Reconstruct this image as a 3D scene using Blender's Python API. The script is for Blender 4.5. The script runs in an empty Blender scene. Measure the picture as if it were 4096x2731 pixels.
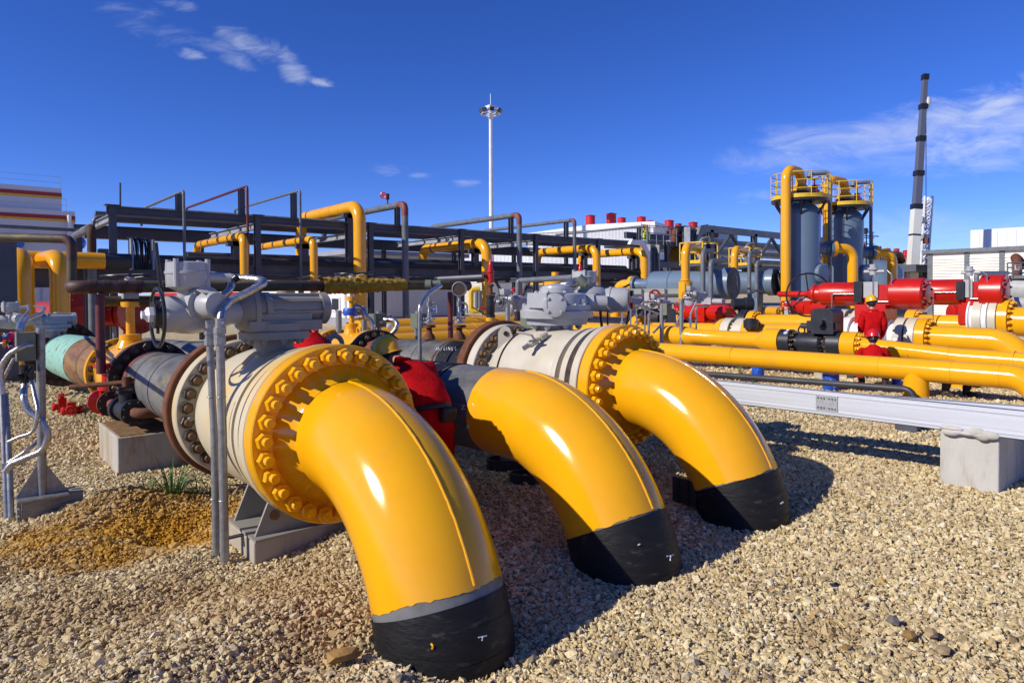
import bpy, math, random
import numpy as np
from mathutils import Vector as V, Matrix, Quaternion
random.seed(7)
sc = bpy.context.scene
COL = sc.collection
R = math.radians
PI = math.pi
# ------------------------------------------------------------------ survey: the photograph's viewpoint, used to read real positions
FPX, SC = 2664.0, 4096/2352
_A, _p, _rho, OY = R(49.55), R(1.0), R(.38), 1214.5
_fw = V((math.cos(_A), math.sin(_A), 0)); _rt0 = V((math.sin(_A), -math.cos(_A), 0)); _z = V((0, 0, 1))
FWD = _fw*math.cos(_p)-_z*math.sin(_p); _up0 = _fw*math.sin(_p)+_z*math.cos(_p)
UP = _up0*math.cos(_rho)+_rt0*math.sin(_rho); RT = _rt0*math.cos(_rho)-_up0*math.sin(_rho)
EYE = V((0, 0, 1.8))
def ray(x, y): return FWD+RT*((x*SC-2048)/FPX)+UP*((OY-y*SC)/FPX)
def at(x, y, d): return EYE+ray(x, y)*d
def onX(x, y, X): r = ray(x, y); return EYE+r*(X/r.x)
def onY(x, y, Y): r = ray(x, y); return EYE+r*(Y/r.y)
def onZ(x, y, z): r = ray(x, y); return EYE+r*((z-1.8)/r.z)
def dep(P): return (V(P)-EYE).dot(FWD)
def gbase(y): return -.03*(min(max(y, -8), 20)-3.05)
def onG(x, y):
    z = 0
    for i in range(25): P = onZ(x, y, z); z = gbase(P.y)
    return P
def px(n, d): return n*SC*d/FPX          # size of n picture units at depth d
YD = V((0, 1, -.028)).normalized()
XD = V((1, 0, 0)); ZD = V((0, 0, 1))
# ------------------------------------------------------------------ mesh builder
def frame(w):
    w = V(w).normalized()
    u = w.cross(ZD)
    if u.length < .05: u = w.cross(V((0, 1, 0)))
    u.normalize(); return u, w.cross(u).normalized(), w
def origin(o):
    while o is not None and o.parent is not None: o = o.parent
    return V((0, 0, 0)) if o is None else V(o.location)
class MB:
    def __init__(s, m=None): s.v = []; s.f = []; s.mi = []; s.mats = []; s.cur = 0; (s.mat(m) if m else None)
    def mat(s, m):
        if m not in s.mats: s.mats.append(m)
        s.cur = s.mats.index(m); return s
    def add(s, vs, fs):
        n = len(s.v); s.v += [tuple(p) for p in vs]
        s.f += [tuple(i+n for i in f) for f in fs]; s.mi += [s.cur]*len(fs); return s
    def box(s, c, sx, sy, sz, ax=None):
        c = V(c); u, v, w = ax if ax else (XD, V((0, 1, 0)), ZD)
        P = [c+u*(a*sx/2)+v*(b*sy/2)+w*(d*sz/2) for d in (-1, 1) for a, b in ((-1, -1), (1, -1), (1, 1), (-1, 1))]
        return s.add(P, [(3, 2, 1, 0), (4, 5, 6, 7), (0, 1, 5, 4), (1, 2, 6, 5), (2, 3, 7, 6), (3, 0, 4, 7)])
    def span(s, x0, x1, y0, y1, z0, z1): return s.box(((x0+x1)/2, (y0+y1)/2, (z0+z1)/2), abs(x1-x0), abs(y1-y0), abs(z1-z0))
    def bar(s, a, b, w, h, up=ZD):
        a, b = V(a), V(b); d = b-a; L = d.length; d = d/L
        u = d.cross(V(up)); u = u.normalized() if u.length > .02 else d.cross(XD).normalized()
        return s.box((a+b)/2, w, L, h, (u, d, u.cross(d)))
    def ibeam(s, a, b, w, h, t=.02, up=ZD):
        a, b = V(a), V(b); d = (b-a).normalized(); u = d.cross(V(up))
        u = u.normalized() if u.length > .02 else d.cross(XD).normalized(); n = u.cross(d)
        o = n*(h/2-t/2)
        s.bar(a+o, b+o, w, t, n); s.bar(a-o, b-o, w, t, n); return s.bar(a, b, t, h-2*t, n)
    def lathe(s, o, ax, prof, n=32, cap=True, jit=0):
        o = V(o); u, v, w = frame(ax); vs = []; fs = []
        for t, r in prof:
            for i in range(n):
                a = 2*PI*i/n; vs.append(o+w*(t+(random.uniform(-jit, jit) if jit else 0))+(u*math.cos(a)+v*math.sin(a))*r)
        m = len(prof)
        for k in range(m-1):
            for i in range(n):
                j = (i+1) % n; fs.append((k*n+i, k*n+j, (k+1)*n+j, (k+1)*n+i))
        if cap: fs.append(tuple(range(n-1, -1, -1))); fs.append(tuple(range((m-1)*n, m*n)))
        return s.add(vs, fs)
    def cyl(s, a, b, r, n=16, r2=None):
        a, b = V(a), V(b); return s.lathe(a, b-a, [(0, r), ((b-a).length, r if r2 is None else r2)], n)
    def tube(s, pts, r, n=14, bend=0, cap=True, seg=7, rs=None):
        pts = [V(p) for p in pts]; P = [pts[0]]
        for i in range(1, len(pts)-1):
            a, b, c = pts[i-1], pts[i], pts[i+1]; d1 = (a-b); d2 = (c-b); l = min(d1.length, d2.length)*.49
            d1.normalize(); d2.normalize(); ang = d1.angle(d2, PI)
            if bend <= 0 or ang > 3.1: P.append(b); continue
            k = min(l, bend/math.tan(ang/2)); rr = k*math.tan(ang/2)
            ctr = b+(d1+d2).normalized()*(rr/math.sin(ang/2)); p0 = b+d1*k-ctr; p1 = b+d2*k-ctr
            q = p0.rotation_difference(p1)
            for j in range(seg+1): P.append(ctr+Quaternion().slerp(q, j/seg)@p0)
        P.append(pts[-1])
        P2 = [P[0]]
        for p in P[1:]:
            if (p-P2[-1]).length > 1e-5: P2.append(p)
        P = P2; m = len(P); vs = []; fs = []; pu = None
        for i in range(m):
            t = (P[min(i+1, m-1)]-P[max(i-1, 0)]).normalized()
            if pu is None: pu = frame(t)[0]
            else: pu = (pu-t*pu.dot(t)).normalized()
            w = t.cross(pu); k = 1.0
            if 0 < i < m-1: k = 1/max(.5, math.cos((P[i]-P[i-1]).angle(P[i+1]-P[i], 0)/2))
            rad = (rs[min(i, len(rs)-1)] if rs else r)
            for j in range(n):
                a = 2*PI*j/n; vs.append(P[i]+(pu*math.cos(a)+w*math.sin(a))*rad*(1+(k-1)*.5))
        for i in range(m-1):
            for j in range(n):
                l = (j+1) % n; fs.append((i*n+j, i*n+l, (i+1)*n+l, (i+1)*n+j))
        if cap: fs.append(tuple(range(n-1, -1, -1))); fs.append(tuple(range((m-1)*n, m*n)))
        return s.add(vs, fs)
    def torus(s, c, ax, Rr, r, n=36, k=8):
        c = V(c); u, v, w = frame(ax); vs = []; fs = []
        for i in range(n):
            a = 2*PI*i/n; d = u*math.cos(a)+v*math.sin(a)
            for j in range(k):
                b = 2*PI*j/k; vs.append(c+d*(Rr+r*math.cos(b))+w*(r*math.sin(b)))
        for i in range(n):
            for j in range(k):
                i2 = (i+1) % n; j2 = (j+1) % k; fs.append((i*k+j, i2*k+j, i2*k+j2, i*k+j2))
        return s.add(vs, fs)
    def ball(s, c, rx, ry=None, rz=None, n=16, m=10, ax=None):
        c = V(c); ry = ry or rx; rz = rz or rx; u, v, w = ax or (XD, V((0, 1, 0)), ZD)
        vs = [c-w*rz]; fs = []
        for i in range(1, m):
            b = -PI/2+PI*i/m
            for j in range(n):
                a = 2*PI*j/n; vs.append(c+u*(rx*math.cos(b)*math.cos(a))+v*(ry*math.cos(b)*math.sin(a))+w*(rz*math.sin(b)))
        vs.append(c+w*rz); L = len(vs)-1
        for j in range(n): fs.append((0, 1+(j+1) % n, 1+j)); fs.append((L, L-n+j, L-n+(j+1) % n))
        for i in range(m-2):
            for j in range(n):
                a = 1+i*n+j; b = 1+i*n+(j+1) % n; fs.append((a, b, b+n, a+n))
        return s.add(vs, fs)
    def prism(s, poly, d):
        P = [V(p) for p in poly]; d = V(d); n = len(P)
        nn = (P[1]-P[0]).cross(P[2]-P[1])
        if nn.dot(d) > 0: P = P[::-1]
        return s.add(P+[p+d for p in P], [tuple(range(n)), tuple(range(2*n-1, n-1, -1))]+[(i, n+i, n+(i+1) % n, (i+1) % n)[::-1] for i in range(n)])
    def nut(s, c, ax, r, h, sr, sl, spin=0):
        c = V(c); u, v, w = frame(ax)
        for rr, t0, t1, n in ((r, 0, h, 6), (sr, h, h+sl, 12)):
            vs = []
            for t, k in ((t0, 1), (t1-.12*r, 1), (t1, .9)):
                for i in range(n): a = 2*PI*i/n+spin; vs.append(c+w*t+(u*math.cos(a)+v*math.sin(a))*rr*k)
            s.add(vs, [(q*n+i, q*n+(i+1) % n, (q+1)*n+(i+1) % n, (q+1)*n+i) for q in (0, 1) for i in range(n)]+[tuple(range(2*n, 3*n))])
        return s
    def mesh(s, name, o=V((0, 0, 0)), ang=35):
        me = bpy.data.meshes.new(name)
        me.from_pydata([(p[0]-o.x, p[1]-o.y, p[2]-o.z) for p in s.v], [], s.f)
        for m in s.mats: me.materials.append(m)
        me.polygons.foreach_set('material_index', s.mi); me.polygons.foreach_set('use_smooth', [True]*len(s.f))
        me.update()
        if ang is not None: me.set_sharp_from_angle(angle=R(ang))
        return me
    def build(s, name, par=None, loc=None, ang=35):
        o = origin(par) if par is not None else (V(loc) if loc is not None else V(s.v[0]))
        ob = bpy.data.objects.new(name, s.mesh(name, o, ang)); COL.objects.link(ob)
        if par is None: ob.location = o
        else: ob.parent = par
        return ob
def tag(o, label, cat, group=None, kind=None):
    o['label'] = label; o['category'] = cat
    if group: o['group'] = group
    if kind: o['kind'] = kind
    return o
def thing(name, label, cat, loc, group=None):
    o = bpy.data.objects.new(name, None); COL.objects.link(o); o.location = V(loc); o.empty_display_size = .2
    return tag(o, label, cat, group)
def structure(o, kind='structure'): o['kind'] = kind; return o
def kids(o): return [c for c in o.children]
def copy_tree(o, par=None):
    c = o.copy(); COL.objects.link(c); c.parent = par
    for k in kids(o): copy_tree(k, c)
    return c
_bm = {}
def bolts(par, c, ax, rad, n, s, mat, phase=0., stud=.5, arc=None, smat=None):
    """n separate bolts round a circle, seated on the face at c looking along ax"""
    key = (round(s, 4), mat.name, stud, smat.name if smat else '')
    if key not in _bm:
        b = MB(mat).nut((0, 0, 0), (0, 0, 1), s, s*.95, s*.001, 0)
        b = MB(mat); b.nut((0, 0, 0), (0, 0, 1), s, s*.95, s*.56, s*stud)
        _bm[key] = b.mesh('bolt', ang=25)
        if smat: 
            _bm[key].materials.append(smat)
            for i, p in enumerate(_bm[key].polygons):
                if i >= 13: p.material_index = 1
    u, v, w = frame(ax); o = origin(par); q0 = ZD.rotation_difference(w)
    for i in range(n):
        a = 2*PI*(i+.5)/n+phase
        if arc and not arc(a): continue
        P = V(c)+(u*math.cos(a)+v*math.sin(a))*rad
        ob = bpy.data.objects.new('bolt', _bm[key]); COL.objects.link(ob); ob.parent = par
        ob.location = P-o; ob.rotation_mode = 'QUATERNION'; ob.rotation_quaternion = Quaternion(w, a+random.uniform(-.4, .4))@q0
def ringbolts(mb, c, ax, rad, n, s, phase=0., stud=.5):
    u, v, w = frame(ax)
    for i in range(n):
        a = 2*PI*(i+.5)/n+phase; mb.nut(V(c)+(u*math.cos(a)+v*math.sin(a))*rad, ax, s, s*.9, s*.55, s*stud, a)
    return mb
# ------------------------------------------------------------------ materials
def mk(name, col, rough=.4, col2=None, scale=4., lo=.45, hi=.65, metal=0., bump=0., bscale=60., coat=0., col3=None, scale3=20., lo3=.55, hi3=.6, stretch=None, rvar=.12, spec=.5):
    m = bpy.data.materials.new(name); m.use_nodes = True; N = m.node_tree.nodes; L = m.node_tree.links
    b = N['Principled BSDF']; b.inputs['Roughness'].default_value = rough; b.inputs['Metallic'].default_value = metal
    b.inputs['Coat Weight'].default_value = coat; b.inputs['Coat Roughness'].default_value = .10; b.inputs['Specular IOR Level'].default_value = spec
    tc = N.new('ShaderNodeTexCoord'); vec = tc.outputs['Object']
    if stretch:
        mp = N.new('ShaderNodeMapping'); mp.inputs['Scale'].default_value = stretch; L.new(vec, mp.inputs['Vector']); vec = mp.outputs['Vector']
    def noise(sc_, det=6):
        n = N.new('ShaderNodeTexNoise'); n.inputs['Scale'].default_value = sc_; n.inputs['Detail'].default_value = det
        n.inputs['Roughness'].default_value = .6; L.new(vec, n.inputs['Vector']); return n
    def ramp(src, a, c):
        r = N.new('ShaderNodeMapRange'); r.inputs['From Min'].default_value = a; r.inputs['From Max'].default_value = c; r.clamp = True
        L.new(src, r.inputs['Value']); return r.outputs[0]
    def mix(f, A, B):
        x = N.new('ShaderNodeMix'); x.data_type = 'RGBA'; L.new(f, x.inputs[0])
        for k, q in ((6, A), (7, B)):
            if isinstance(q, tuple): x.inputs[k].default_value = (*q, 1)
            else: L.new(q, x.inputs[k])
        return x.outputs[2]
    n1 = noise(scale)
    c2 = col2 if col2 else tuple(c*.86 for c in col)
    c = mix(ramp(n1.outputs[0], lo, hi), col, c2)
    if col3: n3 = noise(scale3, 8); c = mix(ramp(n3.outputs[0], lo3, hi3), c, col3)
    L.new(c, b.inputs['Base Color'])
    rr = N.new('ShaderNodeMapRange'); rr.inputs['To Min'].default_value = max(.02, rough-rvar); rr.inputs['To Max'].default_value = min(1, rough+rvar)
    n2 = noise(scale*3); L.new(n2.outputs[0], rr.inputs['Value']); L.new(rr.outputs[0], b.inputs['Roughness'])
    if bump > 0:
        nb = noise(bscale, 4); bp = N.new('ShaderNodeBump'); bp.inputs['Strength'].default_value = bump; bp.inputs['Distance'].default_value = .01
        L.new(nb.outputs[0], bp.inputs['Height']); L.new(bp.outputs[0], b.inputs['Normal'])
    return m
M = {}
YEL = (.82, .388, .006)
M['yellow'] = mk('yellow_gloss_paint', YEL, .13, (.78, .355, .005), 2.2, .4, .7, bump=.07, bscale=150, coat=0., col3=(.55, .30, .05), scale3=2.6, lo3=.55, hi3=1.05, rvar=.05)
M['yellow2'] = mk('yellow_pipe_paint', (.82, .385, .008), .2, (.77, .345, .007), 1.2, .4, .7, coat=0., col3=(.5, .22, .02), scale3=5, lo3=.68, hi3=.85, bump=.03, bscale=60)
M['railyellow'] = mk('rail_yellow_paint', (.72, .47, .02), .45, (.6, .36, .02), 6)
M['cream'] = mk('cream_valve_paint', (.57, .525, .42), .42, (.50, .44, .33), 3, .4, .7, col3=(.33, .2, .07), scale3=14, lo3=.66, hi3=.82, bump=.05, bscale=80)
M['rust'] = mk('rusty_steel', (.16, .055, .02), .85, (.09, .03, .014), 14, .4, .65, bump=.3, bscale=80)
M['rust_dark'] = mk('dark_rusty_steel', (.05, .026, .016), .8, (.11, .04, .016), 10, .45, .7, bump=.25, bscale=70)
M['darkbolt'] = mk('oiled_dark_bolt', (.05, .04, .028), .45, (.10, .05, .02), 12, .4, .7, metal=.3)
M['rustbolt'] = mk('rusty_bolt', (.13, .07, .03), .6, (.06, .04, .025), 15, metal=.3)
M['greycoat'] = mk('grey_coating', (.165, .162, .155), .55, (.075, .075, .075), 3, .42, .62, col3=(.26, .21, .10), scale3=4, lo3=.56, hi3=.75, bump=.12, bscale=30, stretch=(1, .5, 1))
M['blackcoat'] = mk('black_wrap', (.007, .007, .008), .55, (.014, .0135, .013), 4, .4, .7, spec=.3, rvar=.05, col3=(.10, .09, .07), scale3=8, lo3=.6, hi3=.8, bump=.5, bscale=14, stretch=(1, 1, 3.5))
M['teal'] = mk('flaking_teal_paint', (.22, .46, .36), .6, (.28, .5, .42), 4, .4, .7, col3=(.16, .075, .03), scale3=7, lo3=.6, hi3=.63, bump=.2, bscale=20)
M['brownpipe'] = mk('bare_brown_pipe', (.20, .085, .03), .65, (.27, .15, .05), 4, .4, .65, col3=(.09, .04, .03), scale3=7, lo3=.5, hi3=.7, bump=.2, bscale=30, stretch=(1, .25, 1))
M['primer'] = mk('red_oxide_primer', (.22, .06, .04), .6, (.14, .035, .025), 5, .4, .7, bump=.1)
M['oxbrown'] = mk('brown_oxide_pipe', (.085, .035, .022), .6, (.05, .024, .016), 5, .4, .7, bump=.15, bscale=40, col3=(.15, .08, .04), scale3=9, lo3=.62, hi3=.75)
M['oxide'] = mk('dark_red_oxide', (.13, .018, .02), .5, (.09, .013, .012), 5, .4, .7, bump=.1, bscale=40)
M['olive'] = mk('weathered_olive_pipe', (.085, .068, .025), .6, (.05, .04, .022), 5, .4, .65, col3=(.2, .11, .02), scale3=8, lo3=.58, hi3=.7, bump=.15, bscale=40, stretch=(.4, 1, 1))
M['foam'] = mk('yellow_foam_insulation', (.42, .24, .015), .9, (.27, .14, .012), 12, .4, .65, bump=.8, bscale=35)
M['steel'] = mk('galvanised_steel', (.34, .34, .335), .42, (.24, .24, .235), 20, .4, .65, metal=.55, bump=.05, bscale=120)
M['splice'] = mk('galvanised_splice_plate', (.42, .43, .45), .45, (.34, .35, .37), 25, .4, .65, metal=.3)
M['chrome'] = mk('braided_steel_hose', (.56, .535, .50), .26, (.36, .35, .33), 30, metal=.85, bump=.25, bscale=420)
M['alu'] = mk('aluminium_tray', (.60, .62, .66), .45, (.53, .55, .6), 3, .4, .7, metal=.2, col3=(.40, .36, .28), scale3=5, lo3=.68, hi3=.8, bump=.03, stretch=(1, .25, 6))
M['rackgrey'] = mk('dark_rack_paint', (.068, .076, .098), .5, (.05, .055, .075), 2, .4, .7)
M['rackpale'] = mk('pale_rack_steel', (.32, .34, .38), .45, (.2, .22, .26), 2, .4, .7)
M['darkpipe'] = mk('dark_wrapped_pipe', (.028, .03, .037), .5, (.05, .05, .055), 1.2, .4, .65, col3=(.09, .045, .03), scale3=.8, lo3=.64, hi3=.68)
M['greypipe'] = mk('grey_primer_pipe', (.15, .165, .185), .45, (.10, .11, .125), 3, .4, .7)
M['vessel'] = mk('blue_grey_vessel_paint', (.13, .185, .255), .36, (.11, .16, .225), .6, .4, .7, coat=.2)
M['red'] = mk('red_gloss_paint', (.52, .012, .004), .3, (.42, .009, .004), 2, .4, .7, coat=0., bump=.03, bscale=50, col3=(.35, .02, .012), scale3=7, lo3=.66, hi3=.8)
M['reddark'] = mk('red_orange_closure_paint', (.42, .035, .018), .4, (.34, .02, .012), 3, .4, .7)
M['ventred'] = mk('vent_red_paint', (.55, .01, .012), .45, (.45, .008, .01), 2)
M['grey_act'] = mk('light_grey_actuator_paint', (.40, .405, .41), .38, (.34, .345, .35), 5, .4, .7, coat=.1, col3=(.2, .15, .09), scale3=20, lo3=.72, hi3=.85, bump=.03)
M['greige'] = mk('greige_gearbox_paint', (.29, .275, .235), .45, (.24, .225, .19), 5, .4, .7, col3=(.2, .13, .07), scale3=11, lo3=.68, hi3=.8, bump=.05)
M['black'] = mk('black_paint', (.012, .012, .014), .35, (.02, .02, .022), 5)
M['blackvalve'] = mk('black_valve_paint', (.016, .018, .024), .38, (.028, .03, .036), 5, .4, .7, col3=(.1, .09, .08), scale3=30, lo3=.72, hi3=.8)
M['boxgreen'] = mk('green_grey_box_paint', (.16, .175, .13), .5, (.13, .14, .10), 6)
M['concrete'] = mk('pale_concrete', (.50, .485, .45), .9, (.40, .38, .33), 3, .35, .7, bump=.4, bscale=45, col3=(.27, .23, .16), scale3=6, lo3=.56, hi3=.8, stretch=(1, 1, .35))
M['concstain'] = mk('stained_concrete', (.42, .39, .33), .9, (.35, .29, .2), 4, .4, .65, bump=.4, bscale=45, col3=(.32, .17, .05), scale3=6, lo3=.54, hi3=.72, stretch=(1, 1, .3))
M['soil'] = mk('rusty_dirt', (.26, .14, .05), .95, (.16, .09, .04), 12, .4, .6, bump=.5, bscale=60)
M['whiteclad'] = mk('white_cladding', (.74, .745, .75), .5, (.68, .69, .70), .3, .4, .7)
M['creamclad'] = mk('cream_cladding', (.78, .76, .68), .5, (.72, .70, .62), .3, .4, .7)
M['whitewall'] = mk('white_render', (.72, .72, .73), .7, (.64, .64, .66), .4, .4, .7)
M['greywall'] = mk('grey_render', (.30, .30, .35), .7, (.25, .25, .30), .4)
M['lilac'] = mk('pale_grey_cladding', (.60, .59, .61), .6, (.54, .53, .56), .2, .4, .7)
M['stripe_red'] = mk('red_stripe', (.36, .02, .02), .5)
M['stripe_yellow'] = mk('yellow_stripe', (.72, .40, .02), .5)
M['glass'] = mk('dark_window_glass', (.03, .035, .045), .12)
M['whitepaint'] = mk('white_paint', (.76, .76, .77), .4, (.68, .68, .70), 1)
M['coverall'] = mk('red_coverall_cloth', (.50, .004, .006), .8, (.36, .003, .005), 7, .4, .65, bump=.5, bscale=26, spec=.12)
M['trouser'] = mk('dark_trouser_cloth', (.03, .032, .036), .85, (.05, .05, .055), 8, bump=.4, bscale=25)
M['boot'] = mk('dark_boot_leather', (.03, .022, .018), .6, (.05, .035, .025), 12)
M['skin'] = mk('skin', (.42, .22, .14), .5, (.38, .19, .12), 10)
M['hair'] = mk('black_hair', (.012, .011, .01), .6, (.03, .028, .025), 40)
M['helmet_yellow'] = mk('yellow_hard_hat', (.78, .42, .01), .3, coat=.3)
M['helmet_red'] = mk('red_hard_hat', (.62, .012, .02), .28, coat=.3)
M['pouch'] = mk('black_pouch', (.014, .014, .015), .6, (.03, .03, .03), 20)
M['blue'] = mk('blue_can_paint', (.01, .07, .5), .4, (.02, .12, .55), 10, .4, .6, col3=(.65, .45, .4), scale3=14, lo3=.62, hi3=.66)
M['bluetape'] = mk('blue_tape', (.02, .09, .5), .4, (.05, .15, .55), 20)
M['gaugeface'] = mk('white_gauge_face', (.75, .75, .73), .4)
M['wood'] = mk('weathered_plank', (.30, .27, .22), .85, (.2, .17, .13), 6, stretch=(1, 8, 8), bump=.3)
M['flag'] = mk('yellow_green_flag_cloth', (.72, .78, .02), .7, (.6, .66, .02), 5)
M['cable'] = mk('black_cable', (.012, .012, .013), .35)
M['leaf'] = mk('grass_blade', (.08, .17, .03), .6, (.13, .20, .04), 8)
M['tapeblk'] = mk('black_rubber_band', (.016, .015, .016), .6)
M['cabinet'] = mk('pale_green_cabinet', (.52, .53, .43), .5, (.47, .48, .39), 2)
M['craneblue'] = mk('weathered_blue_boom', (.09, .11, .17), .45, (.12, .10, .12), .6, .4, .7, stretch=(3, 3, .3))
M['cranewhite'] = mk('dirty_white_boom', (.68, .68, .62), .5, (.62, .6, .52), .5, .4, .7, col3=(.12, .06, .03), scale3=1.6, lo3=.66, hi3=.74, stretch=(2, 2, .35))
M['chalk'] = mk('white_paint_mark', (.7, .7, .7), .8)
M['gasket'] = mk('black_gasket', (.01, .01, .01), .7)
M['label'] = mk('paper_label', (.6, .55, .42), .7, (.5, .42, .3), 20)
M['blueshade'] = mk('blue_door_paint', (.01, .04, .22), .5)
M['pink'] = mk('pink_ribbon_cloth', (.7, .05, .3), .7); M['lime'] = mk('lime_ribbon_cloth', (.3, .6, .05), .7); M['sky'] = mk('blue_ribbon_cloth', (.06, .2, .75), .7)
# ================================================================== FOREGROUND PIPES
RB, RP = 1.12, .365
def bendpt(X, Yt, zc, ph, n): return V((X, Yt-RB*math.sin(ph), zc-RB+RB*math.cos(ph)))+V((0, -math.sin(ph), math.cos(ph)))*n
def bend(mb, X, Yt, zc, r, a0, a1, seg, n=72, lead=0, tail=0, jag0=0, jag1=0):
    vs = []; fs = []; rings = []
    if lead: rings.append((lead, a0))
    for i in range(seg+1): rings.append((None, a0+(a1-a0)*i/seg))
    if tail: rings.append(('t', a1))
    ph1 = random.uniform(0, 9)
    jg = [sum(math.sin(k*j*2*PI/n*1.0+ph1*k)/k**.7 for k in (2, 3, 5, 9, 14)) + random.uniform(-.5, .5) for j in range(n)]
    for q, (ld, a) in enumerate(rings):
        for j in range(n):
            t = 2*PI*j/n; aa = a
            if q == len(rings)-1 and jag1: aa = a+jag1*jg[j]
            if q == 0 and jag0: aa = a
            c = V((X, Yt-RB*math.sin(aa), zc-RB+RB*math.cos(aa))); nn = V((0, -math.sin(aa), math.cos(aa)))
            P = c+nn*(r*math.cos(t))+XD*(r*math.sin(t))
            if ld not in (None, 't'): P = P+V((0, ld+(jag0*jg[j] if q == 0 else 0), 0))
            if ld == 't': P = P+V((0, 0, -tail))
            vs.append(P)
    for i in range(len(rings)-1):
        for j in range(n):
            k = (j+1) % n; fs.append((i*n+j, (i+1)*n+j, (i+1)*n+k, i*n+k))
    return mb.add(vs, fs)
def seam(par, X, Yt, zc, a0, a1):
    P = [bendpt(X, Yt, zc, a0+(a1-a0)*i/60, RP)+V((random.uniform(-.0012, .0012), 0, 0)) for i in range(61)]
    MB(M['yellow']).tube(P, .009, 8, rs=[.0085+random.uniform(-.001, .0012) for _ in P]).build('weld_seam', par)
FT, FR = .13, .60
def flange(par, c, ax, R0, t, r0, mat, name='flange', hub=.1, hr=None, n=64):
    """raised flange: rim from c along ax for t, then a hub tapering to the pipe radius r0"""
    hr = hr or r0+.09*R0/.6
    ob = MB(mat).lathe(c, ax, [(0, r0*.9), (0, R0-.008), (.008, R0), (t-.008, R0), (t, R0-.008), (t, hr+.01), (t+.01, hr), (t+hub, r0+.004), (t+hub+.02, r0-.003)], n, cap=False).build(name, par)
    return ob
elbow_labels = ['nearest large yellow pipe elbow with bolted flange and black wrapped foot in the gravel',
                'middle yellow pipe elbow joined to bare grey pipe, black wrapped foot',
                'farthest of the three big yellow elbows, bolted to the cream valve beside white beams']
EX = [(2.03, 4.06, .85, 67), (3.57, 4.08, .80, 67), (5.1, 4.10, .87, 67)]
def endang(X, Yt, zc, x, y):
    P = onX(x, y, X); return math.acos(max(-1, min(1, (P.z-(zc-RB))/(RB+RP))))
EA = [endang(*EX[0][:3], 1113, 1395)-.05, endang(*EX[1][:3], 1546, 1196)-.02, endang(*EX[2][:3], 1787, 1082)]
for i, (X, Yt, zc, _) in enumerate(EX):
    E = thing('pipe_elbow', elbow_labels[i], 'pipe elbow', (X, Yt-RB, 0), 'three big yellow elbows going into the gravel')
    a1 = EA[i]; lead = .13 if i != 1 else onX(1150, 829, X).y-Yt
    bend(MB(M['yellow']), X, Yt, zc, RP, 0, a1, 44, 96, lead=lead, jag0=(0 if i != 1 else .004), jag1=.009).build('bend', E)
    pb_ = .034 if i == 0 else .004
    bend(MB(M['greycoat']), X, Yt, zc, RP-.003, a1-.05, a1+.05, 4, 72).build('primer_band', E)
    bend(MB(M['blackcoat']), X, Yt, zc, RP+.004, a1+pb_, PI/2, 14, 96, tail=.4).build('wrapped_foot', E)
    for k_, (f0, f1) in enumerate(((.10, .34), (.30, .62), (.58, .9))):
        q0_, q1_ = a1+(PI/2-a1)*f0, a1+(PI/2-a1)*f1; bend(MB(M['blackcoat']), X, Yt, zc, RP+.006+.0025*k_, q0_, q1_, 6, 96, jag1=.002).build('wrap_turn', E)
    seam(E, X, Yt, zc, -.02 if i != 1 else .05, a1-.01)
    if i != 1:
        yf = Yt+.12
        fl = flange(E, (X, yf+FT, zc), -YD, FR, FT, RP, M['yellow'], hub=.10, n=96)
        bolts(fl, (X, yf, zc), -YD, .525, 28, .054, M['yellow'], phase=.06, stud=.85)
        MB(M['gasket']).lathe((X, yf+FT+.001, zc), YD, [(0, .3), (0, .57), (.014, .57), (.014, .3)], 64, cap=False).build('gasket', E)
    # small inspector's mark on the wrapped foot
for i, (x, y) in enumerate(((1108, 1462), (1541, 1277))):
    pass
# ------------------------------------------------------------------ cream ball valves of the front row
def cream_valve(label, X, zc, Y0, L, mat, boltmat, far_rim):
    T = thing('ball_valve', label, 'valve', (X, Y0+L/2, 0), 'cream ball valves behind the yellow elbows')
    o = V((X, Y0, zc))
    MB(mat).lathe(o, YD, [(0, .3), (0, .592), (.006, .60), (.085, .60), (.09, .592), (.09, .475), (.185, .475), (.188, .57), (.255, .575), (.26, .49), (.325, .49), (.328, .568), (.36, .57), (.365, .545), (.40, .55), (.43, .535),
                  (.46, .54), (.7, .552), (.95, .555), (1.2, .545), (1.36, .52), (1.48, .475), (1.56, .43), (L-.13, .42)], 96, cap=False).build('body', T)
    ff = MB(far_rim).lathe(o+YD*(L-.13), YD, [(0, .3), (0, .592), (.008, .60), (.122, .60), (.13, .592), (.13, .3)], 96, cap=False).build('flange', T)
    bolts(ff, o+YD*(L-.13), -YD, .525, 28, .054, M['darkbolt'] if boltmat is None else boltmat, stud=.75, smat=M['rustbolt'])
    gb = MB(M['rustbolt']); 
    nf = MB(M['rustbolt']).lathe(o+YD*.1, YD, [(0, .48), (0, .5), (.01, .478), (.01, .47)], 24, cap=False).build('stud_ring', T)
    bolts(nf, o+YD*.1, YD, .53, 28, .045, M['rustbolt'], stud=.3)
    return T, o
Y0 = 4.06+.12+FT+.015; VL = 1.75
M['cream_yel'] = mk('cream_paint_with_overspray', (.57, .50, .34), .42, (.66, .40, .06), 1.4, .5, .72, col3=(.3, .18, .06), scale3=14, lo3=.7, hi3=.82, bump=.05, coat=.1)
V1, o1 = cream_valve('cream ball valve with bulky electric actuator behind the nearest yellow elbow', 2.03, .847, Y0, VL, M['cream_yel'], M['darkbolt'], M['cream_yel'])
V3, o3 = cream_valve('clean cream ball valve with round gearbox on top behind the farthest elbow', 5.1, .865, Y0+.04, VL, M['cream'], M['rustbolt'], M['cream'])
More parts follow.
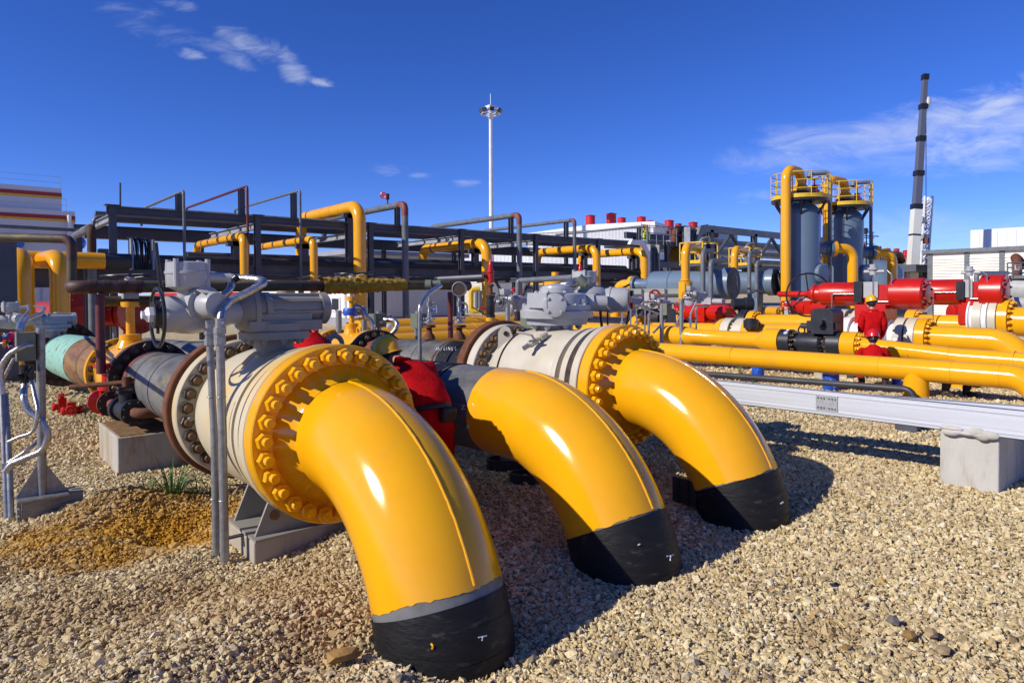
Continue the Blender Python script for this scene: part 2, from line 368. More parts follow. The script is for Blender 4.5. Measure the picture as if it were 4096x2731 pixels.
# rust flanges behind the valves, with the pipes they belong to
def back_spool(label, name, X, zc, y0, y1, r0, r1, mat, bands, rimR=.64):
    T = thing(name, label, 'pipe', (X, (y0+y1)/2, 0))
    z0 = zc
    a = V((X, y0, zc)); 
    MB(M['rust']).lathe(a, YD, [(0, .3), (0, rimR-.01), (.008, rimR), (.12, rimR), (.13, rimR-.01), (.13, r0+.1), (.28, r0+.01), (.3, r0-.01)], 80, cap=False).build('flange', T)
    n = int((y1-y0)/.15); L = y1-y0
    MB(mat).lathe(a+YD*.2, YD, [((L-.2)*i/n, r0+(r1-r0)*min(1, i/n*1.15)) for i in range(n+1)], 64).build('pipe', T)
    for f, w, m, dr in bands:
        rr = r0+(r1-r0)*min(1, f*1.15)
        MB(M[m]).lathe(a+YD*(L*f), YD, [(0, rr-.01), (0, rr+dr), (w, rr+dr), (w, rr-.01)], 64, cap=False).build('band', T)
    return T
ye = Y0+VL+.012
S1 = back_spool('weathered grey tapering pipe piece with rusty flange behind the nearest valve', 'pipe_spool', 2.03, .80, ye, 9.5, .42, .36, M['greycoat'], [(.93, .22, 'primer', .006), (.55, .02, 'rust_dark', .006), (.80, .012, 'rust_dark', .004)])
S3 = back_spool('dark grey coated pipe with scribbled weld mark leading to the farthest cream valve', 'coated_pipe', 5.1, .82, ye+.04, 9.15, RP, RP, M['greycoat'], [(.16, .5, 'blackcoat', .004), (.34, .04, 'rust_dark', .006), (.52, .7, 'greycoat', .007), (.78, .35, 'blackcoat', .004), (.93, .45, 'primer', .006)])
# middle line: bare grey pipe running back under the workers
T = thing('coated_pipe', 'long grey wrapped pipe running back from the middle yellow elbow past the bent-over worker', 'pipe', (3.57, 9, 0))
yb = onX(1150, 829, 3.57).y
MB(M['greycoat']).lathe((3.57, yb-.03, .80), YD, [(.3*i, RP-.004) for i in range(44)], 72).build('pipe', T)
for k, (t, w) in enumerate(((.55, .03), (.62, .22), (.95, .12), (1.2, .3), (1.75, .06), (1.95, .4), (2.7, .5), (3.6, .35), (4.4, .6), (5.6, .5), (7., .9))):
    MB(M['blackcoat']).lathe(V((3.57, yb, .80))+YD*t, YD, [(0, RP-.01), (0, RP+.003), (w, RP+.003), (w, RP-.01)], 64, cap=False).build('wrap_band', T)
# ------------------------------------------------------------------ supports and concrete blocks
def block(label, x0, x1, y0, y1, z0, z1, mat, name='concrete_block', stain=None, crumbs=None):
    rnd = random.Random(len(label))
    ob = MB(mat); ob.span(x0, x1, y0, y1, z0, z1); ob = ob.build(name, None, ((x0+x1)/2, (y0+y1)/2, z0), ang=30)
    bv = ob.modifiers.new('bev', 'BEVEL'); bv.width = .012; bv.segments = 2
    return tag(ob, label, 'concrete block', 'concrete support blocks')
p = onG(583, 1293); q = onG(755, 1225); s_ = onG(478, 1235)
bx0, by0 = p.x, p.y
B1 = block('low concrete block under the nearest cream valve, dirt and gravel on its top', bx0, bx0+1.0, by0, by0+.62, -.25, .10, M['concstain'])
MB(M['soil']).span(bx0+.03, bx0+.97, by0+.02, by0+.6, .095, .108).build('dirt_layer', B1)
crumb = MB(M['concrete'])
for k in range(70):
    cx, cy = bx0+random.uniform(.03, .9), by0+random.uniform(.03, .58); s = random.uniform(.006, .016)
    crumb.ball((cx, cy, .108+s*.6), s*1.4, s, s*.8, 5, 3)
structure(crumb.build('stone_crumbs', B1, ang=10), 'stuff')
ft = V1
g = MB(M['greige'])
for yy in (4.62, 5.05):
    g.prism([(1.60, yy, .12), (2.46, yy, .12), (2.30, yy, .50), (1.76, yy, .50)], (0, .022, 0))
g.span(1.58, 2.48, 4.55, 5.12, .108, .127)
ftp = g.build('valve_foot', V1)
h = MB(M['soil']).cyl((1.74, 4.618, .25), (1.74, 4.612, .25), .035, 20).build('lifting_hole', V1)
p = onG(250, 1065)
B2 = block('square concrete block with rust stained top under the grey pipe spool', 1.42, 2.75, 8.35, 9.5, -.45, .23, M['concstain'])
MB(M['soil']).span(1.45, 2.7, 8.38, 9.47, .225, .238).build('dirt_layer', B2)
for k, (xc, yc) in enumerate(((5.1, 4.9), (5.1, 5.7))):
    pass
B3 = block('concrete block under the farthest cream valve, half hidden by the middle elbow', 4.6, 5.6, 4.6, 5.7, -.3, .2, M['concrete'])
f3 = V3
g = MB(M['cream'])
for yy in (4.8, 5.3): g.prism([(4.7, yy, .2), (5.5, yy, .2), (5.35, yy, .5), (4.85, yy, .5)], (0, .022, 0))
g.build('valve_foot', f3)
# ------------------------------------------------------------------ valve 1 actuator (a thing bolted on the valve = parts of the valve)
X1, Ya = 1.95, 5.15
def actuator_stack(T, X, Y, z0, s, mg, ma, hw=True):
    """gear housing, spring-like cylinder along +X and electric drive on the -X side; s scales everything"""
    def P(dx, dy, dz): dz = dz if dz <= .12 else (.12+(dz-.12)*.45 if dz < .3 else dz-.099); return V((X+dx*s, Y+dy*s, z0+dz*s))
    MB(mg).cyl(P(0, 0, -.06), P(0, 0, .10), .15*s, 32).build('stem_neck', T)
    m = MB(mg); m.lathe(P(0, 0, .055), ZD, [(0, .2*s), (0, .265*s), (.055*s, .265*s), (.06*s, .25*s), (.065*s, .24*s), (.12*s, .24*s), (.125*s, .2*s)], 40)
    tf = m.build('top_flange', T)
    bolts(tf, P(0, 0, .055), -ZD, .21*s, 10, .026*s, mg, stud=.6)
    m = MB(mg); m.box(P(.03, 0, .20), .56*s, .40*s, .075*s); m.box(P(.02, 0, .30), .44*s, .34*s, .09*s)
    m.ball(P(0, 0, .33), .2*s, .17*s, .12*s, 24, 10); m.box(P(.12, .05, .47), .26*s, .2*s, .05*s); m.cyl(P(.12, .05, .47), P(.12, .05, .52), .07*s, 16)
    m.build('gear_housing', T)
    # vertical disc plate and ribbed cylinder, axis +X
    d = MB(mg).lathe(P(-.2, -.02, .36), XD, [(-.09*s, .06*s), (-.085*s, .12*s), (-.03*s, .165*s), (0, .175*s), (0, .19*s), (.035*s, .19*s), (.04*s, .18*s), (.04*s, .1*s)], 40).build('disc_flange', T)
    bolts(d, P(-.16, -.02, .36), XD, .15*s, 8, .014*s, mg, stud=.3)
    c = MB(mg).lathe(P(-.16, -.04, .38), XD, [(0, .115*s), (.05*s, .115*s), (.055*s, .13*s), (.1*s, .13*s), (.1*s, .108*s), (.50*s, .104*s), (.50*s, .128*s), (.56*s, .128*s), (.575*s, .11*s)], 36)
    for k in range(8):
        a = 2*PI*k/8+.2; u = V((0, math.cos(a), math.sin(a)))
        c.box(P(.14, -.04, .38)+u*(.112*s), .42*s, .022*s, .022*s, (XD, u, XD.cross(u)))
    c.build('cylinder', T)
    # electric drive
    e = MB(ma).lathe(P(-.80, -.06, .36), XD, [(0, .09*s), (0, .115*s), (.02*s, .125*s), (.10*s, .13*s), (.2*s, .125*s), (.33*s, .125*s), (.40*s, .11*s), (.46*s, .085*s), (.6*s, .08*s)], 36)
    e.ball(P(-.62, -.06, .27), .17*s, .11*s, .07*s)
    e.build('drive_body', T)
    cv = MB(ma).lathe(P(-.56, -.12, .42), (0.30, -1, 0), [(-.12*s, .12*s), (.02*s, .122*s), (.03*s, .135*s), (.055*s, .135*s), (.06*s, .10*s), (.17*s, .096*s), (.19*s, .088*s), (.192*s, .072*s), (.185*s, .07*s), (.185*s, 0.001)], 40).build('round_cover', T)
    bolts(cv, P(-.545, -.175, .42), (0.30, -1, 0), .12*s, 4, .010*s, ma, stud=.3)
    MB(M['label']).box(P(-.575, -.25, .517), .07*s, .075*s, .004*s, (V((1, .3, 0)).normalized(), V((-.3, 1, .35)).normalized(), ZD)).build('paper_label', T)
    hb = MB(ma); hb.lathe(P(-.63, -.06, .47), ZD, [(0, .07*s), (.05*s, .075*s), (.08*s, .135*s), (.1*s, .143*s), (.17*s, .146*s), (.173*s, .152*s), (.19*s, .152*s), (.192*s, .146*s), (.25*s, .144*s), (.258*s, .125*s)], 36)
    for k in range(4):
        a = PI/4+PI/2*k; hb.cyl(P(-.63+.146*math.cos(a), -.06+.146*math.sin(a), .55), P(-.63+.146*math.cos(a), -.06+.146*math.sin(a), .745), .018*s, 10)
    hb.cyl(P(-.55, -.14, .62), P(-.38, -.20, .615), .034*s, 16); hb.cyl(P(-.57, -.19, .625), P(-.57, -.10, .625), .035*s, 18)
    hb.build('terminal_housing', T)
    if hw:
        b = MB(M['black']).cyl(P(-.86, -.06, .36), P(-.78, -.06, .36), .095*s, 24); b.build('wheel_hub', T)
        MB(M['whitepaint']).lathe(P(-.86, -.06, .36), -XD, [(0, .06*s), (.03*s, .058*s), (.05*s, .03*s), (.07*s, .03*s)], 6).build('hub_cap', T)
        w = MB(M['black']).torus(P(-.83, -.06, .34), XD, .2*s, .0125*s, 48, 8)
        for k in range(3):
            a = .5+2*PI*k/3; w.cyl(P(-.83, -.06, .36), P(-.83, -.06+.2*math.cos(a), .34+.2*math.sin(a)), .011*s, 8)
        w.build('handwheel', T)
        MB(M['black']).tube([P(-.78, -.02, .43), P(-.80, .0, .62), P(-.82, .0, .86)], .013*s, 8, rs=None).build('lever', T)
actuator_stack(V1, X1, Ya, 1.40, 1.0, M['greige'], M['grey_act'])
MB(M['black']).cyl(at(545, 636, 4.95), at(523, 652, 4.95), .028, 14).build('cable_plug', V1)
# small bleed valve, lug and tubing on valve 1 body
lug = MB(M['cream_yel']).prism([onY(497, 800, 5.75), onY(492, 760+20, 5.75), onY(502, 758, 5.75), onY(512, 770, 5.75), onY(512, 815, 5.75)], (0, .03, 0)).build('lifting_lug', V1)
a = onX(560, 838, 1.85); 
MB(M['cream_yel']).tube([at(598, 812, 4.98), at(586, 812, 4.93), at(575, 820, 4.9), at(558, 838, 4.86)], .016, 10, bend=.02).build('bleed_fitting', V1)
MB(M['steel']).tube([at(528, 865, 4.7), at(560, 848, 4.72)], .007, 8).build('bleed_stem', V1)
MB(M['boxgreen']).cyl(at(427, 962, 5.55), at(440, 962, 5.45), .02, 6).build('drain_plug', V1)
MB(M['label']).box(at(520, 905, 5.02), .03, .004, .14, (XD, V((-.5, .86, 0)), ZD)).build('paper_label', V1)
# ------------------------------------------------------------------ valve 3 gearbox and drive
X3, Y3 = 5.17, 5.3
T = V3
def P3(dx, dy, z): return V((X3+dx, Y3+dy, z))
MB(M['grey_act']).cyl(P3(0, 0, 1.36), P3(0, 0, 1.47), .18, 32).build('stem_neck', T)
tf = MB(M['grey_act']).lathe(P3(0, 0, 1.44), ZD, [(0, .2), (0, .33), (.07, .345), (.075, .40), (.15, .41), (.155, .395), (.165, .385), (.215, .385), (.22, .36)], 56).build('gear_disc', T)
bolts(tf, P3(0, 0, 1.44), -ZD, .26, 8, .038, M['grey_act'], stud=.4)
bolts(tf, P3(0, 0, 1.655), ZD, .365, 16, .016, M['grey_act'], stud=.2)
g = MB(M['grey_act']); g.lathe(P3(0, 0, 1.64), ZD, [(0, .33), (.1, .33), (.13, .32), (.145, .29), (.15, .2)], 48)
g.lathe(P3(0, 0, 1.78), ZD, [(0, .19), (.06, .19), (.065, .17), (.08, .165), (.1, .1), (.11, .02)], 32)
g.box(P3(-.20, -.12, 1.71), .42, .3, .16); g.build('gear_case', T)
for k in range(7): 
    a = 2*PI*k/7
bolts(T.children[-1], P3(0, 0, 1.785), ZD, .24, 8, .022, M['grey_act'], stud=.25)
d = MB(M['grey_act']).lathe(P3(-.32, -.30, 1.66), (-.75, -.66, 0), [(-.14, .10), (0, .10), (.002, .125), (.035, .125), (.04, .115)], 32).build('end_cover', T)
bolts(d, P3(-.345, -.326, 1.66), (-.75, -.66, 0), .095, 4, .018, M['grey_act'], stud=.2)
d = MB(M['grey_act']).lathe(P3(.08, -.32, 1.68), (-.3, -1, 0), [(-.1, .05), (0, .05), (.03, .045), (.035, .03)], 6).build('side_plug', T)
g = MB(M['grey_act']).lathe(P3(.28, -.22, 1.68), (.76, -.65, 0), [(-.1, .1), (.05, .1), (.055, .075), (.2, .075)], 28); g.build('drive_shaft', T)
dv = MB(M['grey_act']); dv.ball(P3(.58, .02, 1.74), .26, .2, .14, 26, 14); dv.cyl(P3(.50, .05, 1.72), P3(.50, .05, 1.98), .10, 28)
dv.lathe(P3(.66, .02, 1.70), (.45, -.89, 0), [(-.1, .13), (.05, .14), (.17, .145), (.172, .155), (.2, .155), (.205, .145), (.36, .142), (.40, .12), (.402, .08)], 40)
dv.build('drive_body', T)
hb = MB(M['grey_act']).lathe(P3(.50, .05, 1.86), ZD, [(0, .08), (.04, .125), (.10, .13), (.105, .138), (.115, .138), (.12, .13), (.17, .128), (.18, .10)], 32)
for k in range(4):
    a = PI/4+PI/2*k; hb.cyl(P3(.50+.128*math.cos(a), .05+.128*math.sin(a), 1.88), P3(.50+.128*math.cos(a), .05+.128*math.sin(a), 2.05), .014, 8)
hb.build('terminal_housing', T)
fc = V((.45, -.89, 0)).normalized(); fo = P3(.66, .02, 1.70)+fc*.402; fu = fc.cross(ZD).normalized()
MB(M['black']).lathe(fo, fc, [(-.02, .08), (.004, .08), (.006, .07)], 28).build('display_eye', T)
for dz, mt, nm in ((.075, M['black'], 'selector_knob'), (-.07, M['red'], 'red_selector')): MB(mt).cyl(fo+fu*-.085+ZD*dz-fc*.02, fo+fu*-.085+ZD*dz+fc*.025, .036, 16).build(nm, T)
MB(M['black']).cyl(P3(.98, -.1, 1.83), P3(1.10, -.12, 1.88), .013, 8).build('lever', T)
MB(M['black']).tube([P3(.62, -.2, 1.58), P3(.62, -.2, 1.35), P3(.7, -.2, 1.28), P3(.95, -.2, 1.40), P3(1.0, -.2, 1.58)], .011, 8, bend=.1).build('handwheel_guard', T)
MB(M['cable']).tube([P3(.55, -.15, 1.58), P3(.60, -.15, 1.2), P3(.60, -.15, .9)], .016, 8, bend=.1).build('drive_cable', T)
# bleed valve and lug on valve 3
a, b = at(1255, 765, 7.0), at(1203, 800, 6.85)
d = (b-a).normalized(); L = (b-a).length
MB(M['cream']).lathe(a, b-a, [(0, .03), (.03, .03), (.032, .045), (.10, .045), (.102, .03), (L*.45, .03), (L*.46, .042), (L*.72, .042), (L*.73, .03), (L*.8, .03)], 18).build('bleed_valve', V3)
MB(M['steel']).cyl(a+d*L*.8, b, .026, 12).build('bleed_nipple', V3)
MB(M['cream']).tube([at(1226, 778, 6.88), at(1222, 770, 6.8), at(1202, 765, 6.8), at(1186, 763, 6.8)], .012, 8, bend=.02).build('lever', V3)
u3 = V((.2, -1, 0)).normalized()
pl = [at(1144, 822, 7.45), at(1144, 765, 7.45), at(1150, 753, 7.45), at(1160, 748, 7.45), at(1170, 753, 7.45), at(1177, 770, 7.45), at(1176, 792, 7.45)]
MB(M['cream']).prism(pl, V((.03, .03, 0))).build('lifting_lug', V3)
MB(M['gasket']).cyl(at(1162, 766, 7.445), at(1162, 766, 7.44), .028, 16).build('lug_hole', V3)
MB(M['blackcoat']).lathe(o3+YD*1.25, YD, [(0, .535), (0, .552), (.012, .552), (.012, .535)], 64, cap=False).build('body_groove', V3)
# conduits with braided hoses standing in front of valve 1
for i, (foot, pts, top, lab) in enumerate((
    ((497, 1296, 4.66), [(492, 1000), (481, 770)], [(481, 745), (484, 715), (505, 685), (527, 668), (533, 650), (522, 638), (495, 634)], 'thin galvanised conduit with braided hose, left of the pair at the nearest valve'),
    ((517, 1302, 4.58), [(511, 1000), (505, 768)], [(506, 740), (510, 712), (530, 690), (570, 672), (605, 652), (603, 644), (570, 640), (545, 640)], 'thicker galvanised conduit with braided hose, right of the pair at the nearest valve'))):
    g0 = at(*foot); dd = dep(g0)
    T = thing('conduit', lab, 'conduit', (g0.x, g0.y, gbase(g0.y)), 'pair of conduits at the nearest valve')
    r = px(8.0, dd) if i == 0 else px(9.5, dd)
    P = [V((g0.x, g0.y, g0.z-.12)), at(*pts[0], dd), at(*pts[1], dd)]
    MB(M['steel']).tube(P, r, 18).build('conduit_pipe', T)
    c = at(*pts[1], dd); e = at(*top[0], dd)
    f = MB(M['steel'])
    f.lathe(c-ZD*.07, ZD, [(0, r*1.1), (0, r*1.45), (.05, r*1.45), (.05, r*1.2), (.075, r*1.2), (.075, r*1.5), (.12, r*1.5), (.125, r*1.1), (.18, r*1.05)], 8)
    f.build('fitting', T)
    H = [e]+[at(x, y, dd+.06*k) for k, (x, y) in enumerate(top[1:], 1)]
    MB(M['chrome']).tube([c+ZD*.08]+H, r*1.08, 16, bend=.09, seg=8).build('braided_hose', T)
    MB(M['steel']).cyl(H[-1], H[-1]+(H[-1]-H[-2]).normalized()*.07, r*1.3, 10).build('end_fitting', T)
    for zz in (.45, 1.0):
        MB(M['steel']).torus(P[0]+(P[2]-P[0])*zz*.75, P[2]-P[0], r*1.05, .004, 16, 6).build('wire_tie', T)
stp = MB(M['rackgrey']).bar(at(520, 1236, 4.66), at(585, 1221, 4.78), .04, .012)
tag(stp.build('bracket', None, at(520, 1236, 4.66)), 'flat dark steel strap tying the conduit pair to the concrete block', 'bracket')
# ================================================================== LEFT SIDE AND MIDDLE GROUND
def axz(z0, y0, y): return z0-.028*(y-y0)
def yellow_valve(label, X, zr, Ya, Yb, Rf, col_v, stemd):
    """yellow ball valve with dark bolted flanges, tall stem column and flat handwheel"""
    T = thing('ball_valve', label, 'valve', (X, (Ya+Yb)/2, gbase(Ya)), 'yellow valves with tall stems')
    a = V((X, Ya, axz(*zr, Ya))); L = Yb-Ya
    f = MB(M['rust_dark']).lathe(a-YD*.13, YD, [(0, .3), (0, Rf), (.12, Rf+.005), (.13, Rf), (.13, .3)], 64, cap=False).build('flange', T)
    bolts(f, a-YD*.13, -YD, Rf*.86, 20, .05, M['darkbolt'], stud=.7)
    MB(M['yellow2']).lathe(a, YD, [(0, .3), (0, Rf-.005), (.14, Rf), (.15, Rf-.02), (.16, Rf*.8), (.25, Rf*.78), (.4, Rf*.88), (L*.5, Rf*.93), (L-.4, Rf*.88), (L-.25, Rf*.76), (L-.15, Rf*.74)], 64).build('body', T)
    f2 = MB(M['yellow2']).lathe(a+YD*(L-.14), YD, [(0, .25), (0, Rf-.005), (.005, Rf), (.14, Rf), (.145, .3)], 64, cap=False).build('flange', T)
    bolts(f2, a+YD*(L-.14), -YD, Rf*.86, 20, .05, M['darkbolt'], stud=.7)
    (xc, yt, yb_, yp, w) = col_v; d = stemd
    c0 = at(xc, yb_, d); zt = at(xc, yt, d).z; zp = at(xc, yp, d).z; r = px(w/2, d); zb = axz(*zr, c0.y)+Rf*.8
    B = lambda z: V((c0.x, c0.y, z))
    MB(M['yellow2']).lathe(B(zb), ZD, [(0, r*3.4), (c0.z-zb-.06, r*2.6), (c0.z-zb-.06, r*2.5), (c0.z-zb+.02, r*2.5), (c0.z-zb+.03, r), (zt-zb, r), (zt-zb, r*2.1), (zt-zb+.07, r*2.1), (zt-zb+.075, r)], 32).build('stem_column', T)
    yk = MB(M['grey_act']); yk.box(B((zt+.07+zp)/2+.03), r*3.4, r*3.2, zp-zt-.1); yk.cyl(B(zp-.06), B(zp+.02), r*1.2, 20); yk.build('yoke', T)
    lug = MB(M['yellow2']).torus(a+YD*(L*.35)+ZD*(Rf*.95), XD, .06, .02, 20, 8).build('lifting_lug', T)
    return T, B(zp)
def flat_wheel(T, c, Rw, mat, r=.012, tilt=None, name='handwheel', spokes=4):
    ax = tilt or ZD; w = MB(mat).torus(c, ax, Rw, r, 40, 8); u, v, n = frame(ax)
    for k in range(spokes): a = .6+2*PI*k/spokes; w.cyl(c-n*.03, V(c)+(u*math.cos(a)+v*math.sin(a))*Rw, r*.8, 8)
    w.cyl(V(c)-n*.05, V(c)+n*.03, r*2.2, 12); return w.build(name, T)
YV1, t1 = yellow_valve('yellow valve with dark bolted flanges between the grey and the teal pipe pieces', 2.03, (.80, 6.2), 9.64, 11.46, .50, (300, 705, 771, 662, 18.4), 9.1)
flat_wheel(YV1, at(299, 634, 9.1), .35, M['black']); MB(M['grey_act']).cyl(at(299, 660, 9.1), at(299, 636, 9.1), .07, 16).build('stem_cap', YV1)
MB(M['black']).cyl(at(247, 632, 9.1), at(330, 630, 9.1), .014, 8).build('lever', YV1)
YV2, t2 = yellow_valve('yellow valve with blue tape round its stem behind the bent-over worker', 5.1, (.82, 6.2), 9.3, 10.75, .49, (808, 691, 746, 650, 12), 10.9)
flat_wheel(YV2, at(812, 629, 10.9), .30, M['black']); MB(M['grey_act']).cyl(at(808, 652, 10.9), at(810, 630, 10.9), .06, 14).build('stem_cap', YV2)
MB(M['black']).cyl(at(781, 632, 10.9), at(856, 625, 10.9), .012, 8).build('lever', YV2)
MB(M['bluetape']).lathe(at(804, 724, 10.75), ZD, [(0, .10), (.03, .115), (.09, .11), (.115, .1)], 14, jit=.006).build('tape_wrap', YV2)
tag(MB(M['greige']).torus(at(770, 790, 10), (.2, -1, .1), .12, .04, 24, 8).build('lifting_eye', None, at(770, 790, 10)), 'pale ring lifting eye beside the taped yellow valve', 'lifting eye')
# teal and brown pipe piece and the big black bolted flange beyond
T = thing('pipe_spool', 'flaking teal and bare brown pipe piece at the far left', 'pipe', (2.03, 14.7, -.3))
z = lambda y: axz(.80, 6.2, y)
a = V((2.03, 11.5, z(11.5)))
MB(M['brownpipe']).lathe(a, YD, [(.1*k, .37+.003*k) for k in range(28)], 64).build('bare_section', T)
MB(M['primer']).lathe(a, YD, [(0, .36), (0, .378), (.55, .388), (.56, .36)], 64, cap=False).build('primer_band', T)
MB(M['rust_dark']).lathe(a+YD*1.35, YD, [(0, .38), (0, .412), (.07, .413), (.07, .38)], 64, cap=False).build('weld_band', T)
MB(M['teal']).lathe(a+YD*2.6, YD, [(.2*k, .455) for k in range(18)], 64).build('teal_section', T)
T = thing('flange_pair', 'large black bolted flange pair at the end of the teal pipe', 'flange', (2.03, 18, -.45))
a = V((2.03, 18, z(18)))
f = MB(M['rust_dark']).lathe(a, YD, [(0, .4), (0, .73), (.16, .735), (.16, .5), (.24, .5), (.24, .735), (.4, .735), (.41, .4)], 64).build('flange', T)
bolts(f, a, -YD, .63, 24, .062, M['darkbolt'], stud=.6)
MB(M['black']).lathe(a+YD*.4, YD, [(0, .5), (.5, .6), (1.2, .6), (1.6, .5)], 48).build('valve_body', T)
flat_ = MB(M['greige']).torus(at(130, 762, 14.8), (.3, -1, 0), .15, .05, 24, 8); tag(flat_.build('lifting_eye', None, at(130, 762, 14.8)), 'pale lifting eye on top of the big black flange', 'lifting eye')
# small electric actuators, same make as the near one
def small_actuator(label, x, y, d, s, mg='grey_act', hw=True, group='small grey electric valve actuators'):
    c = at(x, y, d); T = thing('valve_actuator', label, 'actuator', (c.x, c.y, c.z-.27*s), group)
    actuator_stack(T, c.x, c.y, c.z-.27*s, s, M[mg], M['grey_act'], hw); return T
SA = small_actuator('small grey electric actuator with steel hoses at the far left', 117, 735, 14.6, 1.12)
# post with junction box and hoses at the left edge
g0 = onZ(97, 1138, .05); g0.z = -.03; dd = dep(g0)
T = thing('instrument_post', 'grey steel post on a timber plank carrying a green junction box, far left', 'post', g0)
MB(M['steel']).cyl(V((g0.x, g0.y, .05)), V((at(93, 752, dd).x, at(93, 752, dd).y, at(93, 752, dd).z)), px(9, dd), 20).build('pole', T)
gp = MB(M['steel'])
for dx in (-1, 1): gp.prism([g0+V((dx*.03, 0, .09)), g0+V((dx*.19, 0, .09)), g0+V((dx*.03, 0, .36))], (0, .012, 0))
gp.box(g0+V((0, 0, .085)), .36, .26, .014); gp.build('base_plate', T)
b0 = at(38, 763, 5.75); b1 = at(83, 828, 5.75)
c = at(60, 795, 5.75); bw = px(40, 5.75); bh = px(64, 5.75)
bx = MB(M['boxgreen']).box(c, .12, bw*1.15, bh).build('junction_box', T)
MB(M['boxgreen']).box(c+V((-.065, 0, 0)), .014, bw*1.2, bh*1.04).build('box_lid', T)
yf = MB(M['black'])
for x, y0, y1, r in ((56, 838, 880, .036), (71, 838, 872, .024)):
    yf.cyl(at(x, y0, 5.7), at(x, y1, 5.7), r, 14)
yf.cyl(at(55, 862, 5.7), at(36, 868, 5.6), .028, 12); yf.cyl(at(71, 846, 5.68), at(62, 858, 5.6), .018, 12)
yf.build('cable_gland', T)
def hose(label, pts, d, r, mat='chrome', name='flexible_hose', group='braided steel hoses', bend=.12, cat='hose'):
    P = [at(p[0], p[1], p[2] if len(p) > 2 else d) for p in pts]
    return tag(MB(M[mat]).tube(P, r, 12, bend=bend, seg=6).build(name, None, P[0]), label, cat, group)
hose('braided hose arching from the green junction box to the left edge', [(72, 792, 5.7), (48, 797), (22, 812), (3, 838), (2, 868), (7, 905)], 5.55, px(6, 5.6))
hose('thin braided hose hanging straight down from the box arch at the left edge', [(32, 823), (18, 850), (4, 876)], 5.65, px(4, 5.6))
hose('thick braided hose looping right then back to the conduits, below the junction box', [(56, 884, 5.68), (54, 916), (64, 944), (97, 966), (112, 1000), (101, 1034), (27, 1064), (13, 1082)], 5.6, px(7.5, 5.6))
hose('thin braided hose curling left from the smaller gland under the junction box', [(72, 874, 5.66), (88, 945), (78, 994), (45, 1003), (20, 1014)], 5.55, px(4.5, 5.6))
hose('braided hose running behind the steel post to the conduits', [(95, 1008, 6.0), (60, 1036), (20, 1062)], 5.8, px(4.5, 5.8))
hose('steel hose from the small actuator down to the junction box, inner one', [(45, 706, 14), (66, 702, 13), (66, 714, 11), (54, 728, 8.5), (45, 745, 6.0), (43, 760, 5.8)], 5.9, .024)
hose('steel hose from the small actuator down to the junction box, outer one', [(80, 703, 14), (102, 707, 12), (96, 720, 10), (60, 734, 7.5), (50, 748, 6.0), (48, 762, 5.8)], 5.9, .026)
for x0, x1, y0, lab in ((3, 17, 880, 'left grey conduit of the pair at the left edge'), (12, 27, 905, 'right grey conduit of the pair at the left edge')):
    g = at(x1, 1201, 5.75); P = [g+ZD*-.1, at(x1-5, 1075, 5.85), at(x0, y0, 6.1)]
    t = thing('conduit', lab, 'conduit', g, 'pair of conduits at the left edge'); MB(M['steel']).tube(P, px(6.5, 5.8), 14).build('conduit_pipe', t)
    MB(M['steel']).lathe(P[1]+ZD*.0, ZD, [(0, .022), (0, .032), (.05, .032), (.05, .022)], 8).build('coupling', t)
# timber plank pile and block under the post
w = MB(M['wood'])
k0, k1 = onG(50, 1195), onG(185, 1160); w.span(k0.x, k1.x, k0.y, g0.y+.16, -.33, .048); 
w = w.build('plank_stack', None, (k0.x, k0.y, -.33), ang=30); tag(w, 'weathered timber block with stacked plank ends under the steel post', 'timber')
wp = MB(M['wood'])
for k in range(4): wp.span(k0.x-.03, k0.x-.002, k0.y+.01*k, g0.y+.13, -.20+.062*k, -.15+.062*k)
wp.build('plank_ends', w)
# red gate valve and black flanged valve in the small bypass beside the grey spool
T = thing('gate_valve', 'red gate valve with red handwheel in the small rusty bypass', 'valve', at(250, 950, 8.4))
d = 8.4; q_ = .84
flat_wheel(T, at(249.5, 839.5, d), px(27, d), M['red'], .022)
MB(M['steel']).cyl(at(250, 855, d), at(249.5, 836, d), .028, 12).build('stem', T)
bb = MB(M['red']); c = at(250, 866, d); bb.cyl(c+ZD*-.09, c+ZD*.06, .08, 24); bb.cyl(c+ZD*.045, c+ZD*.065, .105, 24); bb.cyl(at(252, 895, d), at(252, 880, d), .13, 24); bb.build('bonnet', T)
MB(M['label']).box(at(254, 868, d-.11), .07, .004, .12).build('name_plate', T)
c0, c1 = at(251, 898, d), at(251, 950, d); MB(M['red']).box((c0+c1)/2, .20, .17, (c0-c1).length).build('body', T)
fc = at(256, 927, 8.25)
f = MB(M['rust_dark']).lathe(fc, (0, -1, 0), [(-.06, .1), (-.05, .155), (0, .155), (.0, .1), (.01, .12)], 40).build('flange', T); bolts(f, fc, (0, -1, 0), .122, 8, .018, M['darkbolt'])
MB(M['red']).lathe(fc+V((-.06, .26, .0)), (0, -1, 0), [(-.05, .08), (-.05, .155), (0, .155), (.02, .08)], 40).build('rear_flange', T)
T = thing('check_valve', 'black flanged valve with rusty wrench pipe on top in the small bypass', 'valve', at(300, 970, 7.6))
c1 = at(277, 938, 7.95); c2 = at(309, 947, 7.5); ax = (c2-c1).normalized()
MB(M['primer']).cyl(fc, c1, .062, 20).build('stub_pipe', T)
L = (c2-c1).length
bd = MB(M['blackvalve']).lathe(c1, ax, [(0, .1), (0, .14), (.045, .14), (.045, .132), (.06, .132), (.06, .14), (.1, .14), (.1, .105), (L*.55, .118), (L*.62, .105), (L-.11, .105), (L-.11, .14), (L-.065, .14), (L-.065, .132), (L-.05, .132), (L-.05, .14), (L, .14), (L, .1)], 40).build('body', T)
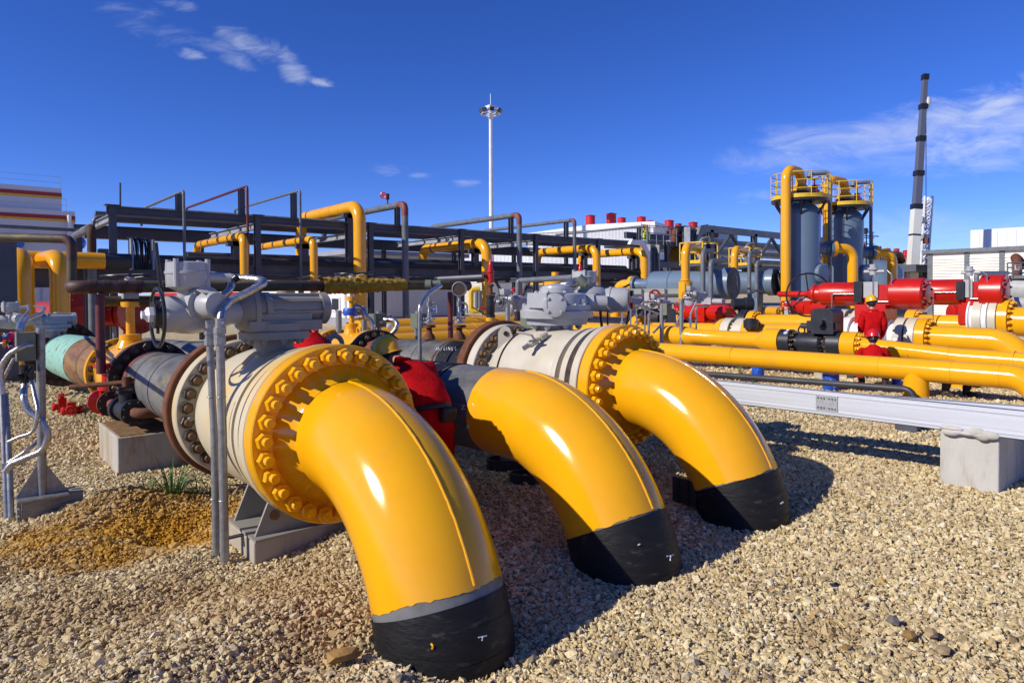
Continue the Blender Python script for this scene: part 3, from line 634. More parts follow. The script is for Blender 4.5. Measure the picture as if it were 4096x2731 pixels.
bolts(bd, c2, ax, .112, 8, .017, M['darkbolt'], stud=.8)
tp = (c1+c2)/2; k = MB(M['blackvalve']); k.cyl(tp, tp+ZD*.21, .085, 20); k.box(tp+ZD*.22, .2, .17, .03); k.box(tp+ZD*.27, .2, .17, .025); k.build('top_works', T)
MB(M['rust']).cyl(tp+ZD*.27, tp+ZD*.39, .05, 16).build('stem', T)
wr = MB(M['rust']).cyl(at(161, 889, 7.7), at(313, 876, 7.75), .029, 16); wr.cyl(at(287, 878, 7.74), at(315, 876, 7.75), .041, 16); wr.build('wrench_pipe', T)
e = at(380, 949, 8.0); MB(M['rust']).tube([c2, c2+ax*.16, V((2.0, c2.y-.2, c2.z))], .056, 16, bend=.11).build('bypass_pipe', T)
for (x, y, d, lab) in ((143, 930, 12.2, 'small red valve with flat handwheel on the gravel below the teal pipe'), (164, 940, 11.8, 'small red valve with handwheel facing the viewer below the teal pipe')):
    c = at(x, y, d); T = thing('drain_valve', lab, 'valve', (c.x, c.y, gbase(c.y)), 'small red drain valves')
    if x < 150: flat_wheel(T, at(x-1, 907, d), px(11, d), M['red'], .016); MB(M['red']).cyl(c, at(x-1, 909, d), .03, 10).build('stem', T)
    else: flat_wheel(T, at(x-1, 942, d-.15), px(9, d), M['red'], .018, V((-.4, -1, 0)).normalized())
    MB(M['red']).box(c, .13, .13, .26).build('body', T)
    MB(M['red']).lathe(c+V((-.15, .05, -.03)), XD, [(0, .07), (.03, .085), (.05, .06), (.26, .06), (.28, .085), (.32, .07)], 16).build('end_flange', T)
tag(MB(M['red']).tube([at(170, 942, 11.9), at(192, 936, 12.4), at(206, 934, 12.7)], .06, 14).build('drain_pipe', None, at(170, 942, 12)), 'short red drain pipe beside the small red valves', 'pipe')
# rusty and olive overhead line: left run, drop, and the long horizontal run to the right
T = thing('vent_line', 'long olive and rusty pipe crossing at eye level, partly wrapped in yellow foam', 'pipe', (5, 9.4, 0))
r = .077
d2 = 11.5; e0 = at(-40, 544, d2); e1 = at(165, 549, d2); e2 = at(165, 658, d2); e3 = at(165, 659, 8.0); e4 = at(1066, 654, 12.4)
yr = e3.y; e4 = onY(1066, 655, yr)
def sub(a, b, f): return a+(b-a)*f
MB(M['olive']).tube([e0, sub(e0, e1, .8)], r, 20).build('pipe_run', T)
MB(M['oxbrown']).tube([sub(e0, e1, .8), e1, sub(e1, e2, .45)], r+.002, 20, bend=.22).build('bend', T)
MB(M['olive']).tube([sub(e1, e2, .44), sub(e1, e2, .95)], r, 20).build('pipe_drop', T)
MB(M['oxbrown']).tube([sub(e1, e2, .94), e2, sub(e2, e3, .93), e3, sub(e3, e4, .13)], r+.002, 20, bend=.14).build('bend', T)
MB(M['olive']).tube([sub(e3, e4, .125), sub(e3, e4, .955)], r, 20).build('pipe_run', T)
MB(M['rust_dark']).tube([sub(e3, e4, .485), sub(e3, e4, .545)], r+.003, 20).build('painted_joint', T)
for f in (.03, .055, .085, .115): MB(M['rust_dark']).tube([sub(e3, e4, f), sub(e3, e4, f+.012)], r+.008, 20).build('weld_ring', T)
MB(M['oxbrown']).tube([sub(e3, e4, .94), e4, e4+V((.08, .03, 0))], r+.004, 20).build('end_piece', T)
MB(M['rust_dark']).ball(e4+V((.1, .05, -.01)), .09, .09, .09).build('end_cap', T)
fm = MB(M['foam']); f0, f1 = onY(738, 656, yr), onY(930, 655, yr); n = 70; rings = []
for i in range(n+1):
    q = sub(f0, f1, i/n); k = 1 if i/n < .45 else max(.45, 1-(i/n-.45)*.9)
    rings.append((q, k))
vs = []; fs = []
for i, (q, k) in enumerate(rings):
    for j in range(20):
        a = 2*PI*j/20; lump = .5+.5*math.sin(i*.9+3*math.sin(j*1.3+i*.21))
        rr = r+.008+(.032*k*lump if math.sin(a) > -.2 or k > .8 else .014*k*lump)+random.uniform(0, .012)*k+(.014 if k == 1 else 0)
        vs.append(q+V((0, math.cos(a), math.sin(a)))*rr)
for i in range(n):
    for j in range(20): l = (j+1) % 20; fs.append((i*20+j, i*20+l, (i+1)*20+l, (i+1)*20+j))
fm.add(vs, fs); fm.build('foam_wrap', T, ang=50)
for x, y1, lab, fx in ((229, 858, 'red oxide stub post dropping from the eye-level olive pipe at the left', 'left'), (1034, 776, 'red oxide stub post dropping from the right end of the eye-level olive pipe', 'right')):
    c = onY(x, 660, yr); 
    tag(MB(M['oxide']).cyl(c+ZD*-.08, V((c.x, c.y, onY(x, y1, yr).z)), .053 if x < 300 else .047, 18).build('drop_pipe', None, c), lab, 'pipe')
a, b = onY(232, 692, 10.4), onY(560, 689, 10.4)
tag(MB(M['olive']).cyl(a, b, .07, 18).build('vent_pipe', None, a), 'second olive pipe just below and behind the eye-level pipe', 'pipe')
# red quick-opening closures
def closure(label, x, y, d, Rr, L):
    c = at(x, y, d); T = thing('pig_trap_closure', label, 'closure', (c.x, c.y, gbase(20)), 'red trap closures at the left')
    ax = V((.25, -1, 0)).normalized()
    MB(M['reddark']).lathe(c, ax, [(-L, Rr*.6), (-L+.3, Rr*.62), (-.55, Rr*.64), (-.5, Rr), (-.02, Rr), (0, Rr-.02), (.02, Rr*.7), (.03, Rr*.68), (.03, .01)], 56).build('barrel', T)
    MB(M['reddark']).lathe(c+ax*.02, ax, [(0, Rr*.45), (.05, Rr*.45), (.06, .1)], 40).build('door', T)
    f = MB(M['red']).torus(c+ax*-.25, ax, Rr+.01, .03, 48, 8).build('clamp_ring', T)
    bolts(f, c+ax*.02, ax, Rr*.75, 8, .05, M['reddark'], stud=.5)
    MB(M['black']).tube([c+V((-.3, -.3, Rr*.9)), c+V((-.28, -.3, Rr+.5))], .04, 8).build('lever', T)
    for dy in (.8, L-.4): MB(M['reddark']).box(c-ax*dy-ZD*(Rr*.9), .5, .25, 1.0).build('saddle', T)
closure('big dark red trap closure behind the small actuator at the left', 183, 725, 24, .82, 4)
closure('dark red trap closure behind the yellow valve stem', 322, 724, 26, .72, 4)
c = at(262, 719, 23); T = thing('red_actuator', 'orange red drum half hidden by the yellow valve stem', 'actuator', c)
MB(M['red']).lathe(c, (.8, -.5, 0), [(-.42, .1), (-.42, .46), (.1, .46), (.1, .36), (.16, .36), (.16, .48), (.3, .48), (.3, .1)], 40).build('drum', T)
MB(M['steel']).cyl(c+ZD*-.45, c+ZD*-1.6, .06, 12).build('stand', T)
c = at(25, 745, 20); tag(MB(M['red']).lathe(c, (.5, -1, 0), [(-.6, .1), (-.55, .36), (0, .36), (.05, .3), (.06, .1)], 32).build('red_actuator', None, c), 'red drum low at the left edge behind the junction box', 'actuator')
# bright ribbons tied at the left edge
T = thing('ribbon_bundle', 'bundle of pink, green and blue ribbons at the left edge', 'ribbons', at(18, 780, 9))
for q, nm in (('pink', 'ribbon'), ('lime', 'ribbon'), ('sky', 'ribbon'), ('red', 'ribbon')):
    m = MB(M[q])
    P = [at(random.uniform(2, 37), random.uniform(762, 802), 9+random.uniform(-.15, .15)) for k in range(12)]; vs = []
    for p_ in P: o_ = V((random.uniform(-1, 1), random.uniform(-1, 1), random.uniform(-1, 1))).normalized()*.03; vs += [p_+o_, p_-o_]
    m.add(vs, [(2*k, 2*k+1, 2*k+3, 2*k+2) for k in range(11)])
    m.build(nm, T)
tag(MB(M['steel']).cyl(at(-10, 790, 9), at(36, 784, 9), .012, 8).build('cord', None, at(10, 788, 9)), 'pale cord stretched under the ribbons at the left edge', 'cord')
# ------------------------------------------------------------------ instrument risers on the far coated pipe
def riser(x, lab, gauge):
    b = onX(x, 776, 5.1); d = dep(b); T = thing('instrument_riser', lab, 'instrument', b, 'instrument risers on the coated pipe')
    A = lambda y: at(x, y, d)
    MB(M['rust']).lathe(A(779), ZD, [(0, .085), (.05, .075), (.09, .042), ((A(752)-A(779)).length, .036)], 20).build('nozzle', T)
    zf = A(752); f = MB(M['rust']).lathe(zf, ZD, [(0, .04), (0, .088), (.03, .088), (.03, .04)], 24).build('flange', T)
    bolts(f, zf+ZD*.11, ZD, .07, 6, .016, M['steel'], stud=.6); 
    MB(M['chrome']).lathe(zf+ZD*.06, ZD, [(0, .08), (.03, .08), (.031, .03), (.06, .034), (.16, .02), (.3, .016)], 20).build('steel_stub', T)
    v = MB(M['steel']); s = px(6.5, d)
    v.box(A(715), s, s, px(13, d)); v.box(A(698), s*1.5, s*1.2, px(12, d)); v.cyl(A(737), A(672), .018, 10); v.box(A(727), s*.7, s*.7, px(9, d)); v.build('manifold_block', T)
    MB(M['steel']).tube([A(696), at(x+14, 696, d), at(x+18, 702, d), at(x+18, 719, d)], .013, 8, bend=.08).build('bleed_tube', T)
    h = MB(M['blue']).cyl(A(714)+XD*.02, at(x+17, 710, d), .012, 8); h.build('valve_handle', T)
    if gauge:
        c = at(x, 664, d-.05); ax = V((-.75, -.66, 0)).normalized()
        MB(M['steel']).lathe(c, ax, [(-.05, .03), (-.05, .093), (.015, .098), (.02, .092), (.02, .085)], 36, cap=False).build('gauge_case', T)
        MB(M['darkbolt']).lathe(c+ax*.008, ax, [(0, .09), (.003, .09)], 32).build('gauge_glass', T)
    else:
        c = at(x, 655, d-.05); m = MB(M['boxgreen']); m.cyl(at(977, 654, d), at(991, 654, d), .07, 18); m.cyl(at(990, 652, d), at(1012, 650, d), .045, 14); m.build('transmitter', T)
    return T
riser(986, 'instrument riser with green transmitter on the dark coated pipe', False)
riser(1055, 'instrument riser with round pressure gauge on the dark coated pipe', True)
b = onX(963, 812, 4.4); d = dep(b); T = thing('conduit', 'thin steel conduit with hose curving right to the green transmitter', 'conduit', V((b.x, b.y, gbase(b.y))))
MB(M['steel']).cyl(V((b.x, b.y, gbase(b.y)-.05)), at(964, 713, d), .024, 12).build('conduit_pipe', T)
MB(M['chrome']).tube([at(964, 716, d), at(965, 704, d), at(971, 690, d+.1), at(985, 673, d+.4), at(1012, 656, d+.9)], .03, 12, bend=.5).build('braided_hose', T)
def jbox(x0, y0, x1, y1, d, lab, par=None):
    c = at((x0+x1)/2, (y0+y1)/2, d); w, h = px(x1-x0, d)*1.2, px(y1-y0, d); T = thing('junction_box', lab, 'junction box', c+ZD*-.9, 'green junction boxes on short posts')
    MB(M['boxgreen']).box(c, w, .2, h).build('case', T); MB(M['boxgreen']).box(c+V((0, -.11, 0)), w*.9, .02, h*.92).build('lid', T)
    MB(M['label']).box(c+V((.0, -.122, -h*.12)), w*.28, .004, h*.2).build('sticker', T)
    MB(M['steel']).cyl(c+V((w*.4, .12, h*.65)), c+V((w*.4, .12, -.95)), .045, 12).build('post', T)
    g = MB(M['steel'])
    for k in (-.25, .1): g.cyl(c+V((w*k, 0, -h/2)), c+V((w*k, 0, -h/2-.13)), .03, 10)
    g.build('cable_gland', T)
    # raised letters on the lid: the hazardous-area mark
    t = MB(M['label']); lx = c+V((-w*.06, -.1215, h*.25)); u = w*.11
    for a, b2 in (((0, 0), (0, 2)), ((0, 2), (1, 2)), ((0, 1), (.8, 1)), ((0, 0), (1, 0)), ((1.3, 0), (2.1, 1)), ((1.3, 1), (2.1, 0))): t.bar(lx+V((a[0]*u-u, 0, a[1]*u*.8-u)), lx+V((b2[0]*u-u, 0, b2[1]*u*.8-u)), .006, .012, V((0, 1, 0)))
    t.build('raised_letters', T); return T
J1 = jbox(854, 720, 880, 751, 11.8, 'green junction box beside the taped yellow valve')
hose('steel hose looping down from the green box beside the taped valve', [(884, 734, 11.7), (905, 735, 11.6), (913, 744), (910, 755), (898, 769)], 11.5, .045)
J2 = jbox(951, 720, 971, 753, 10.6, 'green junction box behind the thin conduit')
tag(MB(M['gaugeface']).lathe(at(894.6, 749, 11.5), (-.4, -1, 0), [(-.03, .04), (-.03, .05*1.0), (0, .052), (.004, .045)], 24).build('pressure_gauge', None, at(894.6, 749, 11.5)), 'small white pressure gauge near the green junction box', 'gauge')
hose('steel hose bending over behind the blue tape', [(812, 706, 10.9), (825, 706), (834, 715), (840, 727)], 11, .05)
hose('steel hose dropping behind the taped valve to the yellow header', [(815, 731, 11.2), (838, 727), (852, 735), (857, 748), (856, 762)], 11.2, .04)
for x, y0, y1, lab in ((778, 713, 758, 'grey conduit left of the taped yellow valve'), (836, 702, 763, 'grey conduit right of the taped yellow valve')):
    a = at(x, y0, 11.4); tag(MB(M['steel']).cyl(a, at(x, y1, 11.4)-ZD*.5, .05, 12).build('conduit', None, a), lab, 'conduit')
# relief valves
def relief(x, yt, d, lab, fx, outy, base):
    T = thing('relief_valve', lab, 'valve', at(x, 750, d), 'red spring relief valves'); A = lambda y, xx=x: at(xx, y, d); s = px(1, d)
    H = (A(yt)-A(yt+52)).length
    MB(M['red']).lathe(A(yt+52), ZD, [(0, 9*s), (5*s, 9*s), (6*s, 7.5*s), (22*s, 7.5*s), (23*s, 9.5*s), (26*s, 9.5*s), (27*s, 6.5*s), (40*s, 5*s), (46*s, 4*s), (48*s, 2.5*s), (56*s, 1.8*s), (57*s, .5*s)], 24).build('body', T)
    o = A(outy, fx); ax = (o-A(outy)).normalized()
    MB(M['red']).cyl(A(outy), o, 6*s, 18).build('outlet_neck', T)
    f = MB(M['rust']).lathe(o, ax, [(-2*s, 5*s), (-2*s, 12*s), (3*s, 12*s), (3*s, 4*s)], 28).build('outlet_flange', T); f.data.materials.append(M['red'])
    bolts(f, o-ax*2*s, -ax, 9*s, 6, 2*s, M['steel'], stud=.6)
    if base:
        MB(M['rust']).lathe(A(yt+80), ZD, [(0, 11*s), (5*s, 11*s), (5*s, 5*s), (18*s, 4.5*s), (20*s, 8*s), (24*s, 8*s), (24*s, 3*s)], 24).build('inlet_spool', T)
        k = MB(M['blackvalve']).lathe(A(yt+132), ZD, [(0, 10.5*s), (7*s, 10.5*s), (8*s, 8*s), (12*s, 10*s), (36*s, 10*s), (38*s, 8*s), (44*s, 8*s), (45*s, 10.5*s), (51*s, 10.5*s)], 28).build('isolating_valve', T)
        MB(M['red']).cyl(A(yt+110), at(x-26, yt+110, d), 2.4*s, 8).build('valve_handle', T)
        MB(M['yellow2']).lathe(A(yt+165), ZD, [(0, 5*s), (24*s, 5*s), (25*s, 11*s), (33*s, 11*s)], 24).build('yellow_stub', T)
    return T, o
T, o1_ = relief(1127, 597, 13.5, 'red relief valve on a black isolating valve, standing clear above the yellow headers', 1110, 635, True)
tag(MB(M['greypipe']).tube([o1_, at(1007, 640, 14)], .045, 12).build('discharge_pipe', None, o1_), 'thin grey discharge pipe running left from the nearer relief valve', 'pipe')
T, o2_ = relief(1333, 606, 16, 'red relief valve half hidden behind the grey drive of the cream valve', 1317, 637, False)
tag(MB(M['greypipe']).tube([o2_, at(1197, 644, 17.5), at(1190, 646, 17.5), at(1189, 690, 17.5)], .07, 14, bend=.25).build('discharge_pipe', None, o2_), 'grey discharge pipe bending down left of the hidden relief valve', 'pipe')
T = thing('isolating_valve', 'black valve with rusty flange below the bent grey discharge pipe', 'valve', at(1189, 745, 17.4)); s = px(1, 17.4)
MB(M['rust']).lathe(at(1189, 694, 17.4), ZD, [(0, 9*s), (5*s, 9*s), (5*s, 5*s), (9*s, 5*s)], 20).build('flange', T)
MB(M['blackvalve']).lathe(at(1189, 737, 17.4), ZD, [(0, 9*s), (6*s, 9*s), (7*s, 7*s), (32*s, 7*s), (34*s, 9*s), (42*s, 9*s)], 20).build('body', T)
MB(M['red']).cyl(at(1178, 708, 17.3), at(1192, 709, 17.3), .03, 8).build('valve_handle', T)
# yellow headers running across behind
for k, (xa, xb, yt, Y, rr, lab) in enumerate(((820, 1500, 735, 19.5, .45, 'farthest yellow header pipe behind the junction boxes'), (860, 1460, 752, 17.6, .38, 'middle yellow header pipe behind the instrument risers'), (860, 1420, 768, 15.6, .36, 'nearest yellow header pipe behind the instrument risers'))):
    a, b = onY(xa, yt, Y), onY(xb, yt-2, Y); a.z -= rr; b.z -= rr; b.z = a.z
    T = thing('header_pipe', lab, 'pipe', a, 'yellow header pipes'); MB(M['yellow2']).cyl(a, b, rr, 40).build('pipe', T)
    for f in (.3, .62): MB(M['yellow2']).cyl(a+(b-a)*f, a+(b-a)*(f+.003), rr+.008, 40).build('weld_ring', T)
    sp = MB(M['concrete'])
    for f in (.12, .5, .85): c = a+(b-a)*f; sp.span(c.x-.25, c.x+.25, c.y-.3, c.y+.3, -1, c.z-rr*.8)
    sp.build('support', T)
c = at(1219, 738, 9.2); T = thing('junction_box', 'pale green steel box behind the gearbox of the cream valve', 'junction box', c); MB(M['boxgreen']).box(c, .12, .3, .34).build('case', T); MB(M['steel']).cyl(c-ZD*.17, c-ZD*.9, .03, 10).build('post', T)
small_actuator('small grey electric actuator behind the nearer relief valve', 1192, 690, 16.5, .8)
small_actuator('small grey electric actuator in front of the pale green cabinet', 1450, 691, 21, .95)
small_actuator('small grey electric actuator right of the pale green cabinet', 1520, 695, 20, .7)
small_actuator('small grey electric actuator above the black tube in front of the vessels', 1602, 678, 19, .72)
c = at(1165, 700, 16); T = thing('conduit', 'galvanised conduit with curled hoses behind the red relief valve', 'conduit', c+ZD*-1)
MB(M['steel']).cyl(at(1166, 700, 16), at(1166, 760, 16), .06, 12).build('conduit_pipe', T)
MB(M['chrome']).tube([at(1166, 700, 16), at(1166, 690, 16), at(1150, 688, 16), at(1135, 685, 16)], .04, 10, bend=.1).build('braided_hose', T)
hose('steel hose from the grey drive of the cream valve, running left over its gearbox', [(1330, 646, 7.6), (1305, 654, 7.5), (1275, 662, 7.6), (1258, 668, 7.9)], 7.6, .055)
hose('steel hose curving down behind the gearbox of the cream valve', [(1328, 660, 7.7), (1310, 664, 7.8), (1302, 685, 7.9)], 7.8, .05)
T = thing('cable_gland_fitting', 'dark green angled cable gland beside the grey drive', 'cable gland', at(1340, 645, 7.4))
m = MB(M['boxgreen']); m.cyl(at(1328, 637, 7.4), at(1346, 655, 7.4), .055, 16); m.cyl(at(1332, 655, 7.4), at(1352, 652, 7.4), .05, 16); m.build('gland', T)
c = at(1187, 672, 18); T = thing('hand_valve', 'red handwheel on a grey valve seen just left of the round gearbox', 'valve', c); flat_wheel(T, c, px(11, 18), M['red'], .035, V((-.3, -1, 0)).normalized()); MB(M['grey_act']).cyl(c, c+V((0, .3, -.6)), .12, 12).build('body', T)
# ================================================================== PIPE RACK AND BACKGROUND
YR, YB = 28.0, 36.0
cx = [4.73+5.235*i for i in range(7)]
zb = -.75
RK = thing('pipe_rack', 'long dark grey steel pipe rack with columns and cross beams behind the valves', 'pipe rack', (20, 32, zb))
for i, x in enumerate(cx):
    for y in (YR, YB):
        m = MB(M['rackgrey']).ibeam((x, y, zb), (x, y, 5.05 if y == YR else 5.0), .23, .23, .025, up=(0, 1, 0)); m.build('column', RK)
        if y == YR: MB(M['rackgrey']).box((x, y, 5.06), .5, .42, .03).build('cap_plate', RK)
    for zt, s in ((4.62, .26), (2.70, .3)):
        m = MB(M['rackgrey' if zt < 4 else 'rackpale']).ibeam((x, YR+.2, zt), (x, YB-.2, zt), .2, s, .025); m.build('cross_beam', RK)
for y in (YR, YB):
    for zt, h in ((4.86, .30), (2.78, .38)):
        m = MB(M['rackgrey']); m.ibeam((cx[0]-.2, y-.02, zt), (cx[-1]+.2, y-.02, zt), .22, h, .03); m.build('girder', RK)
for k, x in enumerate(cx[:-1]):
    for dx in (1.75, 3.5):
        MB(M['rackgrey']).ibeam((x+dx, YR+.2, 2.52), (x+dx, YB-.2, 2.52), .14, .18, .02).build('cross_beam', RK)
m = MB(M['rackgrey'])
for x in (cx[4], cx[5], cx[6]):
    m = MB(M['rackgrey']); m.bar((x-1.3, YR+2, 2.4), (x-.25, YR+2, .9), .12, .12); m.bar((x+1.3, YR+2, 2.4), (x+.25, YR+2, .9), .12, .12); m.bar((x, YR+2, -.8), (x, YR+2, 1.2), .4, .3); m.build('knee_brace', RK)
for x in (cx[5]+2.6,):
    m = MB(M['rackgrey']); m.bar((x-1.4, YR+3, 3.0), (x-.3, YR+3, 4.3), .14, .14); m.bar((x+1.4, YR+3, 3.0), (x+.3, YR+3, 4.3), .14, .14); m.bar((x-.4, YR+3, 4.3), (x+.4, YR+3, 4.3), .14, .2); m.build('knee_brace', RK)
def on(T, name, mat, pts, r, n=14, bend=.3):
    return MB(M[mat]).tube(pts, r, n, bend=bend).build(name, T)
def pipe1(label, mat, pts, r, n=14, bend=.3, name='rack_pipe', group=None, cat='pipe'):
    return tag(MB(M[mat]).tube(pts, r, n, bend=bend).build(name, None, pts[0]), label, cat, group)
pipe1('upper dark wrapped pipe lying on the lower level of the rack', 'darkpipe', [(8, 31, 3.36), (37, 31, 3.36)], .27, 24, group='dark wrapped pipes on the rack')
pipe1('lower dark wrapped pipe lying on the lower level of the rack nearer the front', 'darkpipe', [(4, 29.2, 3.16), (37, 29.2, 3.16)], .20, 24, group='dark wrapped pipes on the rack')
pipe1('long grey pipe lying on the top of the rack', 'greypipe', [(6.5, 30.2, 5.18), (37, 30.2, 5.18)], .16, 18)
pipe1('second grey pipe lying on the top of the rack behind the first', 'rackgrey', [(5, 33.5, 5.15), (37, 33.5, 5.15)], .2, 18)
for k_, (y_, z_, r_, lb_) in enumerate(((28.9, 5.09, .07, 'thin grey line along the front edge of the rack top'), (31.6, 5.12, .09, 'thin grey line along the middle of the rack top'))): pipe1(lb_, 'greypipe', [(cx[0], y_, z_), (37, y_, z_)], r_, 12)
tag(MB(M['rackgrey']).span(cx[0], cx[-1], 34.3, 34.9, 4.3, 4.75).build('cable_tray', None, (20, 34, 4.3)), 'long dark cable tray under the top of the rack', 'cable tray')
# thin goosenecks over the top beam with their short stub posts
def thin_loop(lab, x, ztop, yb, zend, mat, r, zlow=1.2, post=True, rise=0, dx=.0):
    pts = [(x, YR-.35, zlow), (x, YR-.35, ztop), (x+dx, yb, ztop+rise), (x+dx, yb+.4, zend)]
    T = thing('vent_pipe', lab, 'vent pipe', (x, YR-.35, zlow), 'thin pipes looping over the rack')
    MB(M[mat]).tube([V(p) for p in pts], r, 12, bend=r*2.6).build('pipe_run', T)
    if post: MB(M['rackgrey']).ibeam((x-.0, YR+.35, 4.98), (x-.0, YR+.35, ztop-r*.8), .22, .22, .02, up=(0, 1, 0)).build('stub_post', T)
    return T
xx = lambda vx: onY(vx, 600, YR-.35).x
zz = lambda vx, vy: onY(vx, vy, YR-.35).z
thin_loop('thin grey vent pipe over the rack, leftmost of the three thin loops', xx(424), zz(424, 439), 34.5, 5.0, 'greypipe', .055)
thin_loop('thin reddish vent pipe over the rack, middle of the three thin loops', xx(570), zz(570, 428), 36.5, 5.0, 'oxide', .055)
thin_loop('thin grey vent pipe over the rack, rightmost of the three thin loops', xx(691), zz(691, 438), 36.0, 5.0, 'greypipe', .055)
for vx, vy, lab, r in ((931, 461, 'grey pipe loop with rust brown elbow right of the tall yellow loop', .16), (1193, 487, 'grey pipe loop with rust brown elbow crossing in front of the tall light mast', .15), (1320, 501, 'grey pipe loop with rust brown elbow left of the red roof vents', .11), (1487, 516, 'thin grey pipe loop at the right end of the rack', .08)):
    x, z = xx(vx), zz(vx, vy)
    T = thin_loop(lab, x, z-r, 36.3, 4.9, 'greypipe', r, zlow=-.3)
    MB(M['primer']).tube([V((x, YR-.35, z-r*4.5)), V((x, YR-.35, z-r)), V((x, YR-.35+r*3.5, z-r))], r+.006, 14, bend=r*2.6).build('rusty_elbow', T)
T = thing('hand_valve', 'tiny red valve with handwheel standing on a grey pipe loop against the sky', 'valve', (xx(890), 31, zz(890, 470)))
c = onY(890, 452, 30); MB(M['oxide']).cyl(c-ZD*.5, c+ZD*.1, .04, 8).build('stem', T); MB(M['oxide']).box(c, .14, .14, .3).build('body', T); flat_wheel(T, c+V((-.3, -.1, .03)), .14, M['red'], .03, V((-.7, -.7, 0)).normalized())
c = onY(276, 470, 28.3); tag(MB(M['rackgrey']).tube([V((c.x, c.y, 5)), onY(276, 420, 28.3)], .035, 8).build('lightning_rod', None, V((c.x, c.y, 5))), 'thin rod standing on the left corner of the rack', 'rod')
# yellow goosenecks
def goose(lab, X, y0, y1, ztop, z0, z1, r, mats=None):
    T = thing('yellow_loop', lab, 'pipe', (X, y0, z0), 'yellow pipe loops over the rack')
    MB(M['yellow2']).tube([V((X, y0, z0)), V((X, y0, ztop)), V((X, y1, ztop)), V((X, y1, z1))], r, 24, bend=r*2.6).build('pipe_run', T)
    for f in (.25, .4, .55, .8):
        b = MB(M['rust_dark' if f > .7 else 'yellow2']).cyl(V((X, y0+(y1-y0)*f, ztop)), V((X, y0+(y1-y0)*f+.12, ztop)), r+.008, 24); b.build('weld_ring', T)
    MB(M['rackgrey']).ibeam((X, y0+1.0, 3.2), (X, y0+1.0, ztop-r), .3, .3, .03, up=(0, 1, 0)).build('support_post', T)
    MB(M['rackgrey']).box((X, y0+1.0, ztop-r-.1), .7, .3, .2).build('saddle', T)
    return T
Yf = 27.0
def px_X(vx): return onY(vx, 600, Yf).x
goose('yellow pipe loop under the rack top, leftmost of the rack loops', px_X(561), Yf, 33.5, onY(556, 532, Yf).z-.16, -.2, 3.2, .165)
goose('yellow pipe loop under the rack top, just left of the tall yellow loop', px_X(721), Yf, 33.8, onY(715, 540, Yf).z-.16, -.2, 3.2, .165)
GX = px_X(827); G = goose('tall yellow pipe loop rising highest above the rack', GX, Yf, 33.4, onY(815, 457, Yf).z-.28, .9, 3.2, .28)
MB(M['yellow2']).tube([V((GX, Yf, 1.0)), V((GX, Yf, .35)), V((GX+1.2, Yf-1.2, -.1))], .28, 20, bend=.6).build('lower_bend', G)
GX4 = px_X(1118); G = goose('yellow pipe loop through the rack behind the red relief valve', GX4, Yf, 33.0, onY(1105, 545, Yf).z-.27, .9, 3.2, .27)
MB(M['yellow2']).tube([V((GX4, Yf, 1.0)), V((GX4, Yf, .3)), V((GX4+1.2, Yf-1.2, -.1))], .27, 20, bend=.6).build('lower_bend', G)
goose('yellow and grey pipe loop left of the thin grey loop near the rack end', px_X(1370), Yf, 32.2, onY(1360, 560, Yf).z-.23, -.2, 3.2, .235)
goose('yellow and grey pipe loop at the right end of the rack', px_X(1480), Yf, 32.6, onY(1470, 567, Yf).z-.25, -.2, 3.4, .25)
# cable ladders draped down the rack
def cable_drop(lab, vx0, vx1, y, zt, zb_, n, mat='rackpale'):
    a, b = onY(vx0, 600, y).x, onY(vx1, 600, y).x; T = thing('cable_riser', lab, 'cables', ((a+b)/2, y, zb_), 'black cable bundles on the rack')
    for x in (a, b): MB(M[mat]).span(x-.04, x+.04, y-.1, y+.4, zb_, zt).build('tray_side', T)
    m = MB(M['cable'])
    for k in range(n):
        x = a+.08+(b-a-.16)*k/(n-1); m.tube([V((x, y+1.2, zt+.12)), V((x, y+.1, zt+random.uniform(-.05, .1))), V((x+random.uniform(-.04, .04), y+random.uniform(-.05, .1), (zt+zb_)/2)), V((x, y, zb_))], (b-a)/n*.46, 6, bend=.5)
    structure(m.build('cable_bundle', T), 'stuff'); return T
cable_drop('black cable bundle hanging in a tray on the left bay of the rack', 303, 352, 27.6, onY(320, 549, 27.6).z, onY(320, 650, 27.6).z, 18)
cable_drop('black cable bundle curving down at the right end of the rack', 1492, 1512, 27.2, 4.85, .2, 9)
x = onY(1485, 600, 27.0).x
tag(MB(M['whitepaint']).prism([(x-1.6, 27, 4.75), (x-1.4, 27, 5.05), (x-.2, 27, 5.05), (x+.35, 27, 4.3), (x+.35, 27, .3), (x+.05, 27, .3), (x+.05, 27, 4.1), (x-.4, 27, 4.75)], (0, .25, 0)).build('tray_cover', None, (x, 27, 1)), 'pale bent tray cover at the right end of the rack', 'tray')
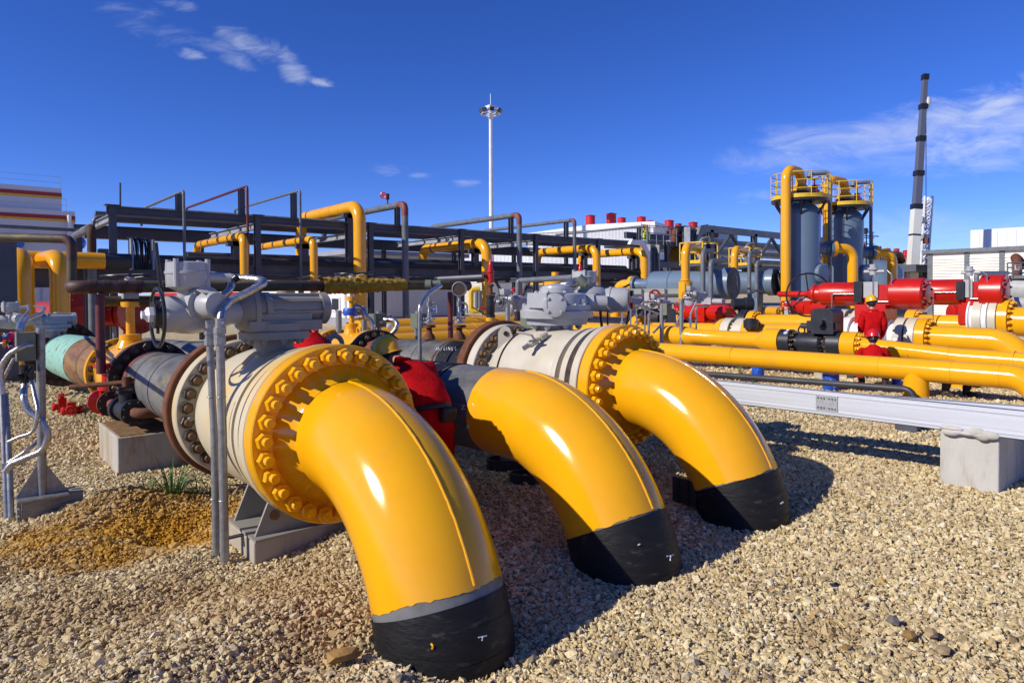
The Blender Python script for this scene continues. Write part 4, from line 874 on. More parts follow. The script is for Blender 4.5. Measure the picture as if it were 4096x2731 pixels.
# left end of rack: extra columns, yellow header with two legs
c = onY(0, 700, 23); L0 = onY(70, 574, 24)
T = thing('yellow_manifold', 'large yellow header at the left with two legs turning down', 'pipe', (2.5, 24, -.6))
hz = onY(170, 598, 25.5).z
MB(M['yellow2']).cyl((onY(45, 598, 25.5).x, 25.5, hz), (onY(240, 600, 25.5).x, 25.5, hz), .27, 40).build('header', T)
for vx, w in ((51, .285), (136, .255)):
    p = onY(vx, 590, 23.6); MB(M['yellow2']).tube([V((p.x-.25, 25.6, hz)), V((p.x, 23.6, hz)), V((p.x, 23.6, -.8))], w, 36, bend=.6).build('leg', T)
MB(M['darkpipe']).cyl((onY(235, 600, 25.5).x, 25.5, hz), (onY(300, 602, 25.5).x, 25.5, hz), .26, 32).build('dark_end', T)
m = MB(M['rackgrey']).ibeam((onY(8, 600, 22.5).x, 22.5, -.7), (onY(8, 600, 22.5).x, 22.5, 3.3), .55, .5, .04, up=(0, 1, 0)); tag(m.build('steel_column', None, (0, 22.5, -.7)), 'thick dark steel column at the left edge', 'column')
a, b = onY(20, 660, 26.5), onY(245, 660, 26.5)
tag(MB(M['rackgrey']).ibeam(V((a.x, 26.5, onY(30, 638, 26.5).z)), V((b.x+2, 26.5, onY(30, 638, 26.5).z)), .3, .62, .03).build('steel_beam', None, a), 'dark steel beam under the large yellow header at the left', 'beam')
for vx, y, zt, lab in ((205, 26.0, 3.2, 'dark grey column beside the dark vertical pipe at the rack corner'), (237, 27.0, 3.4, 'dark grey column just left of the rack corner column')):
    p = onY(vx, 600, y); tag(MB(M['rackgrey']).ibeam((p.x, y, -.7), (p.x, y, zt), .3, .3, .03, up=(0, 1, 0)).build('steel_column', None, (p.x, y, -.7)), lab, 'column', 'short dark columns at the rack corner')
a = onY(214, 540, 25.6); T = thing('corner_pipe', 'dark pipe with rusty elbow turning down at the left corner of the rack', 'pipe', (a.x, 25.6, 0))
MB(M['greypipe']).tube([onY(173, 541, 29.5), onY(210, 523, 25.6), V((onY(210, 523, 25.6).x, 25.6, -.5))], .13, 18, bend=.32).build('pipe_run', T)
a = onY(210, 523, 25.6); MB(M['rust_dark']).tube([sub(a, onY(173, 541, 29.5), .12), a, V((a.x, 25.6, a.z-.8))], .135, 18, bend=.32).build('rusty_elbow', T)
pipe1('thin grey handrail-like pipe in front of the left building', 'greypipe', [onY(-10, 519, 30), onY(200, 530, 31), onY(214, 522, 31), onY(216, 500, 31), onY(240, 497, 31)], .07, 10, .3)
a = onY(186, 560, 31)
tag(MB(M['oxide']).cyl(onY(110, 614, 32), onY(185, 617, 32), .28, 16).build('rack_pipe', None, a), 'short dark red pipe passing behind the rusty drop pipe', 'pipe')
# ------------------------------------------------------------------ buildings
def bbox(mb, x0, x1, y0, y1, z0, z1): return mb.span(x0, x1, y0, y1, z0, z1)
LB = thing('tall_building', 'tall pale building with red and yellow stripes at the left edge', 'building', (0, 66, -1))
xr1, zr1 = onY(141, 433, 62).x, onY(141, 433, 62).z; xr2, zr2 = onY(172, 486, 60).x, onY(172, 486, 60).z
MB(M['lilac']).span(-40, xr2, 60, 80, -1.5, zr2).build('lower_block', LB)
MB(M['lilac']).span(-40, xr1, 62, 78, zr2-.5, zr1).build('upper_block', LB)
for zt, xr, y in ((onY(100, 441, 62).z, xr1, 62), (onY(100, 493, 60).z, xr2, 60)):
    MB(M['stripe_red']).span(-40.02, xr+.02, y-.04, y+10, zt-.27, zt).build('red_stripe', LB); MB(M['stripe_yellow']).span(-40.03, xr+.03, y-.045, y+10, zt-.44, zt-.275).build('yellow_stripe', LB)
z0 = onY(10, 638, 60).z; z1 = onY(10, 700, 60).z
for x0, x1 in ((18, 93), (93, 124)):
    a, b = onY(x0, 600, 60).x, onY(x1, 600, 60).x; MB(M['lilac']).span(a+.1, b-.1, 59.9, 60.1, z1-1.5, onY(10, 630, 60).z).build('roller_door', LB)
MB(M['whitewall']).span(onY(124, 600, 60).x, onY(134, 600, 60).x, 59.85, 60.2, -1.5, onY(10, 628, 60).z).build('door_frame', LB)
for x0, x1 in ((23, 46), (162, 195)):
    c = onY((x0+x1)/2, 558, 59.6); MB(M['blue']).ball(c, .55, .5, .55, 16, 8).build('blue_lamp_hood', LB)
MB(M['whitepaint']).cyl(onY(159, 494, 59.8), onY(159, 560, 59.8), .14, 10).build('downpipe', LB)
m = MB(M['steel'])
for zt, xr, y in ((zr1, xr1, 62.3), (zr2, xr2-.5, 60.3)):
    for zz_ in (.45, .9): m.cyl((-20, y, zt+zz_), (xr, y, zt+zz_), .012, 6)
    for k in range(12): m.cyl((xr-k*2.2, y, zt), (xr-k*2.2, y, zt+.9), .012, 6)
m.build('roof_rail', LB)
NB = V((-.80, -.60, 0)).normalized(); TBx = V((.60, -.80, 0))   # facades facing the sun
def facade(name, lab, vx0, vx1, vy0, vy1, d, depth, mat, ribs=0, rib='v', grp=None):
    """a block whose lit front is square-on to the yard; ribs are the cladding profile"""
    n = V((-.93, -.37, 0)).normalized(); u = V((.37, -.93, 0)).normalized()
    m0 = at((vx0+vx1)/2, vy0, d); zt = m0.z; z0 = at((vx0+vx1)/2, vy1, d).z
    def hit(vx): r = ray(vx, vy0); return EYE+r*((m0-EYE).dot(n)/r.dot(n))
    a, b = hit(vx0), hit(vx1)
    w = (V((b.x, b.y, 0))-V((a.x, a.y, 0))).length; c = (a+b)/2
    T = thing(name, lab, 'building', (c.x, c.y, z0), grp)
    MB(mat).box(V((c.x, c.y, (zt+z0)/2))-n*(depth/2), w, depth, zt-z0, (u, -n, ZD)).build('wall', T)
    if ribs:
        m = MB(mat)
        if rib == 'v':
            for k in range(ribs+1): m.box(V((c.x, c.y, (zt+z0)/2))+u*(-w/2+w*k/ribs)+n*.03, .10, .08, zt-z0-.05, (u, -n, ZD))
        else:
            for k in range(ribs): m.box(V((c.x, c.y, z0+(zt-z0)*(k+.5)/ribs))+n*.03, w-.1, .08, (zt-z0)/ribs*.35, (u, -n, ZD))
        m.build('cladding_ribs', T)
    return T, c, n, u, w, zt, z0
# big white hall behind the rack
W1, c, n, u, w, zt, z0 = facade('white_hall', 'large white clad hall behind the middle of the rack', 1215, 1500, 529, 725, 88, 30, M['whiteclad'], 90)
m = MB(M['whiteclad']); cc = V((c.x, c.y, zt))
m.prism([cc-u*(w/2+.3)+n*.2, cc-u*(w/2-9)+n*.2+ZD*.75, cc+u*(w/2+.3)+n*.2+ZD*.7, cc+u*(w/2+.3)+n*.2], -n*30); m.build('roof', W1)
W2, c, n, u, w, zt, z0 = facade('white_hall', 'lower white clad hall with cream wall behind the yellow loop', 1046, 1232, 571, 725, 95, 20, M['whiteclad'], 60)
W3, c, n, u, w, zt, z0 = facade('cream_hall', 'low cream clad hall behind the instrument risers', 905, 1110, 640, 733, 80, 18, M['creamclad'], 26, 'h')
m = MB(M['greypipe'])
for k in range(8): m.box(V((c.x, c.y, (zt+z0)/2))+u*(-w/2+w*k/7)+n*.1, .16, .1, zt-z0, (u, -n, ZD))
m.build('panel_joint', W3)
W4, c, n, u, w, zt, z0 = facade('low_shed', 'long low white shed with yellow eave line behind the cream valve gearbox', 1095, 1560, 655, 712, 84, 12, M['whiteclad'], 70)
MB(M['stripe_yellow']).box(V((c.x, c.y, zt+.25))+n*.3, w, .3, .3, (u, -n, ZD)).build('eave_stripe', W4); MB(M['greypipe']).box(V((c.x, c.y, zt-.25))+n*.3, w, .3, .35, (u, -n, ZD)).build('gutter', W4)
p0, p1 = onX(700, 600, 20), 0
SB = thing('small_house', 'small white block house with two windows seen under the rack', 'building', (22, 44, -.6))
x0, x1 = onY(804, 700, 44).x, onY(1063, 700, 44).x; zt = onY(800, 668, 44).z
MB(M['whitewall']).span(x0, x1, 44, 62, -1, 4.6).build('wall', SB)
MB(M['greywall']).span(x0-.03, x1+.03, 43.97, 62.03, -1, -.0).build('plinth', SB)
for yy, zz0 in ((46.2, 1.0), (46.2, 3.0), (50, 1.0), (50, 3.0)):
    f = MB(M['whitepaint']).span(x0-.08, x0+.1, yy-.7, yy+.7, zz0-.55, zz0+.5).build('window', SB); MB(M['glass']).span(x0-.10, x0, yy-.55, yy+.55, zz0-.42, zz0+.4).build('pane', f)
MB(M['whitepaint']).cyl((x0-.1, 44.6, 0), (x0-.1, 44.6, 4.5), .06, 8).build('downpipe', SB)
MB(M['greywall']).span(x0-.4, x1+.4, 43.6, 62.4, 4.6, 4.9).build('roof', SB)
# low white building seen under the left of rack
W5, c, n, u, w, zt, z0 = facade('white_shed', 'low white shed seen under the left bays of the rack', 352, 716, 640, 735, 70, 12, M['whitewall'], 0)
MB(M['red']).box(V((c.x, c.y, zt-1.6))+n*.05, w, .1, .35, (u, -n, ZD)).build('red_band', W5)
# ------------------------------------------------------------------ red roof vents
def vent(x, y, w_, d, lab, grp, first=[None]):
    c = at(x, y, d); s = px(w_, d)
    T = thing('roof_vent', lab, 'roof vent', (c.x, c.y, c.z-s*.6), grp)
    MB(M['ventred']).lathe(c-ZD*(s*1.0), ZD, [(0, s*.26), (s*.36, s*.26), (s*.52, s*.47), (s*1.33, s*.47), (s*1.36, s*.52), (s*1.41, s*.52), (s*1.52, s*.05)], 24).build('cowl', T)
    return T
for x, y, w_, d, lab in ((1356, 505, 23, 92, 'red roof vent, leftmost on the hall behind the rack'), (1404, 501, 24, 91, 'tallest red roof vent on the hall behind the rack'), (1428, 509, 20, 100, 'small red roof vent right of the tallest one'), (1473, 508, 22, 92, 'red roof vent just above the yellow flag'), (1493, 515, 18, 100, 'small red roof vent behind the yellow flag'), (1537, 516, 22, 90, 'red roof vent above the brown twin pipes'), (1558, 521, 16, 100, 'small red roof vent behind the brown twin pipes'), (1592, 520, 21, 92, 'low red roof vent at the left end of the far pipe bridge')):
    vent(x, y, w_, d, lab, 'red roof vents over the middle hall')
for k, (x, y, w_, lab) in enumerate(((2014, 572, 14, 'red roof vent right beside the second tower'), (2038, 576, 13, 'red roof vent above the dark twin pipes by the crane'), (2059, 577, 13, 'red roof vent left of the crane boom'), (2067, 583, 9, 'small red roof vent nearest the crane boom on its left'), (2080, 581, 13, 'red roof vent at the left side of the crane boom'), (2108, 585, 10, 'red roof vent between crane boom and lattice'), (2125, 586, 10, 'red roof vent behind the white lattice'))):
    vent(x, y, w_, 95, lab, 'red roof vents by the crane')
W6, c, n, u, w, zt, z0 = facade('grey_hall', 'grey blue hall roof under the red vents by the crane', 1985, 2145, 590, 660, 98, 20, M['greypipe'], 0)
W7, c, n, u, w, zt, z0 = facade('grey_hall', 'grey blue hall roof under the red vents behind the rack end', 1500, 1640, 521, 640, 97, 20, M['greypipe'], 0)
# ------------------------------------------------------------------ far pipe bridge right of the rack
FB = thing('pipe_bridge', 'far steel pipe bridge with trays and diagonal braces right of the rack', 'pipe rack', (58, 30, -.7))
def fx(vx, y=28.): return onY(vx, 600, y).x
xa, xb = fx(1612), fx(1815); ztop = onY(1620, 517, 28).z
m = MB(M['rackgrey'])
MB(M['greypipe']).prism([(xa, 27.9, ztop-.35), (xa+.5, 27.9, ztop), (xb+14, 27.9, ztop), (xb+14, 27.9, ztop-.5), (xa+.5, 27.9, ztop-.5)], (0, .3, 0)).build('top_girder', FB)
MB(M['rackgrey']).span(xa, xb+14, 35, 35.3, ztop-.5, ztop).build('top_girder', FB)
for k in range(6):
    x = xa+1.2+k*6.2
    for y in (28.1, 35): MB(M['rackgrey']).ibeam((x, y, -.8), (x, y, ztop-.3), .4, .4, .04, up=(0, 1, 0)).build('column', FB)
    MB(M['rackgrey']).bar((x+.2, 28.2, ztop-2.8), (x+3, 28.2, ztop-.5), .2, .2).build('brace', FB); MB(M['rackgrey']).bar((x+3, 28.2, ztop-.5), (x+6, 28.2, ztop-2.8), .2, .2).build('brace', FB)
for zz_ in (ztop-1.0, ztop-1.7, ztop-2.4):
    for y in (29, 31, 33): MB(M['whitepaint' if y == 33 else 'rackpale']).span(xa+1, xb+14, y, y+.9, zz_, zz_+.14).build('cable_tray', FB)
MB(M['rackgrey']).span(xa-6, xb+14, 28, 28.3, ztop-3.2, ztop-2.8).build('lower_girder', FB); MB(M['rackgrey']).span(xa-6, xb+14, 34, 34.3, ztop-4.6, ztop-4.1).build('lower_girder', FB)
cable_drop('black cable bundle curving down at the left end of the far pipe bridge', 1583, 1605, 28, ztop-.25, ztop-2.6, 8)
x = fx(1600)
T = thing('tray_cover', 'pale bent tray cover at the left end of the far pipe bridge', 'tray', (x, 27.8, 0))
MB(M['greypipe']).prism([(x-.3, 27.8, 0), (x-.3, 27.8, ztop-1.2), (x+.25, 27.8, ztop-.1), (x+1.2, 27.8, ztop+.05), (x+1.2, 27.8, ztop-.5), (x+.4, 27.8, ztop-.8), (x+.3, 27.8, 0)], (0, .2, 0)).build('cover', T)
for vx, lab in ((1549, 'left of the two brown pipes bending over beside the far pipe bridge'), (1563, 'right of the two brown pipes bending over beside the far pipe bridge')):
    p = onY(vx, 524, 31); pipe1(lab, 'rust', [V((p.x, 31, .5)), V((p.x, 31, p.z)), V((p.x+8, 33, p.z))], .28, 16, .9, group='brown twin pipes')
# walkway in front of the grey hall: deck, posts and rails
T = thing('walkway', 'dark steel walkway with thin handrails between rack end and far bridge', 'walkway', (fx(1540), 29, 2))
zd = onY(1540, 555, 29).z
MB(M['rackgrey']).span(fx(1515), fx(1622), 29, 33, zd-.35, zd).build('deck', T)
m = MB(M['steel'])
for zz_ in (.5, 1.0): m.cyl((fx(1500), 28.9, zd+zz_), (fx(1622), 28.9, zd+zz_), .03, 6)
for k in range(9): x = fx(1500)+k*(fx(1622)-fx(1500))/8; m.cyl((x, 28.9, zd-.3), (x, 28.9, zd+1.0), .03, 6)
m.build('handrail', T)
for k in range(5): x = fx(1516)+k*2.1; MB(M['rackgrey']).bar((x, 29, -.8), (x, 29, zd), .25, .25).build('column', T)
m = MB(M['rackgrey'])
m.bar((fx(1516), 29.5, zd-3), (fx(1540), 29.5, zd-.4), .2, .2); m.bar((fx(1540), 29.5, zd-.4), (fx(1570), 29.5, zd-3), .2, .2); m.build('brace', T)
for k, y_ in enumerate((606, 628)): tag(MB(M['darkpipe']).cyl(onY(1505, y_, 32), onY(1620, y_-2, 32), .25, 16).build('rack_pipe', None, onY(1505, y_, 32)), ('upper' if k == 0 else 'lower')+' dark pipe under the walkway between rack and far bridge', 'pipe')
for vx in (1549, 1564): p = onY(vx, 600, 30); tag(MB(M['foam' if vx < 1560 else 'greige']).lathe(V((p.x, 30, onY(vx, 622, 30).z)), ZD, [(0, .3), (.5, .38), (1.3, .4), (1.7, .25)], 18).build('wrapped_riser', None, V((p.x, 30, 1))), ('yellowish' if vx < 1560 else 'whitish')+' wrapped vertical pipe piece under the walkway', 'pipe')
# flag
T = thing('flag', 'small yellow green flag on a thin pole near the end of the rack', 'flag', onY(1476, 560, 30))
a = onY(1474, 517, 30); fm = MB(M['flag']); vs = []; fs = []
for i in range(9):
    for j in range(9):
        q = onY(1474+i*2.1, 517+i*1.4+j*3.9-(j*.9*i/8 if j > 4 else 0), 30); vs.append(q+V((.0, .16*math.sin(i*1.1+j*.5), 0)))
for i in range(8):
    for j in range(8): fs.append((i*9+j, (i+1)*9+j, (i+1)*9+j+1, i*9+j+1))
fm.add(vs, fs); fo = fm.build('cloth', T, ang=60); so_ = fo.modifiers.new('th', 'SOLIDIFY'); so_.thickness = .02
MB(M['steel']).cyl(onY(1473, 512, 30), onY(1476, 575, 30), .03, 8).build('pole', T)
# mast with floodlights
dm = 82
T = thing('light_mast', 'tall white floodlight mast with a ring of lamps', 'light mast', at(1129, 690, dm))
bt = at(1130, 690, dm); tp = at(1123.5, 270, dm); tpv = V((bt.x, bt.y, tp.z))
MB(M['whitepaint']).lathe(V((bt.x, bt.y, -1.5)), ZD, [(0, px(6.5, dm)), (tp.z+1.5, px(3.9, dm)), (tp.z+2.2, px(3.9, dm))], 12).build('pole', T)
s = px(1, dm)
MB(M['whitepaint']).lathe(tpv+ZD*-6*s, ZD, [(0, 5*s), (12*s, 9*s), (12*s, 2*s)], 8).build('bracket_cone', T)
r_ = MB(M['whitepaint']).torus(tpv+ZD*(6*s), ZD, 22*s, 1.1*s, 8, 6)
for k in range(8): a = 2*PI*k/8; r_.cyl(tpv+ZD*3*s, tpv+ZD*6*s+V((math.cos(a), math.sin(a), 0))*22*s, .7*s, 6)
r_.build('lamp_ring', T)
for k in range(8):
    a = 2*PI*(k+.3)/8; dv = V((math.cos(a), math.sin(a), -.35)).normalized(); u_ = V((-math.sin(a), math.cos(a), 0)); w_ = dv.cross(u_)
    c = tpv+ZD*12*s+V((math.cos(a), math.sin(a), 0))*23*s
    f = MB(M['greypipe']).box(c, 5*s, 10*s, 9*s, (dv, u_, w_)).build('floodlight', T); MB(M['glass']).box(c+dv*2.6*s, .6*s, 9*s, 8*s, (dv, u_, w_)).build('lens', f)
MB(M['whitepaint']).box(tpv+ZD*21*s, 19*s, 17*s, 6*s).build('canopy', T)
MB(M['whitepaint']).cyl(tpv+ZD*20*s, tpv+ZD*52*s, .8*s, 6).build('spike', T)
# mobile crane boom, hook line and lattice
dc = 60; T = thing('crane', 'mobile crane boom, white below and weathered blue above, at the right', 'crane', at(2095, 690, dc))
B0, B1_, B2_ = at(2091, 690, dc), at(2105, 478, dc), at(2124.5, 184, dc)
def boxbeam(a, b, w0, w1, mat, nm):
    a, b = V(a), V(b); d = (b-a).normalized(); u_ = (RT-d*RT.dot(d)).normalized(); v_ = d.cross(u_); m = MB(M[mat])
    P = [a+u_*(i*w0/2)+v_*(j*w0/2) for i, j in ((-1, -1), (1, -1), (1, 1), (-1, 1))]+[b+u_*(i*w1/2)+v_*(j*w1/2) for i, j in ((-1, -1), (1, -1), (1, 1), (-1, 1))]
    m.add(P, [(3, 2, 1, 0), (4, 5, 6, 7), (0, 1, 5, 4), (1, 2, 6, 5), (2, 3, 7, 6), (3, 0, 4, 7)]); return m.build(nm, T)
s = px(1, dc)
boxbeam(B0, B1_, 20*s, 17*s, 'cranewhite', 'boom_base')
st = [0, .26, .53, .78, 1]; ws = [15, 13.5, 12, 10.5, 9]
for k in range(4):
    a = sub(B1_, B2_, st[k]); b = sub(B1_, B2_, st[k+1]); boxbeam(a, b, ws[k]*s, ws[k]*s*.93, 'craneblue', 'boom_section'); q = (b-a).normalized()
    boxbeam(a-q*.1, a+q*.35, (ws[k]+4)*s, (ws[k]+4)*s, 'black', 'section_collar')
for f in (.35, .7): a = sub(B0, B1_, f); boxbeam(a, a+(B1_-B0).normalized()*.15, (20.6-3*f)*s, (20.6-3*f)*s, 'black', 'boom_band')
boxbeam(B2_, B2_+(B2_-B1_).normalized()*.5, 12*s, 12*s, 'black', 'boom_head')
MB(M['cable']).cyl(at(2130, 190, dc), at(2128, 226, dc), .04, 6).build('hook_rope', T)
MB(M['cable']).cyl(at(2127, 240, dc), at(2127, 690, dc), .03, 6).build('hoist_rope', T)
MB(M['cranewhite']).lathe(at(2130, 250, dc), ZD, [(0, .05), (.2, .2), (.6, .28), (1.0, .22), (1.05, .05)], 12).build('hook_block', T)
MB(M['rust']).box(at(2127, 553, dc), .4, .4, .5).build('weight', T)
dl = 62; T = thing('lattice_jib', 'white lattice jib standing beside the crane boom', 'lattice mast', at(2120, 612, dl))
s = px(1, dl); w3 = 9*s
base, top = at(2118, 612, dl), at(2128, 452, dl)
m = MB(M['whitepaint']); dv = (top-base).normalized(); u_ = RT; v_ = dv.cross(u_).normalized()
cor = [u_*(i*w3)+v_*(j*w3) for i, j in ((-1, -1), (1, -1), (1, 1), (-1, 1))]
for q in cor: m.cyl(base+q*.9, top+q, .10, 6)
n_ = 11
for k in range(n_):
    for j in range(4):
        a = sub(base, top, k/n_)+cor[j]*.95; b = sub(base, top, (k+1)/n_)+cor[(j+1) % 4]*.95; m.cyl(a, b, .06, 5); m.cyl(sub(base, top, k/n_)+cor[j]*.95, sub(base, top, k/n_)+cor[(j+1) % 4]*.95, .05, 5)
m.build('lattice', T)
MB(M['steel']).box(at(2121, 545, dl), 1.4, .6, .5).build('head_bracket', T); MB(M['steel']).box(at(2118, 505, dl), 1.2, .5, .5).build('head_bracket', T)
# white building at the right, end wall facing the sun
XW = 62.0
T = thing('white_hall', 'white panelled hall with grey pillars at the right edge', 'building', (XW, 15, -1))
ya, yb = onX(2134, 600, XW).y, onX(2352, 600, XW).y-14; zt = onX(2137, 583, XW).z
w_ = MB(M['creamclad']).span(XW, XW+14, yb, ya, -1.5, zt).build('wall', T)
m = MB(M['creamclad'])
nz = 26
for k in range(nz): m.span(XW-.06, XW, yb, ya-.3, -1.5+(zt+1.2)*k/nz, -1.5+(zt+1.2)*(k+.4)/nz)
m.build('cladding_ribs', T)
for vx in (2136, 2262, 2350, 2286-6):
    pass
for vx in (2136.5, 2216+5, 2301.5): 
    y = onX(vx, 600, XW).y; MB(M['greypipe']).span(XW-.09, XW+.1, y-.17, y+.17, -1.5, zt+.05).build('pillar', T)
MB(M['greypipe']).span(XW-.3, XW+14.3, yb, ya+.45, zt, zt+.3).build('roof_edge', T)
T = thing('white_hall', 'taller plain white block behind the panelled hall at the right edge', 'building', (84, 20, -1))
X2 = 78.; y1 = onX(2229, 540, X2).y; z2 = onX(2229, 529, X2).z
MB(M['whiteclad']).span(X2, X2+20, y1-30, y1, -1, z2).build('wall', T)
m = MB(M['whiteclad'])
for k in range(40): m.span(X2-.05, X2, y1-30+k*.75, y1-30+k*.75+.1, -1, z2-.2)
m.build('cladding_ribs', T)
# ================================================================== RIGHT SIDE: LINES, TOWERS, VESSELS, RED ACTUATORS
z8 = lambda x, y: (1837.5+x*.293, 516.8+y*.293)
z6 = lambda x, y: (1378.1+x*.25633, 459.4+y*.25633)
z7 = lambda x, y: (1665.2+x*.25633, 344.5+y*.25633)
z13 = lambda x, y: (1424.1+x*.18312, 488.1+y*.18312)
z14 = lambda x, y: (1768.6+x*.13917, 367.5+y*.13917)
z16 = lambda x, y: (1952.3+x*.18312, 488.1+y*.18312)
def topline(X, p, q, r):
    a, b = onX(*p, X), onX(*q, X); return a-ZD*r, b-ZD*r
# line A: nearest yellow line with a tee
rA = .19
a, b = topline(12.6, z6(560, 1290), z8(1450, 1060), rA); az = (a.z+b.z)/2
yT = onX(2104, 900, 12.6).y; yE = onX(*z8(1640, 1100), 12.6).y
T = thing('tee_pipe', 'nearest long yellow pipe at the right, with tee leg and bend into ground', 'pipe', (12.6, 6, 0))
MB(M['yellow']).tube([V((12.6, 13, az-.03)), V((12.6, yT, az)), V((12.6, yE-.35, az)), V((12.6, yE-.55, -.9))], rA, 36, bend=.42).build('pipe_run', T)
MB(M['yellow']).lathe((12.6, yT, -.5), ZD, [(0, .2), (.5+az-.32, .2), (.5+az-.2, .19), (.5+az, .185)], 36).build('tee_leg', T)
for f in (7.6, yT+.55, yT-.55, yE+.1): MB(M['yellow']).torus((12.6, f, az), YD, rA, .006, 36, 6).build('weld_seam', T)
# thin dark pipe in front
p = onX(2104, 912, 12.2); s1_, s2_ = topline(12.2, (1640, 857), z8(800, 1255), .055)
tag(MB(M['darkpipe']).tube([V((12.2, 12, s1_.z-.06)), V((12.2, p.y+.05, s2_.z)), V((12.2, p.y, -.2))], .055, 16, bend=.16).build('drain_pipe', None, p), 'thin dark grey pipe low in front of the nearest long yellow pipe', 'pipe')
# line B with the black valve
XB, rB = 14.5, .17
a, b = topline(XB, z6(450, 1195), z8(1250, 1050), rB)
def lineY(X, za, ya, y): return za+(y-ya)*-.012
zB = lambda y, a=a, b=b: a.z+(b.z-a.z)*(y-a.y)/(b.y-a.y)
yv0 = onX(*z6(1640, 1250), XB).y; yv1 = onX(*z6(2210, 1280), XB).y
T = thing('yellow_pipe', 'second yellow pipe at the right, reducing into the black painted valve', 'pipe', (XB, 9, 0))
zc_ = onX(*z6(1900, 1280), XB).z
BD = V((0, -1, 0))
yr_ = onX(*z6(860, 1240), XB).y; MB(M['yellow']).lathe((XB, 15, zc_), BD, [(0, .25), (15-yr_-.35, .25), (15-yr_-.1, .23), (15-yr_, .185), (15-yv0-.55, .185), (15-yv0-.45, .19)], 32).build('pipe_run', T)
f = MB(M['yellow']).lathe((XB, yv0+.42, zc_), BD, [(-.2, .17), (0, .26), (.03, .285), (.40, .285), (.41, .1)], 40).build('flange', T)
T = thing('black_valve', 'black ball valve with chalk mark 5 and square gear box between yellow flanges', 'valve', (XB, (yv0+yv1)/2, .1))
L = yv0-yv1
m = MB(M['blackvalve']).lathe((XB, yv0, zc_), BD, [(0, .27), (.005, .28), (.24, .28), (.25, .27), (.25, .16), (.40, .16), (.41, .22), (.47, .23), (L*.62, .23), (L*.63, .22), (L*.66, .15), (L-.34, .15), (L-.34, .27), (L-.33, .28), (L-.06, .28), (L-.05, .1)], 44)
bd = m.build('body', T)
bolts(bd, (XB, yv0-.25, zc_), BD, .215, 12, .045, M['darkbolt'], stud=.7)
bolts(bd, (XB, yv1+.34, zc_), -BD, .215, 12, .045, M['darkbolt'], stud=.7)
bolts(bd, (XB, yv1+L*.36, zc_), BD, .185, 12, .028, M['blackvalve'], stud=.5)
yc = (yv0+yv1)/2+.02; top = zc_+.22
m = MB(M['blackvalve']); m.cyl((XB, yc, top-.02), (XB, yc, top+.1), .12, 20); m.box((XB, yc, top+.13), .26, .5, .04); m.build('mounting_pad', T)
gp0, gp1 = onX(*z6(1870, 1080), XB-.1), onX(*z6(2140, 1180), XB-.1)
m = MB(M['blackvalve']); m.span(XB-.2, XB+.15, gp1.y+.5, gp0.y, gp1.z, gp0.z); g_ = onX(*z6(2010, 1100), XB-.15)
m.prism([V((XB-.27, g_.y-.24, gp1.z-.05)), V((XB-.27, g_.y-.24, gp0.z+.18)), V((XB-.27, g_.y-.17, gp0.z+.27)), V((XB-.27, g_.y+.17, gp0.z+.27)), V((XB-.27, g_.y+.24, gp0.z+.18)), V((XB-.27, g_.y+.24, gp1.z-.05))], (.5, 0, 0))
m.cyl((XB-.03, gp0.y-.02, gp0.z-.12), (XB-.03, gp0.y+.2, gp0.z-.12), .06, 12); m.cyl((XB-.27, g_.y, gp0.z-.02), (XB-.42, g_.y, gp0.z-.02), .075, 14); m.span(XB-.2, XB+.1, gp1.y, gp1.y+.5, gp1.z+.05, gp0.z-.03)
m.build('gear_box', T)
for yy in (yv0-.43, yv1+.5): MB(M['blackvalve']).torus((XB, yy, zc_+.27), (0, .3, 0) if 0 else XD, .075, .02, 18, 6).build('lifting_lug', T)
ck = MB(M['chalk'])
ux, uz = BD, V((0, 0, 1)); 
def onrim(s_, h_):   # a point on the flange rim facing the viewer
    an = R(118)+h_/.28; return V((XB+.284*math.cos(an), yv0-.05-s_, zc_+.284*math.sin(an)))
def stroke(pts, w=.011, sc_=1): 
    for p_, q_ in zip(pts[:-1], pts[1:]): ck.bar(onrim(*p_), onrim(*q_), w, .003, V((-1, 0, .3)))
stroke([(.14, -.06), (.08, -.06), (.08, -.03), (.13, -.02), (.14, .01), (.11, .03), (.07, .03)])
stroke([(.06, .06), (.15, .06)]); stroke([(.06, .085), (.15, .085)]); stroke([(.09, .045), (.09, .11)]); stroke([(.12, .045), (.12, .11)])
ck.build('chalk_mark', T)
T = thing('yellow_pipe', 'second yellow pipe, right stretch passing behind the crouching worker', 'pipe', (XB, 3.5, 0))
f = MB(M['yellow']).lathe((XB, yv1+.05, zc_), BD, [(0, .1), (.005, .285), (.3, .285), (.31, .2), (.42, .17)], 40).build('flange', T)
bolts(f, (XB, yv1-.25, zc_), BD, .215, 12, .05, M['yellow'], stud=.7)
MB(M['yellow']).tube([V((XB, yv1-.3, zc_)), V((XB, b.y, zc_-.12)), V((XB, 1.0, zc_-.17)), V((XB, -2, zc_-.17))], rB, 32).build('pipe_run', T)
for yy in (4.9, 4.2, 3.2): MB(M['yellow']).torus((XB, yy, zc_-.1-.01*(5-yy)), YD, rB, .008, 32, 6).build('weld_seam', T)
def ring_flange(par, X, y, z, R0, t, mat, nb, bs, bmat, face=-1, stud=.7, nm='flange', tilt=0):
    ax = V((0, face, 0)); f = MB(mat).lathe((X, y, z), ax, [(0, R0*.4), (0, R0-.006), (.006, R0), (t-.006, R0), (t, R0-.006), (t, R0*.4)], 44, cap=False).build(nm, par)
    if nb: bolts(f, (X, y+face*t, z), ax, R0*.83, nb, bs, bmat, stud=stud)
    return f
